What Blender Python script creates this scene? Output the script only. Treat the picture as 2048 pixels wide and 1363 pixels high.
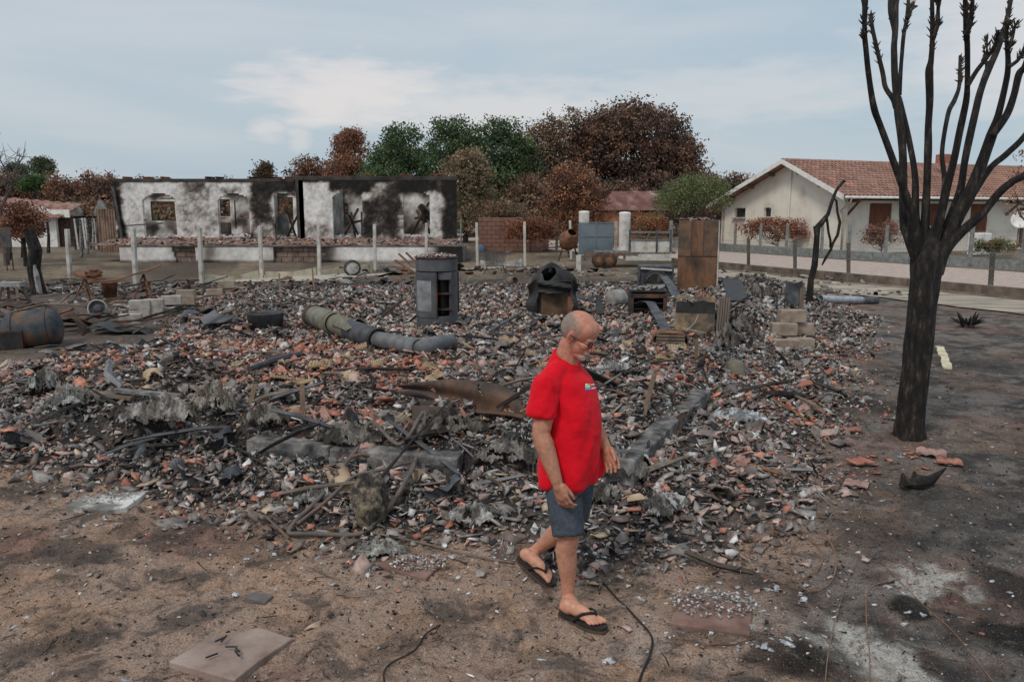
import bpy, bmesh, math, random
import numpy as np
from mathutils import Vector, Matrix, Euler
random.seed(7); rng = np.random.default_rng(7)
for o in list(bpy.data.objects): bpy.data.objects.remove(o)
scene = bpy.context.scene
COL = scene.collection
R = math.radians

# ------------------------------------------------------------------ camera, sky, sun, exposure
F, CX, CY, HOR, CH = 1593.0, 1024.0, 681.5, 425.0, 2.2
PITCH = math.atan((CY-HOR)/F)
cam = bpy.data.cameras.new('camera'); camo = bpy.data.objects.new('camera', cam); COL.objects.link(camo)
cam.sensor_width = 36; cam.sensor_fit = 'HORIZONTAL'; cam.lens = F/2048*36
cam.clip_start = 0.05; cam.clip_end = 3000
camo.location = (0, 0, CH); camo.rotation_euler = (math.pi/2-PITCH, 0, 0)
scene.camera = camo

SUN_EL, SUN_AZ = R(52), R(215)       # azimuth clockwise from +Y: high, behind the camera to the left
world = bpy.data.worlds.new('World'); scene.world = world; world.use_nodes = True
wn, wl = world.node_tree.nodes, world.node_tree.links
for n in list(wn): wn.remove(n)
def N(t, **k):
    n = wn.new(t)
    for a, b in k.items(): setattr(n, a, b)
    return n
wout = N('ShaderNodeOutputWorld'); bg = N('ShaderNodeBackground'); bg.inputs['Strength'].default_value = 0.1
sky = N('ShaderNodeTexSky'); sky.sky_type = 'NISHITA'; sky.sun_disc = False
sky.sun_elevation = SUN_EL; sky.sun_rotation = SUN_AZ; sky.air_density = 1.3; sky.dust_density = 3.0
tc = N('ShaderNodeTexCoord')
# cloud layer: the direction is flattened towards the horizon so that the streaks lie level
mp = N('ShaderNodeMapping'); mp.inputs['Scale'].default_value = (1.0, 1.0, 4.2); mp.inputs['Location'].default_value = (0.3, 0.15, 0.0)
wl.new(tc.outputs['Generated'], mp.inputs[0])
n1 = N('ShaderNodeTexNoise'); n1.inputs['Scale'].default_value = 1.9; n1.inputs['Detail'].default_value = 6; n1.inputs['Roughness'].default_value = 0.52; n1.inputs['Distortion'].default_value = 0.5
wl.new(mp.outputs[0], n1.inputs['Vector'])
r1 = N('ShaderNodeValToRGB'); r1.color_ramp.elements[0].position = 0.40; r1.color_ramp.elements[1].position = 0.68
wl.new(n1.outputs['Fac'], r1.inputs[0])
# one bright bank of cloud above the far trees
def dirv(px, py):
    v = Vector(((px-CX)/F, math.cos(PITCH)-(CY-py)/F*-math.sin(PITCH), -math.sin(PITCH)+(CY-py)/F*math.cos(PITCH))); return v.normalized()
banks = []
for (px, py, sx, sz, a) in ((690, 185, 0.15, 0.05, 1.0), (540, 262, 0.035, 0.02, 0.7), (600, 275, 0.02, 0.025, 0.6), (1000, 225, 0.25, 0.05, 0.75), (1500, 190, 0.25, 0.045, 0.5), (2040, 60, 0.16, 0.10, 0.7)):
    d = dirv(px, py)
    sub = N('ShaderNodeVectorMath', operation='SUBTRACT'); sub.inputs[1].default_value = d; wl.new(tc.outputs['Generated'], sub.inputs[0])
    mul = N('ShaderNodeVectorMath', operation='MULTIPLY'); mul.inputs[1].default_value = (1/sx, 1/sx, 1/sz); wl.new(sub.outputs[0], mul.inputs[0])
    n2 = N('ShaderNodeTexNoise'); n2.inputs['Scale'].default_value = 14; n2.inputs['Detail'].default_value = 7; wl.new(mp.outputs[0], n2.inputs['Vector'])
    sc = N('ShaderNodeVectorMath', operation='SCALE'); sc.inputs['Scale'].default_value = 1.5
    cn = N('ShaderNodeVectorMath', operation='SUBTRACT'); cn.inputs[1].default_value = (0.5, 0.5, 0.5); wl.new(n2.outputs['Color'], cn.inputs[0]); wl.new(cn.outputs[0], sc.inputs[0])
    ad = N('ShaderNodeVectorMath', operation='ADD'); wl.new(mul.outputs[0], ad.inputs[0]); wl.new(sc.outputs[0], ad.inputs[1])
    ln = N('ShaderNodeVectorMath', operation='LENGTH'); wl.new(ad.outputs[0], ln.inputs[0])
    mr = N('ShaderNodeMapRange', interpolation_type='SMOOTHSTEP'); mr.inputs[1].default_value = 1.2; mr.inputs[2].default_value = 0.25; mr.inputs[4].default_value = a
    wl.new(ln.outputs['Value'], mr.inputs[0]); banks.append(mr)
acc = r1.outputs[0]
mm = N('ShaderNodeMath', operation='MULTIPLY'); wl.new(acc, mm.inputs[0]); mm.inputs[1].default_value = 0.45; acc = mm.outputs[0]
for b in banks:
    mx = N('ShaderNodeMath', operation='MAXIMUM'); wl.new(acc, mx.inputs[0]); wl.new(b.outputs[0], mx.inputs[1]); acc = mx.outputs[0]
cm = N('ShaderNodeMixRGB'); cm.inputs[1].default_value = (4.35, 5.4, 6.25, 1); cm.inputs[2].default_value = (7.55, 7.25, 7.2, 1)
wl.new(acc, cm.inputs[0])
fm = N('ShaderNodeMixRGB'); fm.inputs[0].default_value = 0.86; wl.new(sky.outputs[0], fm.inputs[1]); wl.new(cm.outputs[0], fm.inputs[2])
wl.new(fm.outputs[0], bg.inputs[0]); wl.new(bg.outputs[0], wout.inputs[0])

sl = bpy.data.lights.new('sun', 'SUN'); sl.energy = 1.4; sl.angle = R(14); sl.color = (1.0, 0.95, 0.88)
slo = bpy.data.objects.new('sun', sl); COL.objects.link(slo)
slo.rotation_euler = (math.pi/2-SUN_EL, 0, math.pi-SUN_AZ+0.0)
sd = Vector((math.sin(SUN_AZ)*math.cos(SUN_EL), math.cos(SUN_AZ)*math.cos(SUN_EL), math.sin(SUN_EL)))
slo.rotation_euler = sd.to_track_quat('Z', 'Y').to_euler(); slo.location = (-10, -10, 30)
vs = scene.view_settings; vs.view_transform = 'Standard'; vs.look = 'None'; vs.gamma = 1; vs.exposure = 0.06; vs.use_curve_mapping = False

# ------------------------------------------------------------------ pixel -> place
cp, sp = math.cos(PITCH), math.sin(PITCH)
def ray(px, py):
    r, u = (px-CX)/F, (CY-py)/F
    return Vector((r, cp+u*sp, -sp+u*cp))
def G(px, py, z=0.0):
    d = ray(px, py); t = (z-CH)/d.z
    return Vector((d.x*t, d.y*t, z))
def D(px, py, dist):
    d = ray(px, py); t = dist/d.y
    return Vector((d.x*t, dist, CH+d.z*t))
def topix(x, y, z):
    zz = z-CH; a = y*cp-zz*sp; b = y*sp+zz*cp
    return CX+F*x/a, CY-F*b/a

# ------------------------------------------------------------------ numpy noise
_perm = np.random.default_rng(3).random((256, 256))
def vnoise(x, y):
    xi = np.floor(x).astype(int); yi = np.floor(y).astype(int); fx = x-xi; fy = y-yi
    fx = fx*fx*(3-2*fx); fy = fy*fy*(3-2*fy)
    g = lambda a, b: _perm[a & 255, b & 255]
    return (g(xi, yi)*(1-fx)+g(xi+1, yi)*fx)*(1-fy)+(g(xi, yi+1)*(1-fx)+g(xi+1, yi+1)*fx)*fy
def fbm(x, y, o=4, s=1.0, gain=0.5):
    x = np.asarray(x, float)*s; y = np.asarray(y, float)*s; x, y = x*.88-y*.475, x*.475+y*.88; a = 1; t = 0; n = 0
    for i in range(o):
        t = t+a*vnoise(x+i*17.3, y-i*9.1); n += a; a *= gain; x, y = (x*.8-y*.6)*2.03, (x*.6+y*.8)*2.03
    return t/n
def sst(a, b, x):
    t = np.clip((x-a)/(b-a), 0, 1); return t*t*(3-2*t)
def polydist(x, y, poly):      # >0 inside
    x = np.asarray(x, float); y = np.asarray(y, float)
    dm = np.full(x.shape, 1e9); ins = np.zeros(x.shape, bool); n = len(poly)
    for i in range(n):
        ax, ay = poly[i]; bx, by = poly[(i+1) % n]
        dx, dy = bx-ax, by-ay; L = dx*dx+dy*dy
        t = np.clip(((x-ax)*dx+(y-ay)*dy)/L, 0, 1)
        dm = np.minimum(dm, np.hypot(x-ax-t*dx, y-ay-t*dy))
        c = ((ay > y) != (by > y)); 
        with np.errstate(divide='ignore', invalid='ignore'):
            ins ^= c & (x < (bx-ax)*(y-ay)/(by-ay if by != ay else 1e-9)+ax)
    return np.where(ins, dm, -dm)

# ------------------------------------------------------------------ colours and materials
def lin(c):
    c = c/255.0
    return c/12.92 if c <= 0.04045 else ((c+0.055)/1.055)**2.4
KA = 1.30
def C(r, g, b, k=1.0):
    return tuple(min(0.85, lin(v)*KA*k) for v in (r, g, b))
def C4(r, g, b, k=1.0): return C(r, g, b, k)+(1.0,)
_m = {}
def _base(name):
    m = bpy.data.materials.new(name); m.use_nodes = True
    nt = m.node_tree; b = nt.nodes['Principled BSDF']
    return m, nt, b
def _bump(nt, b, scale, strength, dist=0.02, coord=None):
    n = nt.nodes.new('ShaderNodeTexNoise'); n.inputs['Scale'].default_value = scale; n.inputs['Detail'].default_value = 6; n.inputs['Roughness'].default_value = 0.65
    if coord: nt.links.new(coord, n.inputs['Vector'])
    bu = nt.nodes.new('ShaderNodeBump'); bu.inputs['Strength'].default_value = strength; bu.inputs['Distance'].default_value = dist
    nt.links.new(n.outputs['Fac'], bu.inputs['Height']); nt.links.new(bu.outputs[0], b.inputs['Normal'])
def nmat(name, cols, scale=4, rough=0.85, bump=0.4, bscale=30, metal=0.0, detail=6, stretch=(1, 1, 1), spec=0.3, bdist=0.01, obj=False):
    """noise-mottled material; cols = [(position, (r,g,b) sRGB)]"""
    if name in _m: return _m[name]
    m, nt, b = _base(name)
    if obj:
        co = nt.nodes.new('ShaderNodeTexCoord').outputs['Object']
    else:
        co = nt.nodes.new('ShaderNodeNewGeometry').outputs['Position']
    mp = nt.nodes.new('ShaderNodeMapping'); mp.inputs['Scale'].default_value = stretch; nt.links.new(co, mp.inputs[0])
    n = nt.nodes.new('ShaderNodeTexNoise'); n.inputs['Scale'].default_value = scale; n.inputs['Detail'].default_value = detail; n.inputs['Roughness'].default_value = 0.62
    nt.links.new(mp.outputs[0], n.inputs['Vector'])
    r = nt.nodes.new('ShaderNodeValToRGB'); e = r.color_ramp.elements
    while len(e) < len(cols): e.new(0.5)
    for i, (p, c) in enumerate(cols): e[i].position = p; e[i].color = C4(*c)
    nt.links.new(n.outputs['Fac'], r.inputs[0]); nt.links.new(r.outputs[0], b.inputs['Base Color'])
    b.inputs['Roughness'].default_value = rough; b.inputs['Metallic'].default_value = metal; b.inputs['Specular IOR Level'].default_value = spec
    if bump: _bump(nt, b, bscale, bump, bdist, mp.outputs[0])
    _m[name] = m; return m
def vcmat(name, rough=0.9, var=0.35, vscale=18, bump=0.4, bscale=60, spec=0.25, bdist=0.01, trans=0.0):
    """colour from the mesh's Col attribute, broken up by noise"""
    if name in _m: return _m[name]
    m, nt, b = _base(name)
    a = nt.nodes.new('ShaderNodeAttribute'); a.attribute_name = 'Col'
    co = nt.nodes.new('ShaderNodeNewGeometry').outputs['Position']
    n = nt.nodes.new('ShaderNodeTexNoise'); n.inputs['Scale'].default_value = vscale; n.inputs['Detail'].default_value = 5; nt.links.new(co, n.inputs['Vector'])
    mr = nt.nodes.new('ShaderNodeMapRange'); mr.inputs[1].default_value = 0.3; mr.inputs[2].default_value = 0.7; mr.inputs[3].default_value = 1-var; mr.inputs[4].default_value = 1+var
    nt.links.new(n.outputs['Fac'], mr.inputs[0])
    mx = nt.nodes.new('ShaderNodeVectorMath'); mx.operation = 'SCALE'
    nt.links.new(a.outputs['Color'], mx.inputs[0]); nt.links.new(mr.outputs[0], mx.inputs['Scale']); nt.links.new(mx.outputs[0], b.inputs['Base Color'])
    b.inputs['Roughness'].default_value = rough; b.inputs['Specular IOR Level'].default_value = spec
    if bump: _bump(nt, b, bscale, bump, bdist, co)
    if trans:
        tr = nt.nodes.new('ShaderNodeBsdfTranslucent'); nt.links.new(mx.outputs[0], tr.inputs[0])
        ms = nt.nodes.new('ShaderNodeMixShader'); ms.inputs[0].default_value = trans
        nt.links.new(b.outputs[0], ms.inputs[1]); nt.links.new(tr.outputs[0], ms.inputs[2]); nt.links.new(ms.outputs[0], nt.nodes['Material Output'].inputs[0])
    _m[name] = m; return m

M = {}
M['char'] = nmat('charred_wood', [(0.3, (22, 20, 19)), (0.55, (46, 42, 39)), (0.75, (82, 76, 72))], 9, 0.8, 0.8, 40, stretch=(1, 1, 0.35))
M['bark'] = nmat('charred_bark', [(0.34, (14, 12, 11)), (0.52, (32, 27, 24)), (0.64, (58, 49, 43)), (0.76, (116, 102, 92))], 22, 0.75, 1.0, 45, stretch=(1, 1, 0.3), spec=0.35, bdist=0.02)
M['rust'] = nmat('rusty_steel', [(0.3, (60, 44, 38)), (0.5, (104, 72, 54)), (0.62, (128, 90, 68)), (0.78, (84, 66, 58))], 5, 0.85, 0.35, 40)
M['darkrust'] = nmat('dark_rust', [(0.3, (40, 33, 30)), (0.5, (66, 52, 45)), (0.7, (98, 68, 50))], 6, 0.8, 0.4, 40)
M['sootmetal'] = nmat('sooted_metal', [(0.3, (40, 40, 42)), (0.55, (70, 70, 73)), (0.75, (105, 102, 100))], 5, 0.6, 0.25, 50, spec=0.4)
M['blackmetal'] = nmat('blackened_metal', [(0.3, (24, 23, 23)), (0.6, (48, 46, 45)), (0.8, (70, 62, 55))], 6, 0.6, 0.35, 40, spec=0.4)
M['concrete'] = nmat('weathered_concrete', [(0.3, (96, 92, 90)), (0.5, (138, 134, 130)), (0.7, (165, 160, 154))], 5, 0.92, 0.4, 60)
M['sootconcrete'] = nmat('sooty_concrete', [(0.32, (40, 38, 38)), (0.46, (88, 85, 83)), (0.56, (112, 108, 105)), (0.7, (150, 146, 142))], 6.5, 0.95, 0.9, 40, bdist=.02)
M['paleconcrete'] = nmat('pale_concrete', [(0.25, (118, 112, 106)), (0.5, (170, 164, 156)), (0.75, (195, 190, 182))], 4, 0.92, 0.4, 60)
M['cream'] = nmat('cream_panel', [(0.3, (128, 118, 100)), (0.5, (172, 160, 138)), (0.75, (190, 180, 160))], 3, 0.92, 0.3, 50)
M['wood'] = nmat('weathered_wood', [(0.3, (80, 71, 63)), (0.55, (112, 99, 88)), (0.75, (138, 124, 111))], 6, 0.9, 0.5, 40, stretch=(1, 1, 0.2))
M['tilered'] = nmat('tile_red', [(0.3, (112, 72, 60)), (0.55, (146, 96, 80)), (0.75, (172, 128, 110))], 7, 0.9, 0.4, 50)
M['tilebeige'] = nmat('tile_beige', [(0.3, (134, 112, 92)), (0.55, (160, 138, 114)), (0.75, (178, 160, 138))], 8, 0.9, 0.4, 50)
M['tilegrey'] = nmat('tile_grey', [(0.3, (66, 60, 58)), (0.55, (100, 92, 88)), (0.75, (128, 118, 112))], 8, 0.85, 0.4, 50)
M['tilepink'] = nmat('tile_pink', [(0.3, (118, 88, 80)), (0.55, (158, 126, 116)), (0.75, (186, 160, 150))], 8, 0.9, 0.4, 50)
M['white'] = nmat('white_plaster', [(0.25, (165, 160, 155)), (0.5, (205, 200, 194)), (0.8, (216, 212, 206))], 3, 0.9, 0.2, 60)
M['ash'] = nmat('grey_ash', [(0.3, (110, 108, 106)), (0.55, (160, 158, 156)), (0.75, (196, 194, 190))], 9, 0.95, 0.6, 60)
VC = vcmat('mottled', 0.92, 0.3, 14)
VCF = vcmat('fine_mottled', 0.9, 0.22, 30, 0.3, 90)

def soilmat(name):
    m, nt, b = _base(name); L = nt.links
    a = nt.nodes.new('ShaderNodeAttribute'); a.attribute_name = 'Col'
    co = nt.nodes.new('ShaderNodeNewGeometry').outputs['Position']
    def noise(scale, detail, rough, dist=0.0):
        n = nt.nodes.new('ShaderNodeTexNoise'); n.inputs['Scale'].default_value = scale; n.inputs['Detail'].default_value = detail; n.inputs['Roughness'].default_value = rough; n.inputs['Distortion'].default_value = dist
        L.new(co, n.inputs['Vector']); return n.outputs['Fac']
    def rng_(x, a0, a1, b0, b1):
        r = nt.nodes.new('ShaderNodeMapRange'); r.inputs[1].default_value = a0; r.inputs[2].default_value = a1; r.inputs[3].default_value = b0; r.inputs[4].default_value = b1; L.new(x, r.inputs[0]); return r.outputs[0]
    def mix(f, c1, c2):
        x = nt.nodes.new('ShaderNodeMixRGB'); L.new(f, x.inputs[0])
        for k, c in ((1, c1), (2, c2)):
            if isinstance(c, tuple): x.inputs[k].default_value = c
            else: L.new(c, x.inputs[k])
        return x.outputs[0]
    c = a.outputs['Color']
    sc = nt.nodes.new('ShaderNodeVectorMath'); sc.operation = 'SCALE'; L.new(c, sc.inputs[0]); L.new(rng_(noise(95, 8, .85), .40, .60, .5, 1.48), sc.inputs['Scale']); c = sc.outputs[0]
    c = mix(rng_(noise(3.2, 12, .72, .6), .49, .60, 0, .72), c, C4(62, 58, 56))          # soot
    c = mix(rng_(noise(11, 10, .78, .8), .56, .63, 0, .85), c, C4(34, 32, 31)); c = mix(rng_(noise(34, 8, .85, .5), .545, .60, 0, .75), c, C4(48, 45, 43))            # char flecks
    c = mix(rng_(noise(5.5, 10, .7, .3), .58, .70, 0, .55), c, C4(150, 136, 124))          # grey ash dust
    c = mix(rng_(noise(150, 3, .6), .64, .70, 0, .85), c, C4(190, 182, 172))                # pale grit
    L.new(c, b.inputs['Base Color']); b.inputs['Roughness'].default_value = .97; b.inputs['Specular IOR Level'].default_value = .12
    bu = nt.nodes.new('ShaderNodeBump'); bu.inputs['Strength'].default_value = 1.0; bu.inputs['Distance'].default_value = .022; L.new(noise(42, 8, .72), bu.inputs['Height'])
    bu2 = nt.nodes.new('ShaderNodeBump'); bu2.inputs['Strength'].default_value = .8; bu2.inputs['Distance'].default_value = .05; L.new(noise(9, 5, .6), bu2.inputs['Height']); L.new(bu2.outputs[0], bu.inputs['Normal']); L.new(bu.outputs[0], b.inputs['Normal'])
    return m
# ------------------------------------------------------------------ mesh builder
class MB:
    def __init__(s): s.v = []; s.f = []; s.c = []
    def raw(s, vs, fs, col=None):
        o = len(s.v); s.v += [tuple(p) for p in vs]; s.f += [tuple(i+o for i in f) for f in fs]
        if col is not None or s.c:
            while len(s.c) < o: s.c.append((0.5, 0.5, 0.5))
            s.c += [col if col is not None else (0.5, 0.5, 0.5)]*len(vs)
        return s
    def box(s, c, size, rot=None, col=None):
        hx, hy, hz = size[0]/2, size[1]/2, size[2]/2; c = Vector(c)
        P = [Vector((x, y, z)) for z in (-hz, hz) for x, y in ((-hx, -hy), (hx, -hy), (hx, hy), (-hx, hy))]
        if rot is not None: P = [rot @ p for p in P]
        return s.raw([p+c for p in P], [(3, 2, 1, 0), (4, 5, 6, 7), (0, 1, 5, 4), (1, 2, 6, 5), (2, 3, 7, 6), (3, 0, 4, 7)], col)
    def bar(s, a, b, w, h=None, col=None, up=(0, 0, 1)):
        a, b = Vector(a), Vector(b); h = h or w; d = b-a; L = d.length; z = d.normalized(); u = Vector(up)
        if abs(z.dot(u)) > 0.98: u = Vector((1, 0, 0))
        x = u.cross(z).normalized(); y = z.cross(x)
        m = Matrix((x, y, z)).transposed()
        return s.box((a+b)/2, (w, h, L), m, col)
    def tube(s, pts, rs, n=8, cap=True, col=None, wob=0.0, flat=1.0):
        pts = [Vector(p) for p in pts]; k = len(pts)
        if not hasattr(rs, '__len__'): rs = [rs]*k
        vs = []; fs = []; prev = None
        for i, p in enumerate(pts):
            t = (pts[min(i+1, k-1)]-pts[max(i-1, 0)])
            t = t.normalized() if t.length > 1e-9 else Vector((0, 0, 1))
            if prev is None:
                u = Vector((1, 0, 0)) if abs(t.x) < 0.8 else Vector((0, 1, 0))
            else: u = prev
            x = (u-t*u.dot(t)).normalized(); y = t.cross(x); prev = x
            for j in range(n):
                a = 2*math.pi*j/n; r = rs[i]*(1+wob*(random.random()-0.5)*2)
                vs.append(p+x*math.cos(a)*r+y*math.sin(a)*r*flat)
        for i in range(k-1):
            for j in range(n):
                fs.append((i*n+j, i*n+(j+1) % n, (i+1)*n+(j+1) % n, (i+1)*n+j))
        if cap: fs.append(tuple(range(n-1, -1, -1))); fs.append(tuple((k-1)*n+j for j in range(n)))
        return s.raw(vs, fs, col)
    def prism(s, poly, a, b, axis='z', col=None):
        n = len(poly)
        def P(p, h): return {'z': (p[0], p[1], h), 'y': (p[0], h, p[1]), 'x': (h, p[0], p[1])}[axis]
        vs = [P(p, a) for p in poly]+[P(p, b) for p in poly]
        fs = [tuple(range(n-1, -1, -1)), tuple(range(n, 2*n))]+[(i, (i+1) % n, n+(i+1) % n, n+i) for i in range(n)]
        return s.raw(vs, fs, col)
    def lathe(s, prof, n=20, c=(0, 0, 0), a0=0, a1=2*math.pi, rot=None, col=None):
        full = abs(a1-a0-2*math.pi) < 1e-6; m = n if full else n+1; vs = []; fs = []
        for r, z in prof:
            for j in range(m):
                a = a0+(a1-a0)*j/n; p = Vector((r*math.cos(a), r*math.sin(a), z))
                if rot is not None: p = rot @ p
                vs.append(p+Vector(c))
        for i in range(len(prof)-1):
            for j in range(n):
                k = (j+1) % m; fs.append((i*m+j, i*m+k, (i+1)*m+k, (i+1)*m+j))
        return s.raw(vs, fs, col)
    def grid(s, fn, nu, nv, col=None, skip=None):
        vs = [fn(i/nu, j/nv) for j in range(nv+1) for i in range(nu+1)]
        fs = [(j*(nu+1)+i, j*(nu+1)+i+1, (j+1)*(nu+1)+i+1, (j+1)*(nu+1)+i) for j in range(nv) for i in range(nu) if not (skip and skip((i+.5)/nu, (j+.5)/nv))]
        return s.raw(vs, fs, col)
    def build(s, name, mat, parent=None, loc=(0, 0, 0), rot=None, smooth=False, bevel=0, solid=0, colors=None):
        me = bpy.data.meshes.new(name); me.from_pydata(s.v, [], s.f); 
        cc = colors if colors is not None else (s.c if s.c else None)
        if cc is not None:
            at = me.color_attributes.new('Col', 'FLOAT_COLOR', 'POINT')
            a = np.ones((len(s.v), 4), np.float32); a[:, :3] = np.asarray(cc, np.float32)[:len(s.v)]
            at.data.foreach_set('color', a.ravel())
        me.materials.append(mat); me.update()
        if smooth: me.polygons.foreach_set('use_smooth', [True]*len(me.polygons))
        return link(name, me, parent, loc, rot, bevel, solid)
def link(name, me, parent=None, loc=(0, 0, 0), rot=None, bevel=0, solid=0):
    o = bpy.data.objects.new(name, me); COL.objects.link(o); o.location = loc
    if rot is not None: o.rotation_euler = rot
    if parent is not None: o.parent = parent
    if solid:
        m = o.modifiers.new('solid', 'SOLIDIFY'); m.thickness = solid; m.offset = 0
    if bevel:
        m = o.modifiers.new('bevel', 'BEVEL'); m.width = bevel; m.segments = 2; m.limit_method = 'ANGLE'
    return o
def npmesh(name, V, quads, cols, mat, tris=False):
    """numpy mesh; quads (n,4) or (n,3)"""
    me = bpy.data.meshes.new(name); k = quads.shape[1]
    me.vertices.add(len(V)); me.vertices.foreach_set('co', np.asarray(V, np.float32).ravel())
    me.loops.add(quads.size); me.loops.foreach_set('vertex_index', quads.astype(np.int32).ravel())
    me.polygons.add(len(quads)); me.polygons.foreach_set('loop_start', np.arange(0, quads.size, k, dtype=np.int32))
    if cols is not None:
        at = me.color_attributes.new('Col', 'FLOAT_COLOR', 'POINT'); a = np.ones((len(V), 4), np.float32); a[:, :3] = cols
        at.data.foreach_set('color', a.ravel())
    me.materials.append(mat); me.update(calc_edges=True); me.validate(); return me
def tag(o, label, cat, group=None, kind=None):
    if label: o['label'] = label
    if cat: o['category'] = cat
    if group: o['group'] = group
    if kind: o['kind'] = kind
    return o
def thing(name, label, cat, loc=(0, 0, 0), rotz=0, group=None):
    o = bpy.data.objects.new(name, None); COL.objects.link(o); o.empty_display_size = 0.1
    o.location = loc; o.rotation_euler = (0, 0, rotz); return tag(o, label, cat, group)
def dup(root, loc, rotz=None, label=None, group=None, scale=None):
    r = root.copy(); COL.objects.link(r); r.location = loc
    if rotz is not None: r.rotation_euler = (0, 0, rotz)
    if scale is not None: r.scale = scale if hasattr(scale, '__len__') else (scale,)*3
    if label: r['label'] = label
    if group: r['group'] = group
    for ch in list(root.children):
        c = ch.copy(); COL.objects.link(c); c.parent = r
        for g in list(ch.children):
            d = g.copy(); COL.objects.link(d); d.parent = c
    return r
def rotm(rx=0, ry=0, rz=0): return Euler((rx, ry, rz)).to_matrix()

# ------------------------------------------------------------------ ground height
DEB = [tuple(G(*p)[:2]) for p in ((-500, 925), (0, 955), (200, 985), (350, 1010), (560, 1058), (740, 1105), (1000, 1125), (1200, 1150), (1380, 1130), (1500, 1100), (1590, 1040), (1630, 960), (1670, 850), (1690, 760), (1740, 690), (1760, 640), (1650, 612), (1620, 575), (1450, 560), (1200, 548), (1000, 540), (800, 548), (640, 565), (520, 580), (400, 600), (360, 640), (320, 690), (120, 725), (-500, 770))]
SZ = 0.38
SLAB_A, SLAB_R, SLAB_L = G(1245, 905, SZ), G(1587, 600, SZ), G(30, 819, SZ)
SLAB = [tuple(p[:2]) for p in (SLAB_A, SLAB_R, G(1200, 562, SZ), G(640, 580, SZ), G(430, 615, SZ), G(200, 740, SZ), SLAB_L)]
BUMPS = [(G(1500, 610), 0.50, 1.1), (G(1470, 690), 0.36, 0.8), (G(1590, 600), 0.2, 1.0), (G(120, 800), 0.22, 0.55), (G(390, 845), 0.22, 0.5), (G(1290, 870), 0.16, 0.4), (G(960, 830), 0.12, 0.5), (G(1100, 640), 0.15, 1.2), (G(680, 640), 0.12, 1.4), (G(1000, 1050), 0.08, 0.5), (G(560, 880), 0.12, 0.4), (G(910, 912), 0.13, 0.4), (G(1060, 925), 0.15, 0.35), (G(1330, 850), 0.10, 0.25), (G(300, 850), 0.15, 0.5), (G(1400, 780), 0.08, 0.3)]
def debris_amt(x, y):
    return polydist(x, y, DEB)+(fbm(x, y, 4, 1.6)-0.5)*0.9
def hgt(x, y):
    x = np.asarray(x, float); y = np.asarray(y, float); sh = x.shape; x = np.atleast_1d(x); y = np.atleast_1d(y)
    near = 1-sst(14, 26, y)
    nn = 1-sst(7, 12, y)
    z = (fbm(x, y, 3, 0.8)-0.5)*0.08*near+(fbm(x+9, y, 3, 4.0)-0.5)*0.045*near+(fbm(x-4, y+2, 3, 13.0)-0.5)*0.032*nn+(fbm(x+1, y+8, 2, 33.0)-0.5)*0.012*nn
    dd = polydist(x, y, DEB); s = polydist(x, y, SLAB)
    z = z+sst(-0.1, 1.2, dd)*(0.15+(fbm(x, y, 4, 1.7)-0.45)*0.20)+sst(0.0, 0.4, dd)*(fbm(x, y+5, 3, 7.0)-0.5)*0.07
    z = z+sst(-0.02, 0.18, s)*0.20
    for b, a, r in BUMPS:
        z = z+a*np.exp(-((x-b.x)**2+(y-b.y)**2)/(r*r))
    return z.reshape(sh)
HX0, HX1, HY0, HY1, HST = -15.0, 21.0, 1.0, 38.0, 0.05
_hx = np.arange(HX0, HX1+HST, HST); _hy = np.arange(HY0, HY1+HST, HST)
_hg = hgt(*np.meshgrid(_hx, _hy))
def H(x, y):
    if not (HX0 <= x < HX1-HST and HY0 <= y < HY1-HST): return float(hgt(np.array([x]), np.array([y]))[0])
    u = (x-HX0)/HST; v = (y-HY0)/HST; i = int(u); j = int(v); u -= i; v -= j
    return float((_hg[j, i]*(1-u)+_hg[j, i+1]*u)*(1-v)+(_hg[j+1, i]*(1-u)+_hg[j+1, i+1]*u)*v)
def onG(px, py, it=5):
    """the ground point seen at a pixel"""
    z = 0.0
    for i in range(it):
        p = G(px, py, z); z = 0.5*z+0.5*H(p.x, p.y) if i else H(p.x, p.y)
    p = G(px, py, z); return Vector((p.x, p.y, H(p.x, p.y)))
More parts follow.
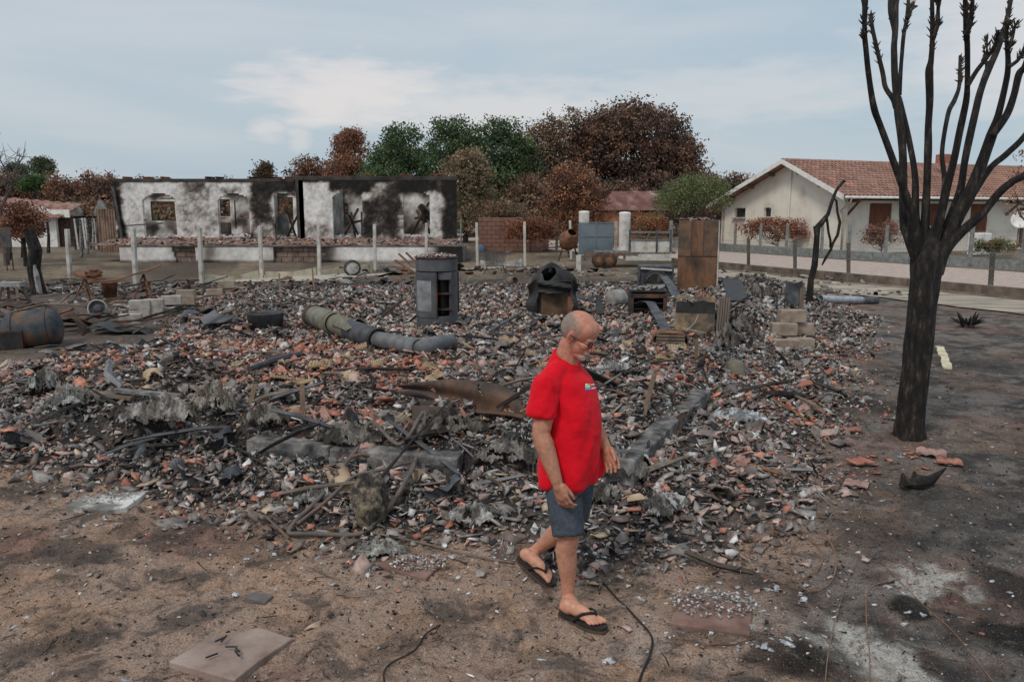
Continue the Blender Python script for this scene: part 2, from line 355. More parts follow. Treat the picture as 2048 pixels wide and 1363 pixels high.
# ------------------------------------------------------------------ ground sheet
def ground_colors(x, y):
    n = len(x); c = np.zeros((n, 3)); A = lambda *k: np.array(C(*k))
    s1 = fbm(x, y, 5, 1.1); s2 = fbm(x+31, y+7, 5, 3.1); s3 = fbm(x-11, y+3, 4, 9.0)
    sand = A(154, 130, 114); sand2 = A(165, 134, 112); red = A(132, 98, 84); char = A(62, 58, 56); grey = A(116, 108, 102); pale = A(176, 170, 162)
    c[:] = sand; c += (sand2-sand)*sst(0.45, 0.65, s2)[:, None]; c += (red-c)*(sst(0.55, 0.72, s1)*0.7)[:, None]
    k = sst(0.50, 0.66, 0.5*s2+0.3*s1+0.2*s3)                       # char flecks on sand
    c += (char-c)*(k*0.5)[:, None]
    # right hand yard: burnt black-grey soil
    P = lambda *q: G(*q)
    right = sst(-0.5, 1.1, x-(1.05+(y-4)*0.42)+(s1-0.5)*2.6)*(1-sst(20, 26, y))
    dark = grey+(char-grey)*sst(0.40, 0.66, .6*s2+.4*s3)[:, None]; dark += (A(118, 96, 82)-dark)*(sst(.50, .62, fbm(x-9, y+4, 5, 1.5))*.55)[:, None]
    dark += (red*0.9-dark)*(sst(0.56, 0.68, fbm(x+50, y, 4, 0.9))*0.45)[:, None]
    c += (dark-c)*right[:, None]
    back = sst(9, 13, y)*sst(0.3, -1.0, x+3.5)*(1-right)
    c += (A(92, 82, 76)*(0.55+0.7*s2)[:, None]-c)*(back*0.9)[:, None]
    # pale ash spots
    for (px, py, r, a) in ((1870, 1160, 0.26, 0.9), (1770, 1310, 0.26, 0.9), (1700, 1285, 0.2, 0.7), (1430, 1210, 0.14, 0.8), (1480, 1240, 0.10, 0.6), (210, 1005, 0.16, 0.8), (830, 1120, 0.12, 0.5), (1330, 1300, 0.2, 0.35), (1930, 1180, .15, .4), (1100, 1330, 0.12, 0.2)):
        p = P(px, py); d = np.hypot(x-p.x, (y-p.y)*0.9)/r+(s3-0.5)*1.4+(s2-0.5)*1.6
        c += (pale-c)*(a*sst(1.1, 0.5, d))[:, None]
    # black burnt spots
    for (px, py, r, a) in ((1720, 810, 0.5, 0.8), (1960, 730, 0.7, 0.6), (1990, 1250, 0.25, 0.95), (2040, 1180, 0.25, 0.8), (1830, 1215, 0.12, 0.95), (1560, 1320, 0.2, 0.8), (1640, 1340, 0.2, 0.7), (150, 1100, 0.3, 0.6), (350, 1060, 0.25, 0.6), (60, 980, 0.3, 0.6), (1350, 1340, 0.15, 0.6), (120, 1290, 0.2, 0.6), (900, 1240, 0.15, 0.5), (1900, 1010, 0.5, 0.5), (1750, 1060, 0.4, 0.5)):
        p = P(px, py); d = np.hypot(x-p.x, y-p.y)/r+(s3-0.5)*1.2+(s2-0.5)*2.0
        c += (A(30, 28, 27)-c)*(a*sst(1.2, 0.4, d))[:, None]
    db = sst(-0.05, 0.25, debris_amt(x, y))
    ash_shade = A(58, 54, 52)+(A(92, 88, 84)-A(58, 54, 52))*sst(0.45, 0.7, s2)[:, None]; ash_shade += (A(44, 41, 40)-ash_shade)*sst(0.52, 0.62, s3)[:, None]  # ash ground, darkened to paint shade into the gaps between shards
    c += (ash_shade-c)*db[:, None]
    # far lawn and yards
    far = sst(23, 26, y+(s1-0.5)*2)
    fc = A(108, 94, 80)+(A(130, 114, 94)-A(108, 94, 80))*sst(0.4, 0.65, s1)[:, None]; fc += (A(70, 60, 52)-fc)*(sst(0.5, 0.62, fbm(x, y, 4, 0.35))*0.8)[:, None]
    c += (fc-c)*far[:, None]
    return np.clip(c, 0.005, 0.85)
nr, nc = 560, 520
rows = np.concatenate([np.linspace(1.2, 2.8, 12)[:-1], 2.8*np.power(24/2.8, np.linspace(0, 1, nr-60)), 24*np.power(900/24, np.linspace(0, 1, 50))[1:]])
ang = np.tan(np.linspace(-R(45), R(45), nc))*1.0
yy, aa = np.meshgrid(rows, ang, indexing='ij'); X = (yy*aa).ravel(); Y = yy.ravel()
Z = hgt(X, Y); gx, gy = len(ang), len(rows)
idx = np.arange(gx*gy).reshape(gy, gx)
Q = np.stack([idx[:-1, :-1], idx[:-1, 1:], idx[1:, 1:], idx[1:, :-1]], -1).reshape(-1, 4)
gm = soilmat('burnt_soil')
g = link('ground', npmesh('ground', np.stack([X, Y, Z], 1), Q, ground_colors(X, Y), gm)); g['kind'] = 'structure'
# the same soil goes on behind the photographer
apron = MB().grid(lambda u, v: (-60+120*u, -60+61.3*v, -0.02), 20, 20).build('ground', gm, colors=np.tile(C(104, 86, 74), (441, 1))); apron['kind'] = 'structure'

def sheet(name, corners, nu, nv, mat, lift=0.03, wob=0.0):
    """ground-hugging sheet through four ground points"""
    a, b, c, d = [Vector(p) for p in corners]; m = MB()
    def fn(u, v):
        p = (a*(1-u)+b*u)*(1-v)+(d*(1-u)+c*u)*v
        if wob: p = p+Vector((random.uniform(-wob, wob), random.uniform(-wob, wob), 0))
        return (p.x, p.y, H(p.x, p.y)+lift)
    o = m.grid(fn, nu, nv).build(name, mat); o['kind'] = 'structure'; return o

# ------------------------------------------------------------------ shards
def shard_protos(k=14):
    P = []
    r = random.Random(5)
    for i in range(k):
        n = r.choice((4, 4, 5, 5)); el = r.uniform(1.0, 2.1); a0 = r.uniform(0, 6)
        pts = []
        for j in range(n):
            a = a0+2*math.pi*(j+r.uniform(-0.25, 0.25))/n; q = r.uniform(0.7, 1.1)
            pts.append((math.cos(a)*q*math.sqrt(el), math.sin(a)*q/math.sqrt(el)))
        th = r.uniform(0.10, 0.22); bend = r.choice((0, 0, 0.35, 0.6, -0.4))
        P.append((pts, th, bend))
    return P
PRO = shard_protos()
def proto_geo(p):
    """5-sided prism padded to 5 corners, with a middle ridge when bent"""
    pts, th, bend = p
    if len(pts) == 4: pts = pts+[((pts[3][0]+pts[0][0])/2*1.02, (pts[3][1]+pts[0][1])/2*1.02)]
    top = [(x, y, th/2-bend*y*y) for x, y in pts]; bot = [(x*0.96, y*0.96, -th/2-bend*y*y) for x, y in pts]
    cx = sum(p[0] for p in pts)/5; cy = sum(p[1] for p in pts)/5
    vs = top+bot+[(cx, cy, th/2-bend*cy*cy+0.02), (cx, cy, -th/2-bend*cy*cy)]
    fs = []
    for i in range(5):
        j = (i+1) % 5
        fs += [(10, i, j), (11, 5+j, 5+i), (i, 5+i, 5+j), (i, 5+j, j)]
    return np.array(vs), np.array(fs)
GEO = [proto_geo(p) for p in PRO]
PAL = {k: np.array(C(*v)) for k, v in dict(grey=(114, 107, 103), brown=(106, 93, 86), red=(148, 96, 81), orange=(168, 114, 94), pink=(164, 140, 130), beige=(168, 148, 126), white=(182, 179, 176), dark=(46, 43, 42), mid=(138, 131, 126)).items()}
PN = list(PAL)
def shard_pick(x, y):
    """palette weights at a place, after the colours of the heap"""
    px, py = topix(x, y, 0.3)
    w = np.zeros((len(x), len(PN))); I = {k: i for i, k in enumerate(PN)}
    b = fbm(x+3, y, 3, 1.4); 
    for k, v in dict(grey=.32, brown=.22, red=.05, orange=.03, pink=.10, beige=.05, white=.06, dark=.14, mid=.17).items(): w[:, I[k]] = v
    redz = sst(0.5, 1.0, np.exp(-(((px-480)/480)**2+((py-738)/55)**2))*1.5+(b-0.5)*1.4)
    for k, v in dict(red=1.3, orange=.9, beige=.4, pink=1.0, white=.15).items(): w[:, I[k]] += redz*v
    pinkz = np.exp(-(((px-1000)/260)**2+((py-650)/40)**2)); w[:, I['pink']] += pinkz*0.5; w[:, I['beige']] += pinkz*0.25
    rs = sst(0.60, 0.68, b); w[:, I['red']] += rs*0.3; w[:, I['orange']] += rs*0.18
    rt = sst(1180, 1350, px)*sst(760, 860, py); w[:, I['brown']] += rt*0.5; w[:, I['pink']] += rt*0.3; w[:, I['mid']] += rt*0.2
    bk = sst(660, 600, py); w[:, I['dark']] += bk*0.3; w[:, I['grey']] += bk*0.4
    w /= w.sum(1, keepdims=True)
    cw = np.cumsum(w, 1); return (rng.random(len(x))[:, None] > cw).sum(1).clip(0, len(PN)-1)
def scatter(n, prob, box):
    out = []
    got = 0
    while got < n:
        x = rng.uniform(box[0], box[1], n); y = rng.uniform(box[2], box[3], n)
        k = rng.random(n) < prob(x, y); out.append(np.stack([x[k], y[k]], 1)); got += k.sum()
    return np.concatenate(out)[:n]
def place(P, geoi, size, col, tilt=0.45, lift=0.02, jit=0.18):
    """instances of the shard shapes baked into one mesh -> V, T, colour"""
    Vs, Ts, Cs = [], [], []; off = 0
    z = hgt(P[:, 0], P[:, 1])
    for g in range(len(GEO)):
        k = np.where(geoi == g)[0]
        if not len(k): continue
        v, t = GEO[g]; n = len(k)
        az = rng.uniform(0, 2*np.pi, n); tx = rng.normal(0, tilt, n); ty = rng.normal(0, tilt, n)
        ca, sa = np.cos(az), np.sin(az); c1, s1 = np.cos(tx), np.sin(tx); c2, s2 = np.cos(ty), np.sin(ty)
        p = v[None]*size[k][:, None, None]
        x, y, w = p[..., 0], p[..., 1], p[..., 2]
        x, y = x*ca[:, None]-y*sa[:, None], x*sa[:, None]+y*ca[:, None]
        y, w = y*c1[:, None]-w*s1[:, None], y*s1[:, None]+w*c1[:, None]
        x, w = x*c2[:, None]+w*s2[:, None], -x*s2[:, None]+w*c2[:, None]
        dz = rng.uniform(-0.3, 1.0, n)*size[k]*0.6+lift
        V = np.stack([x+P[k, 0][:, None], y+P[k, 1][:, None], w+(z[k]+dz)[:, None]], -1)
        nv = V.shape[1]
        Vs.append(V.reshape(-1, 3)); Ts.append((t[None]+(np.arange(n)*nv)[:, None, None]+off).reshape(-1, 3)); off += n*nv
        cc = col[k]*(1+rng.uniform(-jit, jit, (n, 1))); cc = np.repeat(cc, nv, 0); Cs.append(cc)
    return np.concatenate(Vs), np.concatenate(Ts), np.clip(np.concatenate(Cs), 0.004, 0.85)
rub = vcmat('rubble', 0.88, 0.38, 22, 0.5, 60, 0.3)
def p_deb(x, y):
    d = debris_amt(x, y); return sst(-0.25, 0.35, d)*np.clip(8.0/np.maximum(y, 8), 0.25, 1)
NS = 24000
P = scatter(NS, p_deb, (-8, 10, 4.4, 22))
size = np.clip(rng.lognormal(math.log(0.036), 0.42, NS), 0.014, 0.10); col = np.array([PAL[k] for k in PN])[shard_pick(P[:, 0], P[:, 1])]
geoi = rng.integers(0, len(GEO), NS)
# the 300 that show largest stand on their own, below
show = size/P[:, 1]; vis = (np.abs(P[:, 0])/P[:, 1] < 0.62) & (debris_amt(P[:, 0], P[:, 1]) > -0.1)
big = np.argsort(-(show*vis))[:270]; rest = np.setdiff1d(np.arange(NS), big)
V, T, Cc = place(P[rest], geoi[rest], size[rest], col[rest])
o = link('tile_rubble', npmesh('tile_rubble', V, T, Cc, rub)); tag(o, 'dense bed of small broken roof tile shards and burnt debris', 'rubble', kind='stuff')
# fine rubble filling every gap
def low_geo(p):
    pts, th, bend = p; pts = pts[:4]; v = [(x, y, th/2-bend*y*y) for x, y in pts]+[(x, y, -th/2-bend*y*y) for x, y in pts]
    return np.array(v), np.array([(0, 1, 2), (0, 2, 3)]+[q for i in range(4) for q in ((i, 4+i, 4+(i+1) % 4), (i, 4+(i+1) % 4, (i+1) % 4))])
GEO_FULL = GEO; GEO = [low_geo(p) for p in PRO]
NF = 62000; PF = scatter(NF, lambda x, y: sst(-.35, .3, debris_amt(x, y)+.5*(fbm(x, y, 3, 2.2)-.5))*np.clip(8/np.maximum(y, 8), .2, 1), (-8, 10, 4.2, 22))
V, T, Cc = place(PF, rng.integers(0, len(GEO), NF), np.clip(rng.lognormal(math.log(0.019), .4, NF), .006, .05)*np.clip(PF[:, 1]/9, 1, 1.7), np.array([PAL[k] for k in PN])[shard_pick(PF[:, 0], PF[:, 1])], .7, .012, .3)
o = link('fine_rubble', npmesh('fine_rubble', V, T, Cc, rub)); tag(o, 'fine crushed tile and ash grit filling the rubble heap', 'rubble', kind='stuff')
# scorched scraps all over the left yard
PL = scatter(5200, lambda x, y: sst(.42, .62, fbm(x+7, y, 4, .7))*sst(-2.5, -4.5, x)*(polydist(x, y, DEB) < .2), (-17, -2, 9.5, 25))
PB = scatter(1500, lambda x, y: sst(.46, .62, fbm(x+2, y*1.6, 4, .5)), (-9, 11, 21, 31)); PL = np.concatenate([PL, PB])
cl = np.array([PAL['dark'], PAL['dark']*.6, PAL['grey'], PAL['brown'], np.array(C(104, 78, 62)), PAL['mid']])[rng.integers(0, 6, len(PL))]
V, T, Cc = place(PL, rng.integers(0, len(GEO), len(PL)), np.clip(rng.lognormal(math.log(.06), .6, len(PL)), .015, .25), cl, .35, .01, .3)
o = link('yard_scraps', npmesh('yard_scraps', V, T, Cc, rub)); tag(o, 'scorched scraps and cinders strewn over the left yard', 'scraps', kind='stuff')
GEO = GEO_FULL
# shards that can be told apart
SM = {}
def shard_mesh(g, cname):
    if (g, cname) not in SM:
        v, t = GEO[g]; SM[(g, cname)] = npmesh('tile_shard', v, t, np.tile(PAL[cname], (len(v), 1)), rub)
    return SM[(g, cname)]
CW = dict(grey='grey', brown='brown', red='red', orange='orange', pink='pinkish', beige='beige', white='whitish', dark='blackened', mid='light grey')
for i in big:
    cn = PN[int(np.argmin(((np.array([PAL[k] for k in PN])-col[i])**2).sum(1)))]
    s = float(size[i])*1.1; x, y = P[i]
    o = link('tile_shard', shard_mesh(int(geoi[i]), cn), None, (x, y, H(x, y)+s*0.16+0.01), (random.gauss(0, 0.35), random.gauss(0, 0.35), random.uniform(0, 6.3)))
    o.scale = (s, s, s); tag(o, 'larger %s clay tile shard lying loose on the rubble heap' % CW[cn], 'tile shard', '%s tile shards on the heap' % CW[cn])
# a thin sprinkle on the yard and sand
def p_sand(x, y):
    d = debris_amt(x, y); return np.where(d > 0, 0, 0.04+0.9*np.exp(d/0.35))*np.where(y < 12, 1, 0.15)
P2 = scatter(2000, p_sand, (-5, 8, 2.6, 16)); s2 = np.clip(rng.lognormal(math.log(0.013), 0.5, len(P2)), 0.004, 0.045)
c2 = np.array([PAL[k] for k in PN])[shard_pick(P2[:, 0], P2[:, 1])]
V, T, Cc = place(P2, rng.integers(0, len(GEO), len(P2)), s2, c2, 0.3, 0.002)
o = link('scattered_chips', npmesh('scattered_chips', V, T, Cc, rub)); tag(o, 'small tile chips scattered over the sandy ground', 'chips', kind='stuff')
# crumbs of char and pale grit on the bare soil
def p_bare(x, y): return np.where((y > 2.6) & (np.abs(x)/y < 0.72), np.clip(4.5/y, 0, 1)**2, 0)
P3 = scatter(9000, p_bare, (-8, 9, 2.6, 13)); s3 = np.clip(rng.lognormal(math.log(0.0055), 0.5, len(P3)), 0.002, 0.02)
kk = rng.random(len(P3)); c3 = np.where((kk < 0.80)[:, None], PAL['dark']*0.7, np.where((kk < 0.88)[:, None], PAL['white'], PAL['pink']))
V, T, Cc = place(P3, rng.integers(0, len(GEO), len(P3)), s3, c3, 0.5, 0.001)
o = link('char_crumbs', npmesh('char_crumbs', V, T, Cc, rub)); tag(o, 'crumbs of charcoal and pale grit strewn over the soil', 'crumbs', kind='stuff')

# ------------------------------------------------------------------ ash and melted crusts
def ico(sub):
    bm = bmesh.new(); bmesh.ops.create_icosphere(bm, subdivisions=sub, radius=1); v = np.array([p.co[:] for p in bm.verts]); t = np.array([[q.index for q in f.verts] for f in bm.faces]); bm.free(); return v, t
IV, IT = ico(2)
def lumps(name, label, cat, P, r, flat, cols, mat, rough=0.55):
    n = len(P); nv = len(IV); z = hgt(P[:, 0], P[:, 1])
    az = rng.uniform(0, 6.28, n); st = rng.uniform(0.5, 1.6, n)
    nz = 1+rough*(rng.random((n, nv))-0.5)*2
    p = IV[None]*nz[..., None]*r[:, None, None]
    x = p[..., 0]*st[:, None]; y = p[..., 1]/st[:, None]; w = p[..., 2]*flat
    X = x*np.cos(az)[:, None]-y*np.sin(az)[:, None]+P[:, 0][:, None]; Y = x*np.sin(az)[:, None]+y*np.cos(az)[:, None]+P[:, 1][:, None]
    V = np.stack([X, Y, w+(z+r*flat*0.3)[:, None]], -1).reshape(-1, 3)
    T = (IT[None]+(np.arange(n)*nv)[:, None, None]).reshape(-1, 3)
    cc = np.repeat(cols*(1+rng.uniform(-.25, .25, (n, 1))), nv, 0)*(1+rng.uniform(-.2, .2, (n*nv, 1)))
    o = link(name, npmesh(name, V, T, np.clip(cc, 0.004, 0.85), mat)); tag(o, label, cat, kind='stuff'); return o
ashm = vcmat('ash_crust', 0.97, 0.4, 40, 0.9, 90, 0.1, 0.02)
def p_ash(x, y):
    px, py = topix(x, y, 0.2); d = debris_amt(x, y)
    s = polydist(x, y, SLAB)
    k = 0.12+0.9*np.exp(-(s/0.45)**2)+0.5*np.exp(-(((px-1480)/110)**2+((py-620)/70)**2))+0.7*np.exp(-(((px-700)/90)**2+((py-1120)/30)**2))
    return np.where(d > -0.05, k, 0)*np.clip(8/np.maximum(y, 8), .25, 1)
NC = 2300; PC = scatter(NC, p_ash, (-7, 8, 4.4, 20)); rc = np.clip(rng.lognormal(math.log(0.085), 0.45, NC), 0.03, 0.20)
per = 17; q = np.repeat(np.arange(NC), per); off = rng.normal(0, .5, (NC*per, 2))*rc[q][:, None]; P4 = PC[q]+off
dome = np.clip(1-(off**2).sum(1)/(rc[q]**2), 0, 1)*rc[q]*.55
kk = rng.random(NC); cb = np.where((kk < 0.38)[:, None], np.array(C(118, 113, 109)), np.where((kk < 0.60)[:, None], np.array(C(84, 78, 73)), np.array(C(168, 166, 164))))
s4 = np.clip(rng.lognormal(math.log(0.017), .45, len(P4)), .006, .045)*np.clip(P4[:, 1]/8, 1, 2)
_h0 = hgt; 
V, T, Cc = place(P4, rng.integers(0, len(GEO), len(P4)), s4, cb[q], 1.0, 0.0, .35)
V[:, 2] += 0
o = link('ash_clumps', npmesh('ash_clumps', V, T, Cc, ashm)); tag(o, 'shaggy clumps of grey ash and burnt insulation among the rubble', 'ash', kind='stuff')
# flakes of pale ash paper lying about
def p_fl(x, y):
    px, py = topix(x, y, 0); k = 0.012+0*x
    for (a, b, sx, sy, w) in ((1440, 1215, 110, 40, 1.2), (1500, 1290, 80, 20, .8), (900, 1110, 260, 40, .6), (1700, 1250, 300, 80, .25), (210, 1010, 90, 25, .7), (1600, 940, 160, 60, .3), (1250, 1120, 120, 40, .6)): k = k+w*np.exp(-(((px-a)/sx)**2+((py-b)/sy)**2))
    return k
P5 = scatter(700, p_fl, (-5, 7, 2.7, 9)); r5 = np.clip(rng.lognormal(math.log(0.009), 0.5, len(P5)), 0.003, 0.024)
lumps('ash_flakes', 'pale flakes of ash lying on the dark soil', 'ash', P5, r5, 0.25, np.tile(np.array(C(182, 182, 184)), (len(P5), 1)), ashm, 0.9)
# charred twigs, wires and slivers
def sticks(name, label, cat, P, L, rad, cols, mat, rise=0.15):
    m = MB()
    for (x, y), l, r, c in zip(P, L, rad, cols):
        a = random.uniform(0, 6.28); e = random.gauss(0, rise); dx, dy, dz = math.cos(a)*math.cos(e), math.sin(a)*math.cos(e), math.sin(e)
        z = H(x, y)+r+0.004+abs(dz)*l/2
        k = random.uniform(-.12, .12)*l
        m.tube([(x-dx*l/2, y-dy*l/2, z-dz*l/2), (x-dy*k, y+dx*k, z), (x+dx*l/2, y+dy*l/2, z+dz*l/2)], [r, r, r*.7], 4, True, tuple(c))
    o = m.build(name, mat); tag(o, label, cat, kind='stuff'); return o
n = 520; Pt = scatter(n, p_deb, (-6, 8, 4.4, 16)); L = np.clip(rng.lognormal(math.log(0.22), .5, n), .05, .9); rr = L*rng.uniform(0.015, 0.05, n)
cs = [random.choice((C(44, 41, 40), C(70, 62, 56), C(98, 84, 72), C(120, 84, 60), C(110, 108, 108))) for _ in range(n)]
sticks('burnt_sticks', 'burnt sticks, laths and bent wires poking out of the rubble', 'sticks', Pt, L, rr, cs, VC, 0.3)
n = 420; Pt = scatter(n, p_bare, (-6, 8, 2.7, 11)); L = np.clip(rng.lognormal(math.log(0.06), .6, n), .02, .3)
sticks('charred_twigs', 'thin charred twigs strewn over the sandy soil', 'twigs', Pt, L, 0.0015+L*0.012, [random.choice((C(34, 31, 30), C(34, 31, 30), C(90, 66, 50))) for _ in range(n)], VC, 0.06)
# ------------------------------------------------------------------ road, driveway, kerbs
N1, N2 = G(1497, 541), G(1980, 588); ND = (N2-N1).normalized()          # near fence line
F1, F2 = G(1467, 502), G(2042, 541); FD = (F2-F1).normalized()          # far fence line
NP = Vector((-ND.y, ND.x, 0)); NP = NP if NP.y > 0 else -NP              # across the road, away from the camera
gravel = nmat('pink_gravel', [(0.3, (150, 132, 122)), (0.55, (170, 152, 141)), (0.75, (184, 168, 157))], 3, 0.95, 0.4, 40)
drive = nmat('dusty_driveway', [(0.3, (74, 70, 66)), (0.42, (128, 118, 106)), (0.6, (158, 146, 130)), (0.8, (172, 160, 144))], 1.1, 0.95, 0.4, 40, stretch=(0.5, 1.6, 1))
a0, a1 = N1-ND*40+NP*0.9, N1+ND*22+NP*0.9; b0, b1 = F1-FD*30-NP*1.2, F1+FD*34-NP*1.2
sheet('road', (a0, a1, b1, b0), 60, 8, gravel, 0.03)
sheet('driveway', (N1-ND*2.0-NP*1.0, N1+ND*17-NP*1.0, N1+ND*17-NP*3.6, N1-ND*1.0-NP*3.9), 60, 14, drive, 0.03)
sheet('path', (G(690, 563), G(1010, 541), G(1010, 534), G(690, 552)), 30, 4, nmat('pale_path', [(0.3, (128, 120, 108)), (0.6, (166, 158, 144))], 2, 0.95, 0.3, 40), 0.03)
sheet('path', (G(415, 566), G(700, 562), G(700, 548), G(415, 556)), 30, 4, nmat('pale_path', []), 0.028)

# ------------------------------------------------------------------ fences
def wire_mesh(m, a, b, z0, z1, step=0.11, r=0.0022, sag=0.0):
    a, b = Vector(a), Vector(b); L = (b-a).length; d = (b-a)/L; h = z1-z0; k = -int(h/step)-1
    while k*step < L:
        for s in (1, -1):
            u0 = k*step; u1 = u0+h
            if s > 0: q0, q1 = (u0, z0), (u1, z1)
            else: q0, q1 = (u0, z1), (u1, z0)
            t0 = max(0, -u0/h); t1 = min(1, (L-u0)/h)
            if t1 > t0:
                p0 = a+d*(u0+h*t0); p1 = a+d*(u0+h*t1)
                w0 = q0[1]+(q1[1]-q0[1])*t0; w1 = q0[1]+(q1[1]-q0[1])*t1
                m.tube([(p0.x, p0.y, w0), (p1.x, p1.y, w1)], r, 3, False)
        k += 1
nf = thing('chain_link_fence', 'low chain link fence on dark wooden posts along the near side of the gravel road', 'fence', N1)
wirem = nmat('fence_wire', [(0.3, (110, 108, 104)), (0.7, (150, 146, 140))], 6, 0.6, 0)
pw = nmat('dark_post', [(0.3, (52, 46, 42)), (0.6, (88, 80, 74)), (0.8, (112, 104, 96))], 7, 0.9, 0.5, 40, stretch=(1, 1, .3))
L0 = N1.copy()
for k, (px, y0, y1) in enumerate(((1497, 477, 541), (1590, 480, 549), (1697, 486, 557), (1830, 491, 571), (1980, 498, 587), (2140, 506, 603))):
    p = G(px, y1); tt = D(px+(0 if k < 4 else 6), y0, p.y)
    m = MB(); m.bar((0, 0, 0), (tt.x-p.x, 0, tt.z+0.0), 0.11, 0.10); m.build('post', pw, nf, p-N1, bevel=0.01)
m = MB(); wire_mesh(m, -ND*9, ND*17, 0.22, 1.12)
for z in (0.24, 0.7, 1.12): m.tube([-ND*9+Vector((0, 0, z)), ND*17+Vector((0, 0, z))], 0.004, 4)
o = m.build('chain_link_mesh', wirem, nf)
kb = nmat('sooty_kerb', [(0.3, (62, 54, 48)), (0.55, (104, 92, 82)), (0.75, (128, 116, 104))], 2.2, 0.95, 0.5, 40)
for k in range(-4, 8):
    a = ND*(k*2.4)+ND*0.01; b = ND*((k+1)*2.4)-ND*0.01
    MB().bar(a+Vector((0, 0, 0.1)), b+Vector((0, 0, 0.1)), 0.16, 0.26+random.uniform(-.02, .02)).build('kerb_panel', kb, nf, bevel=0.01)
ff = thing('concrete_post_fence', 'wire fence with concrete posts and low concrete panels before the white house', 'fence', F1)
gp = nmat('grey_post', [(0.3, (90, 92, 90)), (0.6, (126, 128, 124)), (0.8, (146, 146, 142))], 5, 0.92, 0.3, 50)
for px, y0, y1 in ((1467, 443, 502), (1517, 444, 505), (1569, 444, 508), (1640, 445, 514), (1694, 446, 520), (1767, 446, 526), (1850, 449, 530), (1936, 450, 536), (2042, 453, 541), (2160, 456, 550)):
    t = (px-CX)/F; # where the ray meets the fence line
    s = (t*F1.y-F1.x)/(FD.x-t*FD.y); p = F1+FD*s
    MB().box((0, 0, 0.82), (0.13, 0.13, 1.64)).build('post', gp, ff, FD*s, (0, random.uniform(-.02, .02), 0), bevel=0.012)
for k in range(-3, 11):
    a = FD*(k*2.0)+NP*0.02; b = a+FD*1.97
    MB().bar(a+Vector((0, 0, 0.19)), b+Vector((0, 0, 0.19)), 0.06, 0.42).build('base_panel', gp, ff, bevel=0.008)
m = MB()
for i in range(8):
    z = 0.45+i*0.145; m.tube([FD*-6+Vector((0, 0, z)), FD*22+Vector((0, 0, z))], 0.003, 3, False)
for i in range(190): m.tube([FD*(-6+i*0.148)+Vector((0, 0, .4)), FD*(-6+i*0.148)+Vector((0, 0, 1.5))], 0.002, 3, False)
m.build('wire_grid', wirem, ff)
# the posts in front of the burnt ruin
pm = M['paleconcrete']
posts = [(134, 458, 141, 562), (266, 456, 272, 575), (399, 455, 403, 566), (519, 452, 524, 557), (637, 450, 639, 551), (749, 448, 750, 542), (853, 446, 852, 536), (953, 445, 955, 531), (1049, 443, 1050, 532), (1140, 441, 1142, 517)]
pts = []
for k, (x0, y0, x1, y1) in enumerate(posts):
    b = G(x1, y1); t = D(x0, y0, b.y); pts.append(b)
    w = 0.155
    o = MB().bar((0, 0, -0.05), t-b, w, 0.11).build('concrete_post', pm, None, b, bevel=0.015)
    tag(o, '%s bare concrete fence post from the left in the row before the burnt ruin' % ('first second third fourth fifth sixth seventh eighth ninth tenth'.split()[k]), 'post', 'bare concrete posts before the ruin')
for k in range(2, 8):
    if k == 6: continue
    a, b = pts[k], pts[k+1]; m = MB(); ln = (b-a).length; d = (b-a)/ln
    h0, h1 = random.uniform(.18, .3), random.uniform(.18, .32)
    ct = (a+b)/2; p0 = a-ct+d*0.12; p1 = b-ct-d*0.12; q = Vector((0, .04, 0))
    mid = (p0+p1)/2; hm = random.uniform(.12, .22)
    prof = [p0, mid, p1]; hs = [h0, hm, h1]; vs = []
    for p, h in zip(prof, hs): vs += [p-q, p+q, p+q+Vector((0, .04, h)), p-q+Vector((0, .04, h))]
    fs = [(0, 1, 2, 3), (11, 10, 9, 8)]
    for i in (0, 4): fs += [(i, i+4, i+5, i+1), (i+1, i+5, i+6, i+2), (i+2, i+6, i+7, i+3), (i+3, i+7, i+4, i)]
    o = m.raw(vs, fs).build('plinth_panel', M['cream'] if k < 5 else M['concrete'], None, ct, bevel=0.005)
    tag(o, 'cream plinth panel slumped between the %s and %s concrete posts before the ruin' % (('third', 'fourth', 'fifth', 'sixth', 'seventh', 'eighth')[k-2], ('fourth', 'fifth', 'sixth', 'seventh', 'eighth', 'ninth')[k-2]), 'panel', 'plinth panels before the ruin')

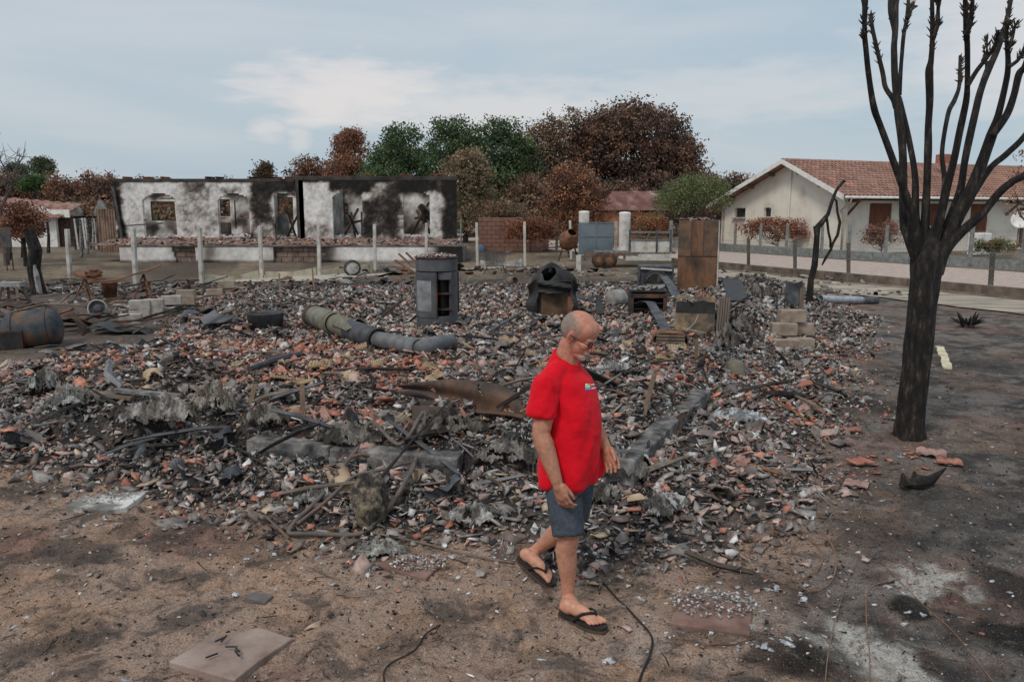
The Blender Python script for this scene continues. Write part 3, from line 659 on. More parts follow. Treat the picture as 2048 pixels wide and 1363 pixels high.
# ------------------------------------------------------------------ burnt ruin
WD = 39.0
rl = D(238, 480, WD).x; rr_ = D(915, 480, WD).x; FLOOR = 0.95
ruin = thing('burnt_house_ruin', 'roofless burnt white house with arched openings and soot streaked walls behind the concrete posts', 'ruin', (rl, WD, 0))
def ux(px): return D(px, 450, WD).x-rl
def uz(py): return D(600, py, WD).z
RW = rr_-rl
OPEN = [(293, 357, 386, 398), (442, 503, 386, 398), (552, 602, 387, 389), (671, 729, 382, 393), (810, 863, 382, 393)]
OPS = [(ux(a), ux(b), uz(c), uz(d)) for a, b, c, d in OPEN]
def in_open(u, z):
    for a, b, zt, zs in OPS:
        if a < u < b:
            k = (u-(a+b)/2)/((b-a)/2); top = zs+(zt-zs)*(1-k*k)
            if z < top: return True
    return False
def soot(u, z, seed=0):
    """how black the plaster is: soot above the openings and along the top, with shapes of its own"""
    n = fbm(u+seed, z*1.3, 5, 0.9); nf_ = fbm(u*1.0+seed, z+9, 4, 4.0)
    s = 0.13+0*u
    w1 = (fbm(u+seed+20, z, 5, 1.6)-.5)*.8; w2 = (fbm(u+seed-20, z+5, 5, 1.8)-.5)*.55
    uu_, zz_ = u+w1, z+w2
    def rect(p0, p1, y0, y1, val, sf=.30):          # ragged patch of soot or of clean plaster
        nonlocal s
        a, b = ux(p0), ux(p1); c, d = uz(y1), uz(y0)
        m_ = sst(a-sf, a+sf, uu_)*sst(b+sf, b-sf, uu_)*sst(c-sf, c+sf, zz_)*sst(d+sf, d-sf, zz_); s = s+(val-s)*m_
    rect(365, 445, 366, 478, .34, .4); rect(370, 430, 362, 385, .72, .3); rect(230, 252, 350, 490, .95, .15); rect(250, 290, 364, 380, .45)
    rect(505, 553, 350, 478, .93, .22); rect(530, 610, 350, 386, .97, .2); rect(505, 550, 445, 490, .55, .25); rect(452, 490, 374, 386, .5, .12)
    rect(613, 668, 365, 470, .06, .2); rect(613, 665, 445, 490, .42, .25); rect(605, 613, 350, 490, .95, .1)
    rect(662, 748, 350, 386, .98, .22); rect(735, 750, 384, 398, .1, .1); rect(728, 756, 398, 478, .80, .2); rect(752, 808, 366, 480, .72, .25); rect(756, 776, 360, 386, .40, .15)
    rect(795, 880, 350, 386, .97, .2); rect(866, 884, 386, 470, .14, .12); rect(884, 920, 350, 485, .93, .2); s = s+.10*(u > ux(672))
    s = np.maximum(s, sst(uz(369), uz(362), z+w2*.25)*.97)
    sp2 = fbm(u+seed+3, z*1.0, 3, 11.0); return np.clip(s+(n-0.5)*.35+(nf_-0.5)*0.55+(sp2-.5)*.5, 0, 1)
def wall_grid(name, u0, u1, z0, z1, y, mat, hole=None, sootf=None, parent=None, step=0.075, thick=0.2, base=(206, 202, 198), brown=0.35):
    nu = max(2, int((u1-u0)/step)); nv = max(2, int((z1-z0)/step)); m = MB()
    m.grid(lambda u, v: (u0+(u1-u0)*u, y, z0+(z1-z0)*v), nu, nv, None, (lambda u, v: hole(u0+(u1-u0)*u, z0+(z1-z0)*v)) if hole else None)
    V = np.array(m.v); s = (sootf or soot)(V[:, 0], V[:, 2])
    w = np.array(C(*base)); b = np.array(C(126, 106, 94)); k = np.array(C(40, 37, 36)); g = np.array(C(150, 145, 142))
    ramp = np.array([w, np.array(C(176, 171, 166)), np.array(C(118, 108, 101)), np.array(C(60, 55, 52)), np.array(C(33, 31, 30))]); c = np.stack([np.interp(s, [0, .28, .52, .74, 1], ramp[:, q_]) for q_ in range(3)], 1)
    o = m.build(name, mat, parent, colors=np.clip(c, 0.005, 0.85)); sm = o.modifiers.new('solid', 'SOLIDIFY'); sm.thickness = thick; sm.offset = 1
    return o
plaster = vcmat('sooted_plaster', 0.93, 0.18, 5, 0.3, 30, 0.2)
us = ux(605)
wall_grid('wall', 0, us, FLOOR-0.35, uz(364), 0, plaster, in_open, None, ruin)
wall_grid('wall', us, RW, FLOOR-0.35, uz(361), -0.25, plaster, in_open, None, ruin)
MB().box((us+0.04, -0.2, 2.15), (0.36, 0.5, 3.36)).build('pilaster', nmat('soot_black', [(0.3, (34, 32, 31)), (0.7, (78, 70, 64))], 2, 0.9, 0.3), ruin)
blk = nmat('soot_black', [])
def beam(u0, u1, z0, z1, y, name='coping_beam'):
    MB().box(((u0+u1)/2, y, (z0+z1)/2), (u1-u0, 0.36, z1-z0)).build(name, blk, ruin, bevel=0.02)
beam(-0.1, us-0.05, uz(364), uz(357.5), 0.05); beam(us-0.3, RW+0.05, uz(361), uz(353), -0.2)
for k in range(26):      # broken roof tiles left along the wall head
    u = random.uniform(0.2, RW-0.2); zt = uz(357.5) if u < us else uz(353)
    MB().lathe([(0.09, -0.2), (0.07, 0.2)], 6, (0, 0, 0), 0, math.pi, rotm(R(90)*0, R(90), random.uniform(-.6, .6))).build('broken_tile', M['tilered'] if k % 3 else blk, ruin, (u, 0 if u < us else -0.2, zt+0.01), solid=0.015)
# blocks showing through the plaster of the pier between the first two openings
bw, bh = 0.50, 0.235; u0, u1 = ux(362), ux(440); k = 0; z = uz(476)
while z+bh < uz(392):
    off = 0 if k % 2 else -bw/2; u = u0+off
    while u < u1:
        a, b = max(u, u0), min(u+bw, u1)
        if b-a > 0.12 and random.random() < 0.93:
            m = MB(); n = 4
            m.box(((a+b)/2, -0.012, z+bh/2), (b-a-0.022, 0.05, bh-0.02))
            V = np.array(m.v); s = float(np.clip(soot(np.array([(a+b)/2]), np.array([z+bh/2]))[0]*0.9+random.uniform(-.06, .12), 0, 1))
            w = np.array(C(190, 186, 184)); kx = np.array(C(70, 66, 66)); cc = w+(kx-w)*s
            m.build('block', plaster, ruin, colors=np.tile(cc, (len(V), 1)), bevel=0.008)
        u += bw
    z += bh; k += 1
# terrace with its white front wall and the bared blocks
TD = 35.8; ty = TD-WD
tl, tr = D(242, 500, TD).x-rl, D(925, 500, TD).x-rl
def txx(px): return D(px, 505, TD).x-rl
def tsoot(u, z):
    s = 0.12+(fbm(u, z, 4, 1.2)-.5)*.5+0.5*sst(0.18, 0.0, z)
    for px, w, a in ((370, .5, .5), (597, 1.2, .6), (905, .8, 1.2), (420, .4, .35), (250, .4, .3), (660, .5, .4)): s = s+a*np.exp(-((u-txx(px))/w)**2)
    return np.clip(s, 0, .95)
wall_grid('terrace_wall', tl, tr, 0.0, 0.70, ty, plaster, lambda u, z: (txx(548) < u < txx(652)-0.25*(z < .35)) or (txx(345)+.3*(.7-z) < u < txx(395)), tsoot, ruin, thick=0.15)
brn = nmat('bared_block', [(0.3, (78, 66, 60)), (0.55, (118, 100, 90)), (0.75, (142, 126, 116))], 3, 0.95, 0.4, 50)
for (pa, pb) in ((545, 655), (343, 398)):
    for row in range(3):
        u = txx(pa)+(0.25 if row % 2 else 0)-0.1
        while u < txx(pb):
            MB().box((u+0.24, ty+0.10, 0.115+row*0.232), (0.475, 0.16, 0.215)).build('block', brn, ruin, bevel=0.01); u += 0.495
MB().box(((tl+tr)/2, ty/2+0.15, 0.33), (tr-tl, -ty-0.1, 0.66)).build('terrace_slab', M['sootconcrete'], ruin)
MB().box(((tl+tr)/2, ty-0.03, 0.735), (tr-tl+0.1, 0.3, 0.07)).build('terrace_coping', nmat('sooty_coping', [(0.3, (50, 46, 44)), (0.6, (110, 100, 94))], 2, .9, .3), ruin, bevel=0.01)
# interior: back wall with windows, partitions, white rubble, hanging timbers
BD = 9.0
bu = lambda px: D(px, 450, WD+BD).x-rl; bz = lambda py: D(600, py, WD+BD).z
BW = [(bu(307), bu(356), bz(443), bz(404)), (bu(443), bu(466), bz(432), bz(399)), (bu(559), bu(590), bz(472), bz(396)), (bu(690), bu(700), bz(430), bz(408))]
def bhole(u, z): return any(a < u < b and c < z < d for a, b, c, d in BW)
isoot_shade = lambda u, z: np.clip(0.38+(fbm(u+40, z, 5, 1.1)-.5)*1.9+0.5*sst(2.9, 3.4, z), 0, 0.9)  # soot, greyed further to paint indoor shade behind the openings
wall_grid('back_wall', bu(242), bu(905), 0.6, 3.35, BD, plaster, bhole, isoot_shade, ruin, 0.12)
for a, b, c, d in BW:
    m = MB(); m.box(((a+b)/2, BD-.1, d), (b-a+.1, .12, .1)).box(((a+b)/2, BD-.1, c), (b-a+.1, .14, .07))
    for u in (a, b): m.box((u, BD-.1, (c+d)/2), (.08, .12, d-c))
    m.build('window_frame', blk, ruin)
for (px, y0, y1, zt) in ((500, 1.5, 4.5, 3.2), (610, .4, 8.7, 3.4), (735, 2.0, 8.7, 3.2), (870, .4, 8.7, 3.1)):
    m = MB(); u = ux(px); m.box((u, (y0+y1)/2, (zt+.6)/2), (.14, y1-y0, zt-.6)); m.build('partition_wall', nmat('sooty_dim_white', [(0.3, (70, 67, 65)), (0.5, (122, 118, 114)), (0.75, (176, 172, 168))], 1.4, .93, .3), ruin)  # sooty plaster with the rooms' shade mixed into its grey
sw = nmat('sooty_dim_white', [])
MB().box((ux(482), 4.6, 1.35), (2.1, .14, 1.5)).build('partition_wall', sw, ruin)
MB().box((ux(330), 5.5, 1.25), (2.4, .5, .8)).build('burnt_counter', blk, ruin)
MB().box((ux(715), 3.6, 1.6), (.9, .7, 1.3)).build('burnt_cupboard', M['sootmetal'], ruin, bevel=.02)
m = MB()
m.grid(lambda u, v: (0.2+(RW-.4)*u, 0.15+(BD-.4)*v, 0.82+0.25*fbm(np.array([u*30]), np.array([v*14]), 3)[0]), 60, 30)
m.build('floor_debris', nmat('white_debris', [(0.35, (92, 86, 82)), (0.5, (168, 160, 154)), (0.7, (206, 202, 198))], 2.2, .95, .5, 30), ruin)
m = MB(); m.grid(lambda u, v: (0.05+(RW)*u, ty+.2+(-ty-.25)*v, 0.72+0.24*v**1.5+0.1*fbm(np.array([u*50]), np.array([v*9]), 3)[0]), 120, 16)
m.build('terrace_debris', nmat('terrace_debris', [(0.35, (70, 64, 60)), (0.5, (116, 92, 82)), (0.62, (136, 106, 94)), (0.75, (150, 144, 138))], 3.5, .95, .6, 30), ruin)
tv, tt, tcol = [], [], []
for k in range(900):
    u = random.uniform(0.1, RW); v = random.random(); g_ = random.randrange(len(GEO)); s = random.uniform(.05, .14); a = random.uniform(0, 6.3)
    inside = random.random() < 0.35
    if inside: yv = random.uniform(.4, 8); zz = 1.0
    else: yv = ty+.2+(-ty-.3)*v; zz = 0.80+0.24*v**1.5
    rm = np.array(rotm(random.gauss(0, .4), random.gauss(0, .4), a)); p = GEO[g_][0]*s @ rm.T+np.array([u, yv, zz]); tt.append(GEO[g_][1]+12*k); tv.append(p)
    cc = PAL[random.choice(('white', 'white', 'mid', 'dark'))] if inside else PAL[random.choice(('red', 'grey', 'orange', 'grey', 'mid', 'dark', 'pink', 'dark'))]
    tcol.append(np.tile(cc, (12, 1)))
o = link('terrace_rubble', npmesh('terrace_rubble', np.concatenate(tv), np.concatenate(tt), np.concatenate(tcol), rub), ruin); o['kind'] = 'stuff'
for (pa, ya, za, pb, yb, zb, w) in ((560, 1.2, 1.0, 590, 1.6, 2.6, .09), (566, 2.2, 1.0, 545, 2.6, 2.4, .08), (596, 1.0, 1.0, 580, 2.0, 2.9, .1), (676, 1.5, 1.1, 700, 2.2, 2.4, .09), (700, 1.2, 1.0, 682, 2.6, 2.2, .1), (672, 2.0, 1.6, 726, 2.2, 1.9, .12), (690, 1.0, 2.1, 706, 1.2, 1.1, .08), (815, 1.4, 1.1, 850, 2.0, 2.7, .1), (855, 1.2, 1.2, 822, 2.6, 2.3, .12), (820, 2, 1.9, 860, 1.6, 2.1, .1), (835, 1.5, 2.6, 848, 1.2, 1.4, .12), (452, 1.4, 2.8, 452, 1.4, 1.4, .05), (495, .6, 2.9, 495, .6, 2.2, .06)):
    MB().bar((ux(pa), ya, za), (ux(pb), yb, zb), w, w).build('charred_timber', M['char'] if random.random() < .6 else M['darkrust'], ruin)
MB().grid(lambda u, v: (ux(835)+.9*u+.2*math.sin(v*5), 1.6+.3*math.sin(u*4+v*2), 1.7+.8*v+.15*math.sin(u*6)), 10, 10).build('bent_sheet', M['wood'], ruin, solid=.02)
# iron hinge bars left on the walls, the wall vent and the fallen bracket
for (pa, pb, py) in ((266, 290, 398), (327, 356, 397), (329, 356, 411), (274, 295, 439), (655, 671, 393), (648, 672, 396), (480, 503, 436), (865, 888, 396), (866, 886, 431), (731, 752, 433), (442, 454, 436)):
    MB().box((ux((pa+pb)/2), -0.06-(0.25 if pa > 605 else 0), uz(py)), (ux(pb)-ux(pa), .05, .06)).build('hinge_bar', M['rust'], ruin)
MB().lathe([(.02, -.06), (.16, -.05), (.19, 0), (.2, .04)], 14, (ux(269), -.06, uz(436)), rot=rotm(R(90))).build('wall_vent', M['tilered'], ruin)
m = MB(); m.bar((ux(250), -.35, .7), (ux(253)-.35, -.3, uz(376)), .12, .1); m.bar((ux(259), -.4, uz(451)), (ux(334), -.4, uz(446)), .07, .06); m.build('steel_bracket', M['sootmetal'], ruin)
# rubble and brown timber heap at the terrace foot
for (px, py, l, a) in ((352, 559, 1.6, .5), (310, 555, 1.3, .3)): pass

# ------------------------------------------------------------------ white house
HA = math.atan2(.386, .923)
house = thing('white_house', 'intact cream rendered bungalow with terracotta tile roof and brown shutters across the road', 'house', (17.7, 43.0, 0), HA)
render_ = nmat('cream_render', [(0.3, (182, 172, 158)), (0.5, (206, 197, 184)), (0.75, (214, 206, 194))], 0.9, .95, .35, 25, detail=8)
HL = 24.0; AP, APZ = 4.14, 5.15; EY, EZ = -0.65, 3.05; LY, LZ = 11.0, 2.65
def rz(y): return APZ-(APZ-EZ)*(AP-y)/(AP-EY) if y < AP else APZ-(APZ-LZ)*(y-AP)/(LY-AP)
gw = [(8.6, 1.0, 1.88, 2.5), (6.05, .62, 1.92, 2.5)]
# gable built as a grid so that the two small windows are real openings
m = MB(); nu, nv = 120, 56
def gf(u, v): y = 0.0+10.4*u; return (0, y, -0.1+(rz(y)-0.14+0.1)*v)
def gs(u, v):
    y = 10.4*u; z = -0.1+(rz(y)-0.04)*v
    return any(abs(y-c) < w/2 and a < z < b for c, w, a, b in gw)
m.grid(gf, nu, nv, None, gs); o = m.build('gable_wall', render_, house); sm = o.modifiers.new('s', 'SOLIDIFY'); sm.thickness = .25; sm.offset = -1 if False else 1
for c, w, a, b in gw:
    f = MB().box((.22, c, (a+b)/2), (.03, w, b-a)).build('window', nmat('dark_glass', [(0.3, (30, 32, 36)), (0.7, (60, 62, 66))], 2, .15, 0, spec=.5), house)
    mm_ = MB(); [mm_.box((.17, c+dy, (a+b)/2), (.04, .05, b-a)) for dy in (-w/2+.03, w/2-.03)]; mm_.box((.17, c, b-.03), (.04, w, .05)); mm_.build('frame', M['wood'], f)
    MB().box((-.06, c, a-.04), (.22, w+.18, .08)).build('sill', M['concrete'], f)
SHX = [(2.1, 3.7, 1.05, 2.68), (10.0, 11.4, 1.05, 2.68), (14.2, 15.3, .1, 2.5), (6.3, 7.5, 1.05, 2.68)]
m = MB(); m.grid(lambda u, v: (.02+(HL)*u, .3, -.1+2.95*v), 200, 40, None, lambda u, v: any(a < HL*u < b and c < 2.95*v-.1 < d for a, b, c, d in SHX)); o = m.build('front_wall', render_, house); sm = o.modifiers.new('s', 'SOLIDIFY'); sm.thickness = .25; sm.offset = -1
MB().box((HL/2, 10.2, 1.25), (HL, .25, 2.5)).build('rear_wall', render_, house)
shm = nmat('brown_shutter', [(0.3, (84, 52, 40)), (0.6, (112, 70, 52)), (0.8, (128, 84, 64))], 5, .8, .3, 40, stretch=(1, 1, .2))
for a, b, c, d in SHX:
    s_ = MB().box(((a+b)/2, .36, (c+d)/2), (b-a, .05, d-c)).build('shutter', shm, house)
    n = 8; w = (b-a)/n
    for i in range(n): MB().box((a+w*(i+.5), .315, (c+d)/2), (w-.018, .04, d-c-.02)).build('board', shm, s_)
    for z in (c+.3, d-.3):
        for k in (0, 1): MB().box((a+(b-a)*(.25+.5*k), .285, z), ((b-a)*.42, .025, .09)).build('ledge', shm, s_)
    MB().box(((a+b)/2, .22, c-.04), (b-a+.2, .22, .08)).build('sill', M['white'], s_)
# roof deck, verge boards, soffit brackets, gutter
dk = nmat('roof_underside', [(0.3, (120, 112, 104)), (0.7, (150, 142, 134))], 2, .9, .2)
m = MB(); m.prism([(EY, EZ-.02), (AP, APZ-.02), (AP, APZ-.10), (EY, EZ-.10)], -.75, HL+.5, 'x'); m.build('roof_slope', dk, house)
tilem = nmat('roof_tile', [(0.28, (92, 74, 66)), (0.45, (128, 98, 86)), (0.6, (146, 112, 98)), (0.8, (158, 126, 112))], .9, .9, .4, 30, detail=8)
m = MB(); m.prism([(LY, LZ+.05), (AP, APZ+.05), (AP, APZ-.10), (LY, LZ-.10)], -.75, HL+.5, 'x'); m.build('roof_slope', tilem, house)
for (y0, z0, y1, z1) in ((EY-.02, EZ, AP, APZ), (AP, APZ, LY+.02, LZ)):
    m = MB(); m.prism([(y0, z0+.06), (y1, z1+.06), (y1, z1-.20), (y0, z0-.20)], -.80, -.752, 'x'); m.build('verge_board', M['white'], house)
for y in (1.2, 2.9, 5.6, 7.4, 9.2): MB().box((-.36, y, rz(y)-.22), (.72, .14, .18)).build('rafter_end', M['wood'], house)
MB().tube([(-.7, EY-.08, EZ-.06), (HL, EY-.08, EZ-.06)], .075, 8).build('gutter', M['white'], house, smooth=True)
MB().tube([(-.3, EY-.08, EZ-.12), (-.3, EY-.05, EZ-.3), (-.25, .0, EZ-.75), (-.1, -.06, EZ-.9), (-.1, -.06, .1)], .05, 8).build('downpipe', M['cream'], house, smooth=True)
MB().tube([(-.08, AP-.05, 4.6), (-.08, AP-.02, 1.2)], .05, 6).build('conduit', M['white'], house)
wd = nmat('eave_timber', [(0.3, (82, 58, 46)), (0.7, (122, 92, 74))], 5, .9, .3)
for x in (.5, 4.6, 8.8, 13, 17): 
    m = MB(); m.bar((x, .3, 2.05), (x, EY+.1, EZ-.22), .1, .1); m.build('eave_brace', wd, house); MB().box((x, -.12, EZ-.24), (.12, .95, .14)).build('eave_beam', wd, house)
# tiles: an S-shaped pan, alike pieces share one mesh
slope = math.atan2(APZ-EZ, AP-EY); SL = math.hypot(APZ-EZ, AP-EY); tw, tl_ = .30, .355
prof = [(-.15, .0), (-.11, .035), (-.06, .05), (0, .035), (.05, .008), (.10, 0), (.15, .0)]
m = MB()
for (t, dz) in ((0, .045), (1, .012)):
    pass
vs = [(x, 0, z*1.5+.06) for x, z in prof]+[(x, tl_+.05, z*1.5+.0) for x, z in prof]+[(x, 0, z+.0) for x, z in prof]
n_ = len(prof); fs = [(i, i+1, n_+i+1, n_+i) for i in range(n_-1)]+[(2*n_+i, 2*n_+i+1, i+1, i) for i in range(n_-1)]
tmeshes = []
for cn, cc in (('a', [(0.3, (116, 90, 80)), (0.6, (138, 106, 94))]), ('b', [(0.3, (128, 100, 88)), (0.6, (150, 116, 104))]), ('c', [(0.3, (102, 82, 74)), (0.6, (124, 98, 88))]), ('d', [(0.3, (154, 104, 86)), (0.6, (172, 122, 102))])):
    me = bpy.data.meshes.new('roof_tile'); me.from_pydata(vs, [], fs); me.materials.append(nmat('roof_tile_'+cn, cc, 6, .9, .3)); tmeshes.append(me)
rows_, cols_ = int(SL/tl_)+1, int((HL+1.2)/tw); restV, restF = [], []
uu = Vector((0, math.cos(slope), math.sin(slope)))
front = sorted([(c, r) for c in range(cols_) for r in range(rows_)])
for q, (c, r) in enumerate(front):
    pos = Vector((-.6+c*tw, EY-.03, EZ+.0))+uu*(r*tl_)
    if r*tl_ > SL-.1: continue
    if q < 300:
        mi = random.choice((0, 0, 1, 1, 2)); mi = 3 if (c, r) in ((4, 11), (5, 11), (3, 6), (4, 6), (6, 4), (5, 4), (7, 9)) else mi
        link('roof_tile', tmeshes[mi], house, pos, (slope, random.uniform(-.02, .02), 0))
    else:
        o0 = len(restV); rm = rotm(slope); restV += [tuple(rm @ Vector(v)+pos) for v in vs]; restF += [tuple(i+o0 for i in f) for f in fs]
me = bpy.data.meshes.new('roof_tiles'); me.from_pydata(restV, [], restF); me.materials.append(tilem); o = link('roof_tiles', me, house); o['kind'] = 'stuff'
for k in range(int((HL+1)/.4)):
    MB().lathe([(.12, -.2), (.135, .22)], 6, (0, 0, 0), 0, math.pi, rotm(R(90), 0, R(90))).build('ridge_tile', tmeshes[k % 2].materials[0], house, (-.55+k*.4, AP, APZ-.02), solid=.02)
MB().box((13.2, AP+.8, APZ+.25), (.9, .7, 1.0)).build('chimney', M['tilered'], house, bevel=.02)
# satellite dish, white box and plants by the house wall
dish = thing('satellite_dish', 'white satellite dish on a thin mast before the front wall of the white house', 'satellite dish', house.matrix_world.to_translation())
dp = D(2040, 440, 42.0); dish.location = (dp.x, dp.y, 0)
MB().lathe([(0.0, .0), (.2, .02), (.36, .07), (.46, .13)], 20, (0, -.08, dp.z), rot=rotm(R(75), 0, R(-35))).build('reflector', M['white'], dish, solid=.015, smooth=True)
MB().tube([(0, 0, 0), (0, 0, dp.z)], .03, 8).build('mast', M['concrete'], dish)
MB().tube([(0, -.1, dp.z-.3), (-.35, -.55, dp.z-.2)], .015, 6).build('feed_arm', M['concrete'], dish)
p = D(1960, 475, 41.5); cab = thing('white_cabinet', 'low white cabinet standing against the white house behind the fence', 'cabinet', (p.x, p.y, 0), HA)
MB().box((0, 0, .6), (1.1, .5, 1.1)).build('body', M['white'], cab, bevel=.02); MB().box((-.27, -.26, .6), (.5, .03, 1.0)).build('door', M['white'], cab, bevel=.01); MB().box((.27, -.26, .6), (.5, .03, 1.0)).build('door', M['white'], cab, bevel=.01)

# ------------------------------------------------------------------ shed, brick ruin, gate, pillars
SD = 52.0
a, b = D(1196, 445, SD), D(1330, 445, SD)
shed = thing('tin_roof_shed', 'brick shed with a rusty red corrugated roof behind the gate pillars', 'shed', ((a.x+b.x)/2, SD, 0)); w = b.x-a.x
ez, tz = D(1200, 420, SD).z, D(1300, 379, SD).z
brickm = nmat('orange_brick', [(0.3, (112, 70, 52)), (0.5, (158, 112, 84)), (0.7, (178, 134, 102))], 3, .95, .4, 30)
MB().box((0, 2, ez/2-.1), (w*.94, 4, ez-.1)).build('wall', brickm, shed)
m = MB(); n = 60
def rf(u, v):
    x = -w/2-.1+(w+.5)*u; return (x+1.4*v, -.3+3.8*v, ez-.02+(tz-ez)*v+.03*math.sin(u*n*2*math.pi/2))
tin = nmat('rusty_tin', [(0.3, (88, 58, 52)), (0.5, (116, 80, 72)), (0.64, (136, 104, 96)), (0.74, (180, 166, 160))], 1.6, .8, .2, 30, stretch=(1, .3, 1))
for s in range(5):
    m = MB(); m.grid(lambda u, v: rf((s+u*.985)/5, v), 24, 4); m.build('roof_sheet', tin, shed, (0, 0, .012*(s % 2)), solid=.015)
MB().box((-.2, -.02, 1.0), (.9, .1, 1.9)).build('door', M['darkrust'], shed)
BDm = 46.0; a, b = D(957, 470, BDm), D(1098, 470, BDm); zt = D(1000, 427, BDm).z
br = thing('brick_wall_ruin', 'roofless orange brick wall ruin with a black burnt corner behind the ninth post', 'ruin', (a.x, BDm, 0)); w = b.x-a.x
m = MB()
rowsb = int((zt)/.24)
for r in range(rowsb):
    u = -(.25 if r % 2 else 0)
    while u < w:
        x0, x1 = max(u, 0), min(u+.5, w)
        if x1-x0 > .1: MB().box(((x0+x1)/2, 0, r*.24+.12), (x1-x0-.02, .2, .222)).build('brick', nmat('hollow_brick_burnt', [(0.3, (40, 34, 32)), (0.6, (70, 56, 50))], 2) if (x0 > w*.45 and r > rowsb*.35) else nmat('hollow_brick', [(0.3, (104, 76, 66)), (0.55, (126, 94, 82)), (0.75, (110, 84, 74))], 1.2, .95, .3), br, bevel=.008)
        u += .5
MB().box((w/2, .03, zt/2-.1), (w-.05, .1, zt-.25)).build('mortar', M['sootconcrete'], br)
GD = 40.5
def pillar(px, y0, y1, w, label, d):
    b = D(px, y1, d); b.z = 0; top = D(px, y0, d).z; t = thing('gate_pillar', label, 'pillar', b, R(-10), 'gate pillars')
    MB().lathe([(0, 0), (w, 0), (w, top-.16)], 20).build('shaft', nmat('pillar_white', [(0.3, (140, 134, 128)), (0.55, (196, 190, 184)), (0.8, (212, 208, 202))], 1.5, .92, .2), t, smooth=False)
    MB().lathe([(w*1.02, top-.16), (w*1.06, top-.05), (w*.9, top), (0, top+.02)], 20).build('cap', M['white'], t); return t
pillar(1248, 424, 512, .27, 'tall white round gate pillar right of the blue grey gate', 39.0); pillar(1167, 422, 505, .27, 'white round gate pillar partly hidden behind the blue grey gate', 42.0)
a, b = D(1157, 511, GD), D(1226, 509, GD-.3); zt = D(1180, 445, GD).z; a.z = b.z = 0
gate = thing('sheet_metal_gate', 'blue grey sheet metal gate leaf standing open between the white pillars', 'gate', a, math.atan2(b.y-a.y, b.x-a.x)); w = (b-a).length
gm_ = nmat('gate_paint', [(0.3, (78, 88, 94)), (0.55, (96, 106, 112)), (0.8, (106, 116, 122))], 1.0, .55, .1, 30, spec=.4)
for i in (0, 1):
    for j in (0, 1): MB().box((w*(.25+.5*i), 0, .1+(zt-.1)*(.29 if j == 0 else .78)), (w/2-.05, .03, (zt-.15)*(.55 if j == 0 else .40))).build('panel', gm_, gate)
m = MB()
for x in (.03, w/2, w-.03): m.box((x, -.01, zt/2+.05), (.06, .07, zt-.1))
for z in (.12, .1+(zt-.1)*.575, zt): m.box((w/2, -.015, z), (w, .065, .05))
m.build('frame', gm_, gate); MB().box((w+.12, .05, zt/2), (.16, .16, zt+.15)).build('hinge_post', M['concrete'], gate)
# ------------------------------------------------------------------ posts and small fences in the middle distance
k = 0
for (px, y0, y1, w, kind) in ((990, 436, 497, .12, 0), (1005, 438, 494, .1, 0), (1030, 437, 492, .1, 0), (1076, 438, 499, .14, 1), (1094, 438, 482, .12, 0), (1113, 440, 500, .12, 1), (1060, 438, 484, .1, 0), (922, 437, 490, .1, 0), (930, 440, 482, .1, 0), (1312, 438, 500, .14, 0), (1341, 441, 505, .14, 0)):
    b = G(px, y1); t = D(px, y0, b.y)
    o = MB().box((0, 0, t.z/2-.02), (w, w, t.z+.04)).build('fence_post', gp if kind == 0 else pw, None, b, (0, random.uniform(-.03, .03), random.uniform(0, 1)), bevel=.01)
    tag(o, ('grey concrete' if kind == 0 else 'dark charred wooden')+' roadside post in the row left and right of the gate', 'post', ('grey' if kind == 0 else 'dark')+' roadside posts by the gate')
for k, (px, y0, y1, w) in enumerate(((97, 437, 506, .16), (163, 440, 515, .14), (176, 436, 508, .11), (188, 434, 500, .11), (20, 470, 520, .1), (44, 462, 515, .1))):
    b = G(px, y1); t = D(px-3, y0, b.y)
    o = MB().tube([(0, 0, -.03), (t.x/2-b.x/2+.05, 0, t.z*.5), (t.x-b.x, 0, t.z)], [w*.6, w*.5, w*.35], 7, wob=.12).build('charred_post', M['char'] if k < 1 or k > 3 else M['sootconcrete'], None, b)
    tag(o, 'thin burnt post leaning in the yard left of the ruin', 'post', 'burnt posts left of the ruin')
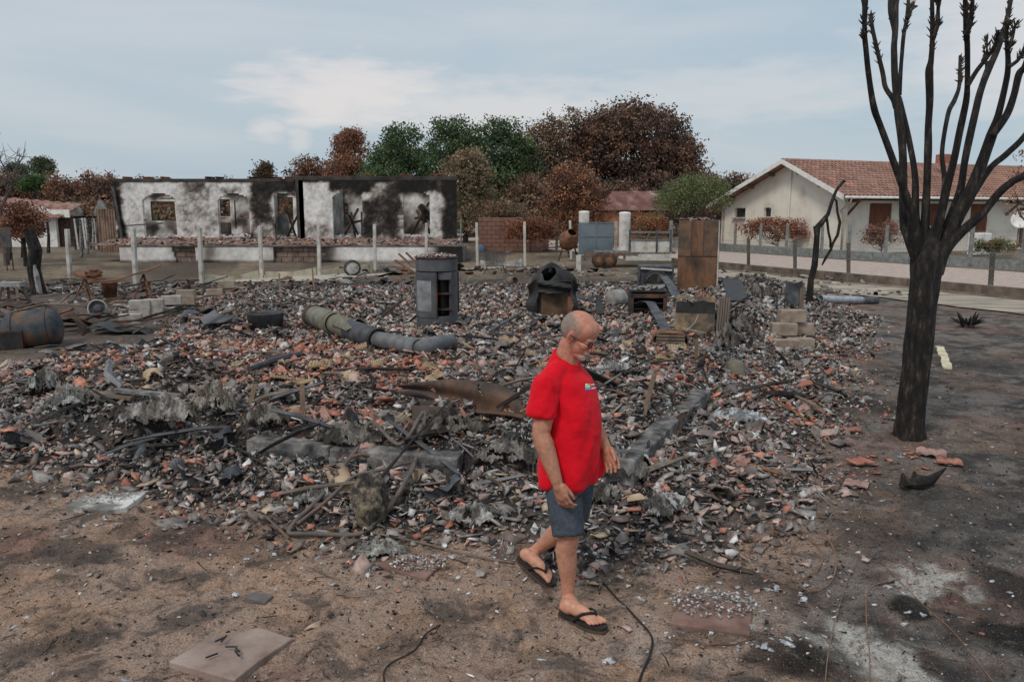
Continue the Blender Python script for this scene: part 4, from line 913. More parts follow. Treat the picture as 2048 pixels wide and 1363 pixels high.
# ------------------------------------------------------------------ trees and shrubs
leafm = vcmat('leaves', 0.8, 0.25, 0.8, 0, spec=0.2, trans=0.25)
def leaf_cloud(name, blobs, n, leaf, cols, clump=0.55, per=22, shell=0.5, seed=0, gap=0.0):
    r = np.random.default_rng(seed+11); B = np.array(blobs, float)
    vol = B[:, 3]*B[:, 4]*B[:, 5]; vol = vol**0.8; nc = max(3, n//per)
    bi = r.choice(len(B), nc, p=vol/vol.sum())
    d = r.normal(size=(nc, 3)); d /= np.linalg.norm(d, axis=1, keepdims=True); d[:, 2] = np.where(d[:, 2] < -.5, -d[:, 2], d[:, 2])
    rad = np.minimum(r.random(nc)**shell*(1+r.normal(0, .05, nc)), 1.06)
    cc = B[bi, :3]+d*rad[:, None]*B[bi, 3:6]
    cs = clump*r.uniform(.5, 1.3, nc); cols = np.array([C(*c) for c in cols]); cw = r.integers(0, len(cols), nc)
    ccol = cols[cw]*r.uniform(.7, 1.25, (nc, 1))
    q = np.repeat(np.arange(nc), per); N_ = len(q)
    pos = cc[q]+np.clip(r.normal(size=(N_, 3)), -1.7, 1.7)*cs[q][:, None]*.5*np.array([1, 1, .7])
    u = r.normal(size=(N_, 3)); u /= np.linalg.norm(u, axis=1, keepdims=True); w = r.normal(size=(N_, 3)); w -= u*(w*u).sum(1, keepdims=True); w /= np.linalg.norm(w, axis=1, keepdims=True)
    s = leaf*r.uniform(.6, 1.35, N_)[:, None]; u = u*s*.5; w = w*s*.33
    V = np.stack([pos-u, pos+w*.9-u*.1, pos+u, pos-w*.9+u*.1], 1).reshape(-1, 3)
    Q = np.arange(N_*4).reshape(-1, 4); c = np.repeat(np.clip(ccol[q]*r.uniform(.8, 1.2, (N_, 1)), .004, .8), 4, 0)
    return npmesh(name, V, Q, c, leafm), cc
def tree(name, label, px, top, half, bot, d, cols, n=9000, leaf=.28, clump=.7, group=None, blobs=None, trunk=.22, limbs=10, wood=None, seed=1, shell=.45, crown_name='crown', depth=None):
    """crown given by its outline in the photograph, at distance d"""
    b = D(px, 430, d); b.z = H(b.x, b.y); s = d/F
    zt = D(px, top, d).z; zb = max(.3, D(px, bot, d).z); w = half*s
    t = thing(name, label, 'tree' if trunk > .05 else 'shrub', b, 0, group)
    if blobs is None: blobs = [(0, 0, .2, .95, .9, .25), (0, 0, .5, 1, .9, .5), (-.35, 0, .35, .6, .7, .35), (.38, .1, .4, .6, .7, .38), (0.1, -.2, .75, .55, .6, .25)]
    dw = depth or w
    if trunk > .05: blobs = list(blobs)+[(0, 0, .14, .92, .9, .2)]; n = int(n*1.2)
    n = int(n*1.5); leaf = leaf*.8
    BB = [(x*w, y*dw, zb+z*(zt-zb), rx*w, ry*dw, rz_*(zt-zb)) for x, y, z, rx, ry, rz_ in blobs]
    me, cc = leaf_cloud(crown_name, BB, n, leaf, cols, clump, seed=seed, shell=shell); link(crown_name, me, t)
    wood = wood or M['char']; hh = zb+(zt-zb)*.55
    if trunk > 0.02:
        MB().tube([(0, 0, -.1), (.1*w*.2, 0, hh*.4), (0, .05, hh*.8), (.1, 0, zb+(zt-zb)*.75)], [trunk, trunk*.8, trunk*.55, trunk*.2], 8, wob=.08).build('trunk', wood, t)
    m = MB(); r = random.Random(seed)
    for k in range(limbs):
        e = Vector(cc[r.randrange(len(cc))]); z0 = max(.2, zb*.7)+(hh-zb*.7)*r.random()*.7; a = Vector((0, 0, z0)); md = (a+e)/2+Vector((r.uniform(-.2, .2), r.uniform(-.2, .2), -.12*(e-a).length))
        m.tube([a, md, e], [max(.02, trunk*.4), max(.012, trunk*.25), .01], 5)
    if limbs: m.build('limbs', wood, t)
    return t
GR = [(74, 90, 62), (86, 102, 68), (60, 76, 56), (98, 112, 76)]; OL = [(116, 102, 82), (134, 114, 92), (98, 96, 72), (148, 126, 104)]
BR = [(118, 88, 72), (134, 100, 80), (100, 76, 64), (88, 70, 60)]; DB = [(112, 90, 78), (92, 76, 68), (130, 102, 86), (74, 62, 56)]; OR = [(148, 104, 76), (130, 90, 68), (110, 78, 62), (160, 116, 86)]
BARKM = nmat('far_bark', [(0.3, (44, 38, 34)), (0.7, (84, 74, 66))], 3, .9, .4)
tree('oak_tree', 'leftmost dark green tree behind the ruin with a stepped crown', 802, 246, 78, 445, 72, GR, 10000, .30, .75, 'green trees behind the ruin', [(0, 0, .42, .95, .9, .42), (.1, 0, .8, .5, .6, .2), (-.5, 0, .45, .5, .6, .25), (-.2, -.2, .65, .5, .5, .2)], wood=BARKM, seed=2)
tree('oak_tree', 'tall dark green tree second from the left behind the ruin', 905, 232, 80, 445, 76, GR, 11000, .30, .75, 'green trees behind the ruin', [(0, 0, .45, .95, .9, .45), (0, 0, .82, .6, .6, .18), (.4, 0, .6, .5, .6, .25)], wood=BARKM, seed=3)
tree('oak_tree', 'dark green tree between the tall green tree and the brown ones', 1003, 234, 84, 452, 74, GR+[(70, 72, 50)], 11000, .30, .75, 'green trees behind the ruin', [(0, 0, .45, .95, .9, .45), (-.1, 0, .8, .7, .6, .2), (.4, 0, .55, .5, .6, .3)], wood=BARKM, seed=4)
tree('oak_tree', 'half scorched olive brown tree with a green tip beside the brown dome', 1098, 214, 76, 452, 78, BR+OL+[(60, 66, 46)], 10000, .30, .75, None, [(0, 0, .42, .95, .9, .42), (.55, 0, .9, .25, .3, .11), (.0, 0, .72, .8, .6, .2)], wood=BARKM, seed=5)
tree('oak_tree', 'largest scorched tree with a wide rounded brown crown', 1262, 203, 142, 452, 80, DB+BR+[(60, 50, 45)], 34000, .36, .95, None, [(0, 0, .62, .85, .8, .38), (.55, 0, .42, .45, .6, .33), (-.55, 0, .5, .42, .6, .38), (.1, 0, .3, .8, .5, .25), (.75, 0, .38, .22, .3, .25)], trunk=.45, limbs=34, wood=M['char'], seed=6, shell=.33)
tree('oak_tree', 'pale tan half dead tree in front of the green trees', 930, 292, 64, 470, 60, OL, 8500, .24, .6, None, [(0, 0, .5, .9, .8, .45), (.4, 0, .35, .55, .6, .3), (.15, 0, .8, .4, .5, .18)], wood=BARKM, seed=7, shell=.35)
tree('scorched_tree', 'rust brown bushy tree standing by the brick ruin left of the gate', 1148, 322, 68, 470, 50, OR+BR, 10000, .2, .5, None, [(0, 0, .45, .9, .9, .42), (-.1, 0, .75, .6, .6, .22), (.4, 0, .4, .55, .6, .3), (-.45, 0, .35, .5, .6, .3)], wood=M['char'], seed=8, shell=.4)
tree('pine_tree', 'rust brown pine standing above the treeline behind the ruin', 705, 258, 40, 350, 90, [(130, 92, 74), (142, 102, 80), (114, 82, 68)], 5000, .3, .7, None, [(0, 0, .55, .95, .9, .42), (.1, 0, .8, .6, .7, .2), (-.3, 0, .35, .5, .6, .25)], trunk=.2, wood=BARKM, seed=9)
tree('scorched_tree', 'low rust brown tree right of the small pine behind the ruin', 625, 312, 58, 420, 80, BR+[(120, 78, 58)], 5000, .3, .7, None, None, wood=BARKM, seed=10)
tree('scorched_tree', 'rust brown thicket tree at the foot of the tall brown pine', 695, 306, 56, 430, 78, [(128, 92, 74), (138, 100, 80), (112, 82, 68)], 5000, .3, .7, None, None, wood=BARKM, seed=11)
tree('pine_tree', 'small brown pine just above the roofless wall of the ruin', 532, 322, 30, 420, 85, [(96, 72, 58), (78, 70, 52)], 2600, .3, .6, None, [(0, 0, .5, .9, .9, .45), (-.5, 0, .3, .5, .5, .2), (.2, 0, .8, .4, .4, .18)], wood=BARKM, seed=12)
tree('pine_tree', 'round topped green pine above the brown wood on the left', 92, 316, 26, 350, 85, [(80, 90, 68), (94, 98, 74)], 2200, .26, .5, 'green pines on the left', None, trunk=.16, wood=BARKM, seed=13)
tree('pine_tree', 'smaller green pine left of the round topped one', 40, 326, 22, 352, 88, [(72, 82, 62), (88, 90, 68)], 1600, .26, .5, 'green pines on the left', None, trunk=.16, wood=BARKM, seed=14)
tree('shrub', 'fresh green bush in front of the brown wood on the left', 72, 350, 32, 385, 74, [(70, 92, 54), (84, 104, 62)], 1800, .26, .5, None, None, trunk=.04, limbs=4, wood=BARKM, seed=15)
tree('shrub', 'spindly pale green bush behind the rusty cabinet', 1385, 348, 78, 440, 47, [(92, 106, 68), (110, 118, 80), (76, 88, 58), (120, 116, 90)], 8000, .13, .5, None, [(0, 0, .45, .95, .8, .45), (.5, 0, .5, .5, .5, .4), (-.5, 0, .3, .5, .5, .35), (0, 0, .75, .5, .5, .25)], trunk=.04, limbs=40, wood=BARKM, seed=16, shell=.3)
tree('scorched_tree', 'small burnt tree with rust brown leaves at the left edge', 42, 405, 42, 475, 33, [(122, 84, 68), (104, 72, 62), (140, 102, 82)], 3000, .15, .35, None, None, trunk=.09, limbs=12, wood=M['char'], seed=17)
tree('shrub', 'orange brown shrub against the gable of the white house', 1558, 432, 80, 492, 45.5, [(140, 88, 68), (122, 76, 60), (154, 104, 80)], 3600, .14, .35, None, [(0, 0, .5, .9, .5, .42), (-.5, 0, .6, .5, .4, .3), (.4, 0, .35, .6, .4, .35)], trunk=.03, limbs=22, wood=BARKM, seed=18, depth=1.2)
tree('shrub', 'red brown shrub below the first shutter of the white house', 1768, 438, 44, 505, 40.5, [(132, 92, 76), (118, 84, 70), (146, 112, 94)], 2400, .12, .3, None, [(0, 0, .4, .9, .5, .4), (.4, 0, .65, .4, .4, .33), (-.3, 0, .4, .6, .4, .3)], trunk=.03, limbs=22, wood=BARKM, seed=19, depth=.9)
tree('shrub', 'rusty hedge behind the gate rails right of the white pillar', 1300, 432, 48, 492, 46, [(136, 90, 66), (122, 80, 62), (112, 102, 70)], 2600, .16, .4, None, None, trunk=.03, limbs=8, wood=BARKM, seed=20, depth=1.)
tree('shrub', 'low orange brown creeper on the fence before the brick ruin', 1060, 438, 60, 482, 44.5, [(136, 92, 70), (118, 80, 64)], 2600, .16, .4, None, None, trunk=.03, limbs=8, wood=BARKM, seed=21, depth=.8)
tree('shrub', 'tan brown undergrowth at the foot of the pale tan tree', 1000, 400, 70, 470, 56, OL+BR, 4500, .2, .5, None, None, trunk=.03, limbs=10, wood=BARKM, seed=22, depth=2.0)
tree('shrub', 'dark thicket under the brown dome tree', 1290, 380, 110, 470, 74, DB, 6000, .3, .8, None, None, trunk=.03, limbs=20, wood=M['char'], seed=23, depth=3.0)
tree('shrub', 'green plants growing along the fence by the white cabinet', 1990, 478, 50, 512, 38.5, [(76, 88, 50), (96, 98, 58), (120, 90, 60)], 1500, .12, .25, None, None, trunk=.02, limbs=6, wood=BARKM, seed=24, depth=.6)
tree('scorched_tree', 'scorched branch crown reaching in at the right edge by the tile roof', 2075, 255, 62, 440, 30, [(138, 104, 86), (118, 90, 76), (150, 120, 100)], 1100, .12, .25, None, None, trunk=.12, limbs=26, wood=BARKM, seed=25, shell=.7)
for k, (px, tp_, hw, d, cols, lb) in enumerate(((770, 330, 60, 66, GR, 'low dark green tree filling in at the left foot of the green trees'), (860, 300, 60, 84, GR, 'dark green tree showing between the two left green trees'), (955, 290, 60, 84, GR, 'dark green tree showing behind the pale tan tree'), (1050, 280, 60, 86, GR+OL, 'olive green tree between the green and the half scorched tree'), (1060, 350, 55, 64, OL+BR, 'brown olive tree left of the rust brown bushy tree'), (1215, 360, 70, 72, DB, 'dark brown tree at the left foot of the brown dome'), (1370, 330, 46, 84, BR, 'brown tree at the right foot of the brown dome'), (1300, 340, 80, 76, DB, 'dark scorched tree under the brown dome'))):
    tree('oak_tree', lb, px, tp_, hw, 462, d, cols, 5200, .3, .75, None, None, wood=M['char'], seed=50+k, limbs=14, shell=.4)
# brown wood far behind: individual scorched pines
protos = []
for k in range(3):
    t = tree('scorched_pine', 'scorched brown pine in the far wood behind the houses', (-60, 200, 330)[k], (346, 352, 356)[k], 24, 440, 105, [BR, [(124, 94, 78), (134, 102, 82)], DB][k], 1500, .42, .8, 'scorched pines of the far wood', [(0, 0, .3, .9, .9, .3), (.1, 0, .6, .55, .55, .3), (0, 0, .88, .22, .22, .14)], wood=BARKM, seed=30+k, limbs=3)
    protos.append(t)
r = random.Random(4)
spots = [(x, 100+r.uniform(-8, 25)) for x in list(range(-110, 260, 17))+list(range(262, 640, 22))+list(range(1400, 1640, 14))+list(range(1650, 2200, 40))]
spots += [(x, 75+r.uniform(-5, 8)) for x in range(-60, 240, 22)]+[(x, 95) for x in range(640, 1440, 26)]
for (px, d) in spots:
    b = D(px, 430, d); tgt = D(px, (352 if px < 240 else 360 if px < 640 else 352 if px > 1400 else 380)+r.uniform(-8, 14), d).z
    src = r.choice(protos); h = D(0, (346, 352, 356)[protos.index(src)], 105).z
    dup(src, (b.x, b.y, 0), r.uniform(0, 6.3), scale=(tgt/h*r.uniform(.9, 1.3), tgt/h*r.uniform(.9, 1.3), tgt/h))
# undergrowth of the far wood, one brown mass
blo = [(D(px, 430, d).x, d, 1.6, 4.5, 3.0, 1.7) for px, d in [(x, 92) for x in range(-150, 2300, 55)]+[(x, 70) for x in range(-150, 240, 45)]]
me, _ = leaf_cloud('undergrowth', blo, 26000, .42, BR+OL+[(96, 84, 66)], 1.0, seed=77, shell=.5); tag(link('undergrowth', me), 'scorched brown undergrowth filling the far wood', 'undergrowth', kind='stuff')
# bare grey tree at the left edge
def bare(name, label, base, h, n, spread, seed, mat, r0):
    t = thing(name, label, 'tree', base); r = random.Random(seed); trunkm = MB(); trunkm.tube([(0, 0, -.1), (.1, 0, h*.3), (-.1, 0, h*.55)], [r0, r0*.8, r0*.6], 7, wob=.1); trunkm.build('trunk', mat, t)
    for k in range(n):
        m = MB(); z0 = h*r.uniform(.2, .55); a = r.uniform(0, 6.28); L = h*r.uniform(.35, .6)
        def grow(p, dr, L, rad, lev):
            q = p+dr*L*.5+Vector((r.gauss(0, .05), r.gauss(0, .05), .05))*L; e = q+(dr+Vector((r.gauss(0, .25), r.gauss(0, .25), .25))).normalized()*L*.5
            m.tube([p, q, e], [rad, rad*.7, rad*.35], 4)
            if lev:
                for j in range(4): grow(p.lerp(e, r.uniform(.3, 1)), (dr+Vector((r.gauss(0, .6), r.gauss(0, .6), r.gauss(.1, .4)))).normalized(), L*.55, rad*.5, lev-1)
        grow(Vector((0, 0, z0)), Vector((math.cos(a)*spread, math.sin(a)*spread, 1)).normalized(), L, r0*.5, 2); m.build('branch', mat, t)
    return t
b = D(8, 480, 34); bare('bare_tree', 'bare grey burnt tree with fine twigs at the left edge', (b.x, b.y, 0), 4.9, 9, .7, 3, nmat('grey_twigs', [(0.3, (56, 50, 48)), (0.7, (104, 98, 94))], 4, .9, .3), .13)

# ------------------------------------------------------------------ burnt houses at the left
LD = 52
a = D(62, 480, LD); lh = thing('burnt_cottage', 'burnt white cottage with fallen tiled roof behind the brown tree on the left', 'ruin', (a.x, LD, 0)); s = LD/F
def lx(px): return D(px, 450, LD).x-a.x
def lz(py): return D(60, py, LD).z
m = MB(); m.prism([(lx(-80), 0), (lx(112), 0), (lx(112), lz(428)), (lx(85), lz(413)), (lx(-80), lz(420))], 0, .25, 'y'); m.build('wall', M['white'], lh)
m = MB(); m.grid(lambda u, v: (lx(-80)+(lx(128)-lx(-80))*u, -.6+3*v, lz(428)-.02+(.9*v)+.35*(1-u)*1.0-.25*u+.04*math.sin(u*60)), 60, 6); m.build('fallen_roof', nmat('burnt_tiles', [(0.3, (70, 56, 50)), (0.5, (128, 96, 84)), (0.7, (156, 128, 118))], 2.5, .95, .5, 20), lh, solid=.08)
MB().box((lx(125), .4, 1.0), (lx(141)-lx(110), .1, 2.0)).build('door', M['darkrust'], lh)
MB().box((lx(121), .1, lz(427)), (1.2, .1, .5)).build('lintel', M['white'], lh)
bf = thing('board_fence', 'row of pale upright boards with gaps between the burnt cottage and the ruin', 'fence', (D(150, 480, 48).x, 48, 0))
for k in range(13): MB().box((k*.155, 0, .95+random.uniform(-.05, .05)), (.10, .04, 1.8)).build('board', M['paleconcrete'] if k % 3 else M['char'], bf, rot=(0, random.uniform(-.06, .06), 0))
MB().box((.95, .05, 1.75), (2.2, .05, .1)).build('rail', M['char'], bf)
for k, (px, zt) in enumerate(((149, 404), (203, 401))):
    b = D(px, 440, 55); zz = D(px, zt, 55).z; zb = D(px, 424, 55).z
    g_ = thing('gable_stub', ('left' if k == 0 else 'right')+' pointed white gable stub rising above the pale boards', 'wall', (b.x, 55, 0), 0, 'gable stubs')
    MB().prism([(-.55, 0), (.55, 0), (.5, zb), (.08, zz), (-.12, zz), (-.5, zb)], 0, .3, 'y').build('wall', sw, g_); MB().box((0, .1, zb-.35), (2.6, .2, .12)).build('beam', M['char'], g_)
b = D(198, 490, 45); ct = thing('corrugated_wall', 'rusty corrugated sheet wall just left of the burnt ruin', 'wall', (b.x, 45, 0))
for k in range(4):
    m = MB(); m.grid(lambda u, v: (k*.3+.29*u, .03*math.sin(u*12), -.05+2.45*v), 12, 2); m.build('sheet', nmat('rust_sheet', [(0.3, (86, 66, 56)), (0.5, (122, 98, 84)), (0.7, (140, 118, 104))], 2, .9, .3), ct, solid=.01)

# ------------------------------------------------------------------ burnt pollard tree in the yard
def bp(px, py, d): return D(px, py, d)
TB = onG(1820, 874); td = TB.y
tree_ = thing('burnt_pollard_tree', 'tall charred pollard tree with bare upright limbs in the yard at the right', 'tree', TB)
ppm = 7.85/F
def limb(pts, ws, name='limb', d0=td, dtop=0.0, n=12, parent=None, sub=9):
    """pts in pixels with widths in pixels; smooth the path, run the depth from d0 to d0+dtop"""
    k = len(pts); P = []; W = []
    cs = [Vector((p[0], p[1], 0)) for p in pts]
    for i in range(k-1):
        p0, p1, p2, p3 = cs[max(i-1, 0)], cs[i], cs[i+1], cs[min(i+2, k-1)]
        for j in range(sub):
            t = j/sub; q = .5*((2*p1)+(p2-p0)*t+(2*p0-5*p1+4*p2-p3)*t*t+(3*p1-p0-3*p2+p3)*t*t*t)
            P.append(q); W.append(ws[i]+(ws[i+1]-ws[i])*t)
    P.append(cs[-1]); W.append(ws[-1]); m = len(P); Q = []
    for i, q in enumerate(P):
        Q.append(D(q.x, q.y, d0+dtop*(i/(m-1))**1.2)-TB)
    mb = MB(); rads = [w*ppm/2*.84 for w in W]; mb.tube(Q, rads, n); sd0 = random.uniform(0, 50)
    for i in range(m):          # long furrows and knots of the bark
        for j in range(n):
            t_ = j/n*6.2832; f = 1+.16*(float(fbm(np.array([sd0+2.2*math.cos(t_)]), np.array([2.2*math.sin(t_)+i*.06]), 3)[0])-.5)*2+.10*(float(fbm(np.array([sd0+9+7*math.cos(t_)]), np.array([7*math.sin(t_)+i*.10]), 2)[0])-.5)*2
            mb.v[i*n+j] = tuple(Q[i]+(Vector(mb.v[i*n+j])-Q[i])*f)
    return mb.build(name, M['bark'], parent or tree_, smooth=True), Q
limb([(1819, 892), (1820, 872), (1822, 840), (1830, 760), (1837, 690), (1846, 600), (1852, 545), (1857, 510), (1860, 480), (1861, 455)], [92, 78, 66, 62, 61, 62, 66, 66, 44, 14], 'trunk', td, 0.0, 28)
LIMBS = [
 ([(1838, 520), (1826, 450), (1820, 415), (1798, 354), (1761, 253), (1748, 216), (1739, 162), (1732, 101), (1729, 57), (1731, -10)], [34, 26, 20, 15, 13, 14, 11, 11, 10, 12], -.5),
 ([(1842, 530), (1818, 470), (1808, 439), (1805, 304), (1797, 229), (1790, 162), (1788, 101), (1790, 64), (1787, 25), (1788, -8)], [34, 26, 20, 17, 18, 16, 13, 13, 22, 26], .5),
 ([(1846, 500), (1832, 440), (1830, 354), (1819, 287), (1805, 220), (1800, 195)], [24, 18, 15, 13, 11, 8], .35),
 ([(1792, 215), (1786, 198), (1771, 175), (1765, 145), (1753, 94), (1744, 51), (1742, 28)], [14, 13, 12, 11, 10, 9, 8], .3, .4),
 ([(1798, 190), (1800, 162), (1803, 118), (1808, 67), (1814, 37), (1818, -12)], [12, 10, 9, 9, 10, 8], .3, .5),
 ([(1814, 37), (1820, 24), (1827, 10)], [8, 7, 6], .1, .6),
 ([(1850, 520), (1849, 460), (1854, 371), (1856, 304), (1857, 250), (1859, 202), (1858, 145), (1862, 118), (1865, 67), (1864, -12)], [30, 20, 16, 17, 14, 15, 16, 11, 10, 8], -.2),
 ([(1867, 75), (1875, 50), (1876, 20), (1878, -8)], [8, 9, 8, 6], -.1, -.2),
 ([(1858, 520), (1879, 432), (1889, 368), (1884, 304), (1896, 229), (1908, 202), (1918, 175), (1920, 145), (1920, 112)], [22, 15, 11, 10, 10, 11, 9, 9, 6], .7),
 ([(1856, 530), (1876, 452), (1893, 381), (1908, 320), (1921, 253), (1932, 202), (1935, 169), (1935, 94), (1932, 61), (1930, -10)], [34, 22, 18, 16, 15, 14, 12, 11, 11, 9], -.6),
 ([(1932, 70), (1940, 50), (1944, 20), (1945, -6)], [9, 10, 9, 7], -.1, -.6),
 ([(1935, 172), (1953, 142), (1977, 111), (1992, 86), (1996, 62)], [10, 9, 8, 9, 7], -.2, -.5),
 ([(1862, 530), (1896, 449), (1920, 381), (1930, 320), (1947, 243), (1960, 186), (1974, 145), (1997, 94), (2011, 51), (2024, -10)], [36, 22, 17, 16, 16, 15, 16, 13, 11, 10], .5),
 ([(1972, 138), (1973, 105), (1975, 74)], [5, 4, 3], 0, .4),
 ([(1866, 535), (1910, 445), (1940, 385), (1964, 324), (1984, 270), (1997, 229), (2011, 169), (2016, 128), (2013, 67), (2020, 40)], [40, 30, 28, 25, 22, 14, 12, 11, 8, 6], -.3),
 ([(2015, 100), (2022, 85), (2031, 47)], [6, 8, 5], 0, -.3),
 ([(2016, 135), (2038, 118), (2052, 88), (2062, 40)], [9, 8, 7, 5], 0, -.3),
 ([(1984, 272), (2014, 229), (2028, 189), (2038, 148), (2052, 128), (2070, 60)], [16, 15, 14, 14, 14, 11], -.2, -.2),
 ([(1918, 430), (1945, 390), (1980, 337), (2014, 307), (2052, 268), (2090, 200), (2100, 120)], [18, 15, 14, 14, 13, 11, 9], .3, .0),
 ([(1868, 545), (1885, 500), (1926, 460), (1964, 428), (1997, 388), (2024, 364), (2060, 340), (2110, 260), (2130, 150)], [44, 34, 21, 18, 17, 16, 15, 13, 11], -.5),
]
TIPS = []
for L_ in LIMBS:
    pts_, ws_, dt = L_[:3]; d0 = td+(L_[3] if len(L_) > 3 else 0)
    o, Q = limb(pts_, ws_, 'limb', d0, dt)
    if pts_[-1][1] < 30 or ws_[-1] <= 7: TIPS.append((Q, ws_[-1]))
# scorched leaf stubs bristling round the limb tips
tipm = nmat('tip_stubs', [(0.3, (26, 22, 20)), (0.55, (58, 48, 40)), (0.75, (120, 96, 74))], 30, .85, .4)
for Q, w in TIPS:
    m = MB(); k = len(Q)
    for i in range(30):
        f = random.uniform(max(.3, 1-.45/max(.2, (Q[-1]-Q[0]).length)), 1)*(k-1); a = int(min(f, k-2)); p = Q[a].lerp(Q[a+1], f-a); t = (Q[a+1]-Q[a]).normalized()
        u = Vector((random.gauss(0, 1), random.gauss(0, 1), random.gauss(0, 1))); u = (u-t*u.dot(t)).normalized()
        b0 = p+u*.018; e = b0+u*random.uniform(.012, .035)+t*random.uniform(.02, .05)
        m.tube([b0, e], [.009, .003], 4)
    m.build('tip_stubs', tipm, tree_)['kind'] = 'stuff'
# thin snag with a hanging broken branch
SB = onG(1619, 606); sn = thing('burnt_snag', 'thin crooked burnt snag with a hanging broken branch by the driveway', 'tree', SB); sd_ = SB.y; TBs = TB; ppm0 = ppm
def snag(pts, ws, name):
    Q = [D(x, y, sd_)-SB for x, y in pts]; s = sd_/F
    MB().tube(Q, [w*s/2 for w in ws], 8, wob=.1).build(name, M['bark'], sn, smooth=True)
snag([(1617, 615), (1619, 590), (1622, 560), (1629, 530), (1632, 500), (1634, 470), (1634, 452)], [16, 14, 13, 13, 12, 12, 15], 'trunk')
snag([(1632, 458), (1644, 444), (1656, 428), (1663, 405), (1672, 382), (1682, 368), (1689, 361)], [12, 11, 8, 7, 6, 6, 7], 'branch')
snag([(1667, 396), (1673, 402), (1675, 425), (1680, 445), (1675, 470), (1666, 486), (1662, 498), (1652, 515), (1644, 530)], [4, 5, 5, 6, 6, 5, 6, 6, 3], 'hanging_branch')
snag([(1653, 430), (1655, 448), (1657, 465), (1661, 480), (1661, 495)], [5, 5, 5, 5, 5], 'hanging_branch')
snag([(1604, 606), (1620, 602), (1634, 598), (1640, 604)], [4, 5, 5, 4], 'root')
# ------------------------------------------------------------------ foundation of the burnt house
fnd = thing('house_foundation', 'low sooty concrete foundation wall framing the rubble of the burnt house', 'foundation', SLAB_A*1.0)
fnd.location.z = 0
A_, R_, L_2 = SLAB_A.copy(), SLAB_R.copy(), SLAB_L.copy()
for q in (A_, R_, L_2): q.z = 0
def fblocks(a, b, n0, n1, seg, top):
    d = (b-a).normalized(); r = random.Random(int(seg*100)); s = n0
    while s < n1:
        l = min(seg*r.uniform(.8, 1.3), n1-s); p, q = a+d*s-A_, a+d*(s+l-.008)-A_
        hz = top+r.uniform(-.025, .02)
        m = MB(); m.bar(p+Vector((0, 0, hz/2-.06)), q+Vector((0, 0, hz/2-.06)), .19+r.uniform(-.01, .01), hz+.12); m.build('foundation_block', M['sootconcrete'], fnd, bevel=.012); s += l
fblocks(A_, L_2, .1, .7, .6, .27); fblocks(A_, L_2, 1.3, 3.2, .95, .27); fblocks(A_, R_, .12, 2.9, .75, .31)
dn = (A_-R_).normalized(); MB().box((0, 0, .16), (.27, .27, .42), rotm(0, 0, math.atan2(dn.y, dn.x))).build('corner_block', M['sootconcrete'], fnd, bevel=.015)

def at(px, py, lift=0.0): p = onG(px, py); p.z += lift; return p
def pxm(p): return (p.y*cp+(CH-p.z)*sp)/F          # metres per photo pixel at a place
def shards_on(name, label, c, rx, ry, z, n, cols, s0=.02, s1=.06, parent=None):
    tv, tt, tc_ = [], [], []
    for k in range(n):
        a = random.uniform(0, 6.3); r = math.sqrt(random.random()); g_ = random.randrange(len(GEO)); s = random.uniform(s0, s1)
        p = GEO[g_][0]*s @ np.array(rotm(random.gauss(0, .4), random.gauss(0, .4), a)).T+np.array([r*math.cos(a*3.1)*rx, r*math.sin(a*3.1)*ry, random.uniform(0, .035)*(1.4-r)+s*.15])
        tv.append(p); tt.append(GEO[g_][1]+12*k); tc_.append(np.tile(PAL[random.choice(cols)], (12, 1)))
    o = link(name, npmesh(name, np.concatenate(tv), np.concatenate(tt), np.concatenate(tc_), rub), parent, (c[0], c[1], c[2]+z))
    tag(o, label, 'rubble' if parent is None else None, kind='stuff'); return o

# ------------------------------------------------------------------ wood stove
S = at(875, 650); st = thing('wood_stove', 'dark grey cylindrical wood stove with its curved glass door ajar, upright amid the rubble', 'stove', S-Vector((0, 0, .03)))
SM_ = nmat('stove_steel', [(0.3, (58, 57, 60)), (0.55, (78, 77, 80)), (0.8, (98, 96, 98))], 4, .6, .2, 60, spec=.4)
def arc(m, r, a0, a1, z0, z1, th, n=18):
    vs = []; fs = []
    for i in range(n+1):
        a = R(a0+(a1-a0)*i/n); s_, c_ = math.sin(a), -math.cos(a)
        for rr in (r, r-th):
            for z in (z0, z1): vs.append((rr*s_, rr*c_, z))
    for i in range(n):
        k = 4*i; fs += [(k, k+4, k+5, k+1), (k+2, k+3, k+7, k+6), (k+1, k+5, k+7, k+3), (k, k+2, k+6, k+4)]
    fs += [(0, 1, 3, 2), (4*n, 4*n+2, 4*n+3, 4*n+1)]
    return m.raw(vs, fs)
hs = 138*pxm(S)*1.02; rs_ = 41*pxm(S)
arc(MB(), rs_, 0, 360, 0, hs*.19, .03, 36).build('base_ring', SM_, st); 
arc(MB(), rs_, 44, 290, hs*.19, hs*.80, .03, 36).build('shell', SM_, st)
arc(MB(), rs_*1.01, 0, 360, hs*.81, hs*.975, .03, 36).build('top_band', SM_, st)
MB().lathe([(0, hs*.985), (rs_*1.06, hs*.985), (rs_*1.06, hs), (0, hs)], 36).build('top_plate', M['darkrust'], st)
dr_ = MB(); arc(dr_, rs_*1.03, -80, 4, hs*.17, hs*.795, .022, 20); door = dr_.build('door', SM_, st)
MB().box((rs_*.08, -rs_*1.02, hs*.48), (.02, .03, hs*.6)).build('door_edge', M['darkrust'], door)
arc(MB(), rs_*1.038, -62, -10, hs*.26, hs*.68, .006, 14).build('glass', nmat('sooted_glass', [(0.3, (92, 92, 92)), (0.6, (128, 128, 128)), (0.8, (150, 150, 148))], 5, .3, .1, spec=.5), door)
arc(MB(), rs_*.9, 14, 60, hs*.2, hs*.8, .02).build('firebox', M['blackmetal'], st, (0, rs_*.45, 0))
m = MB(); 
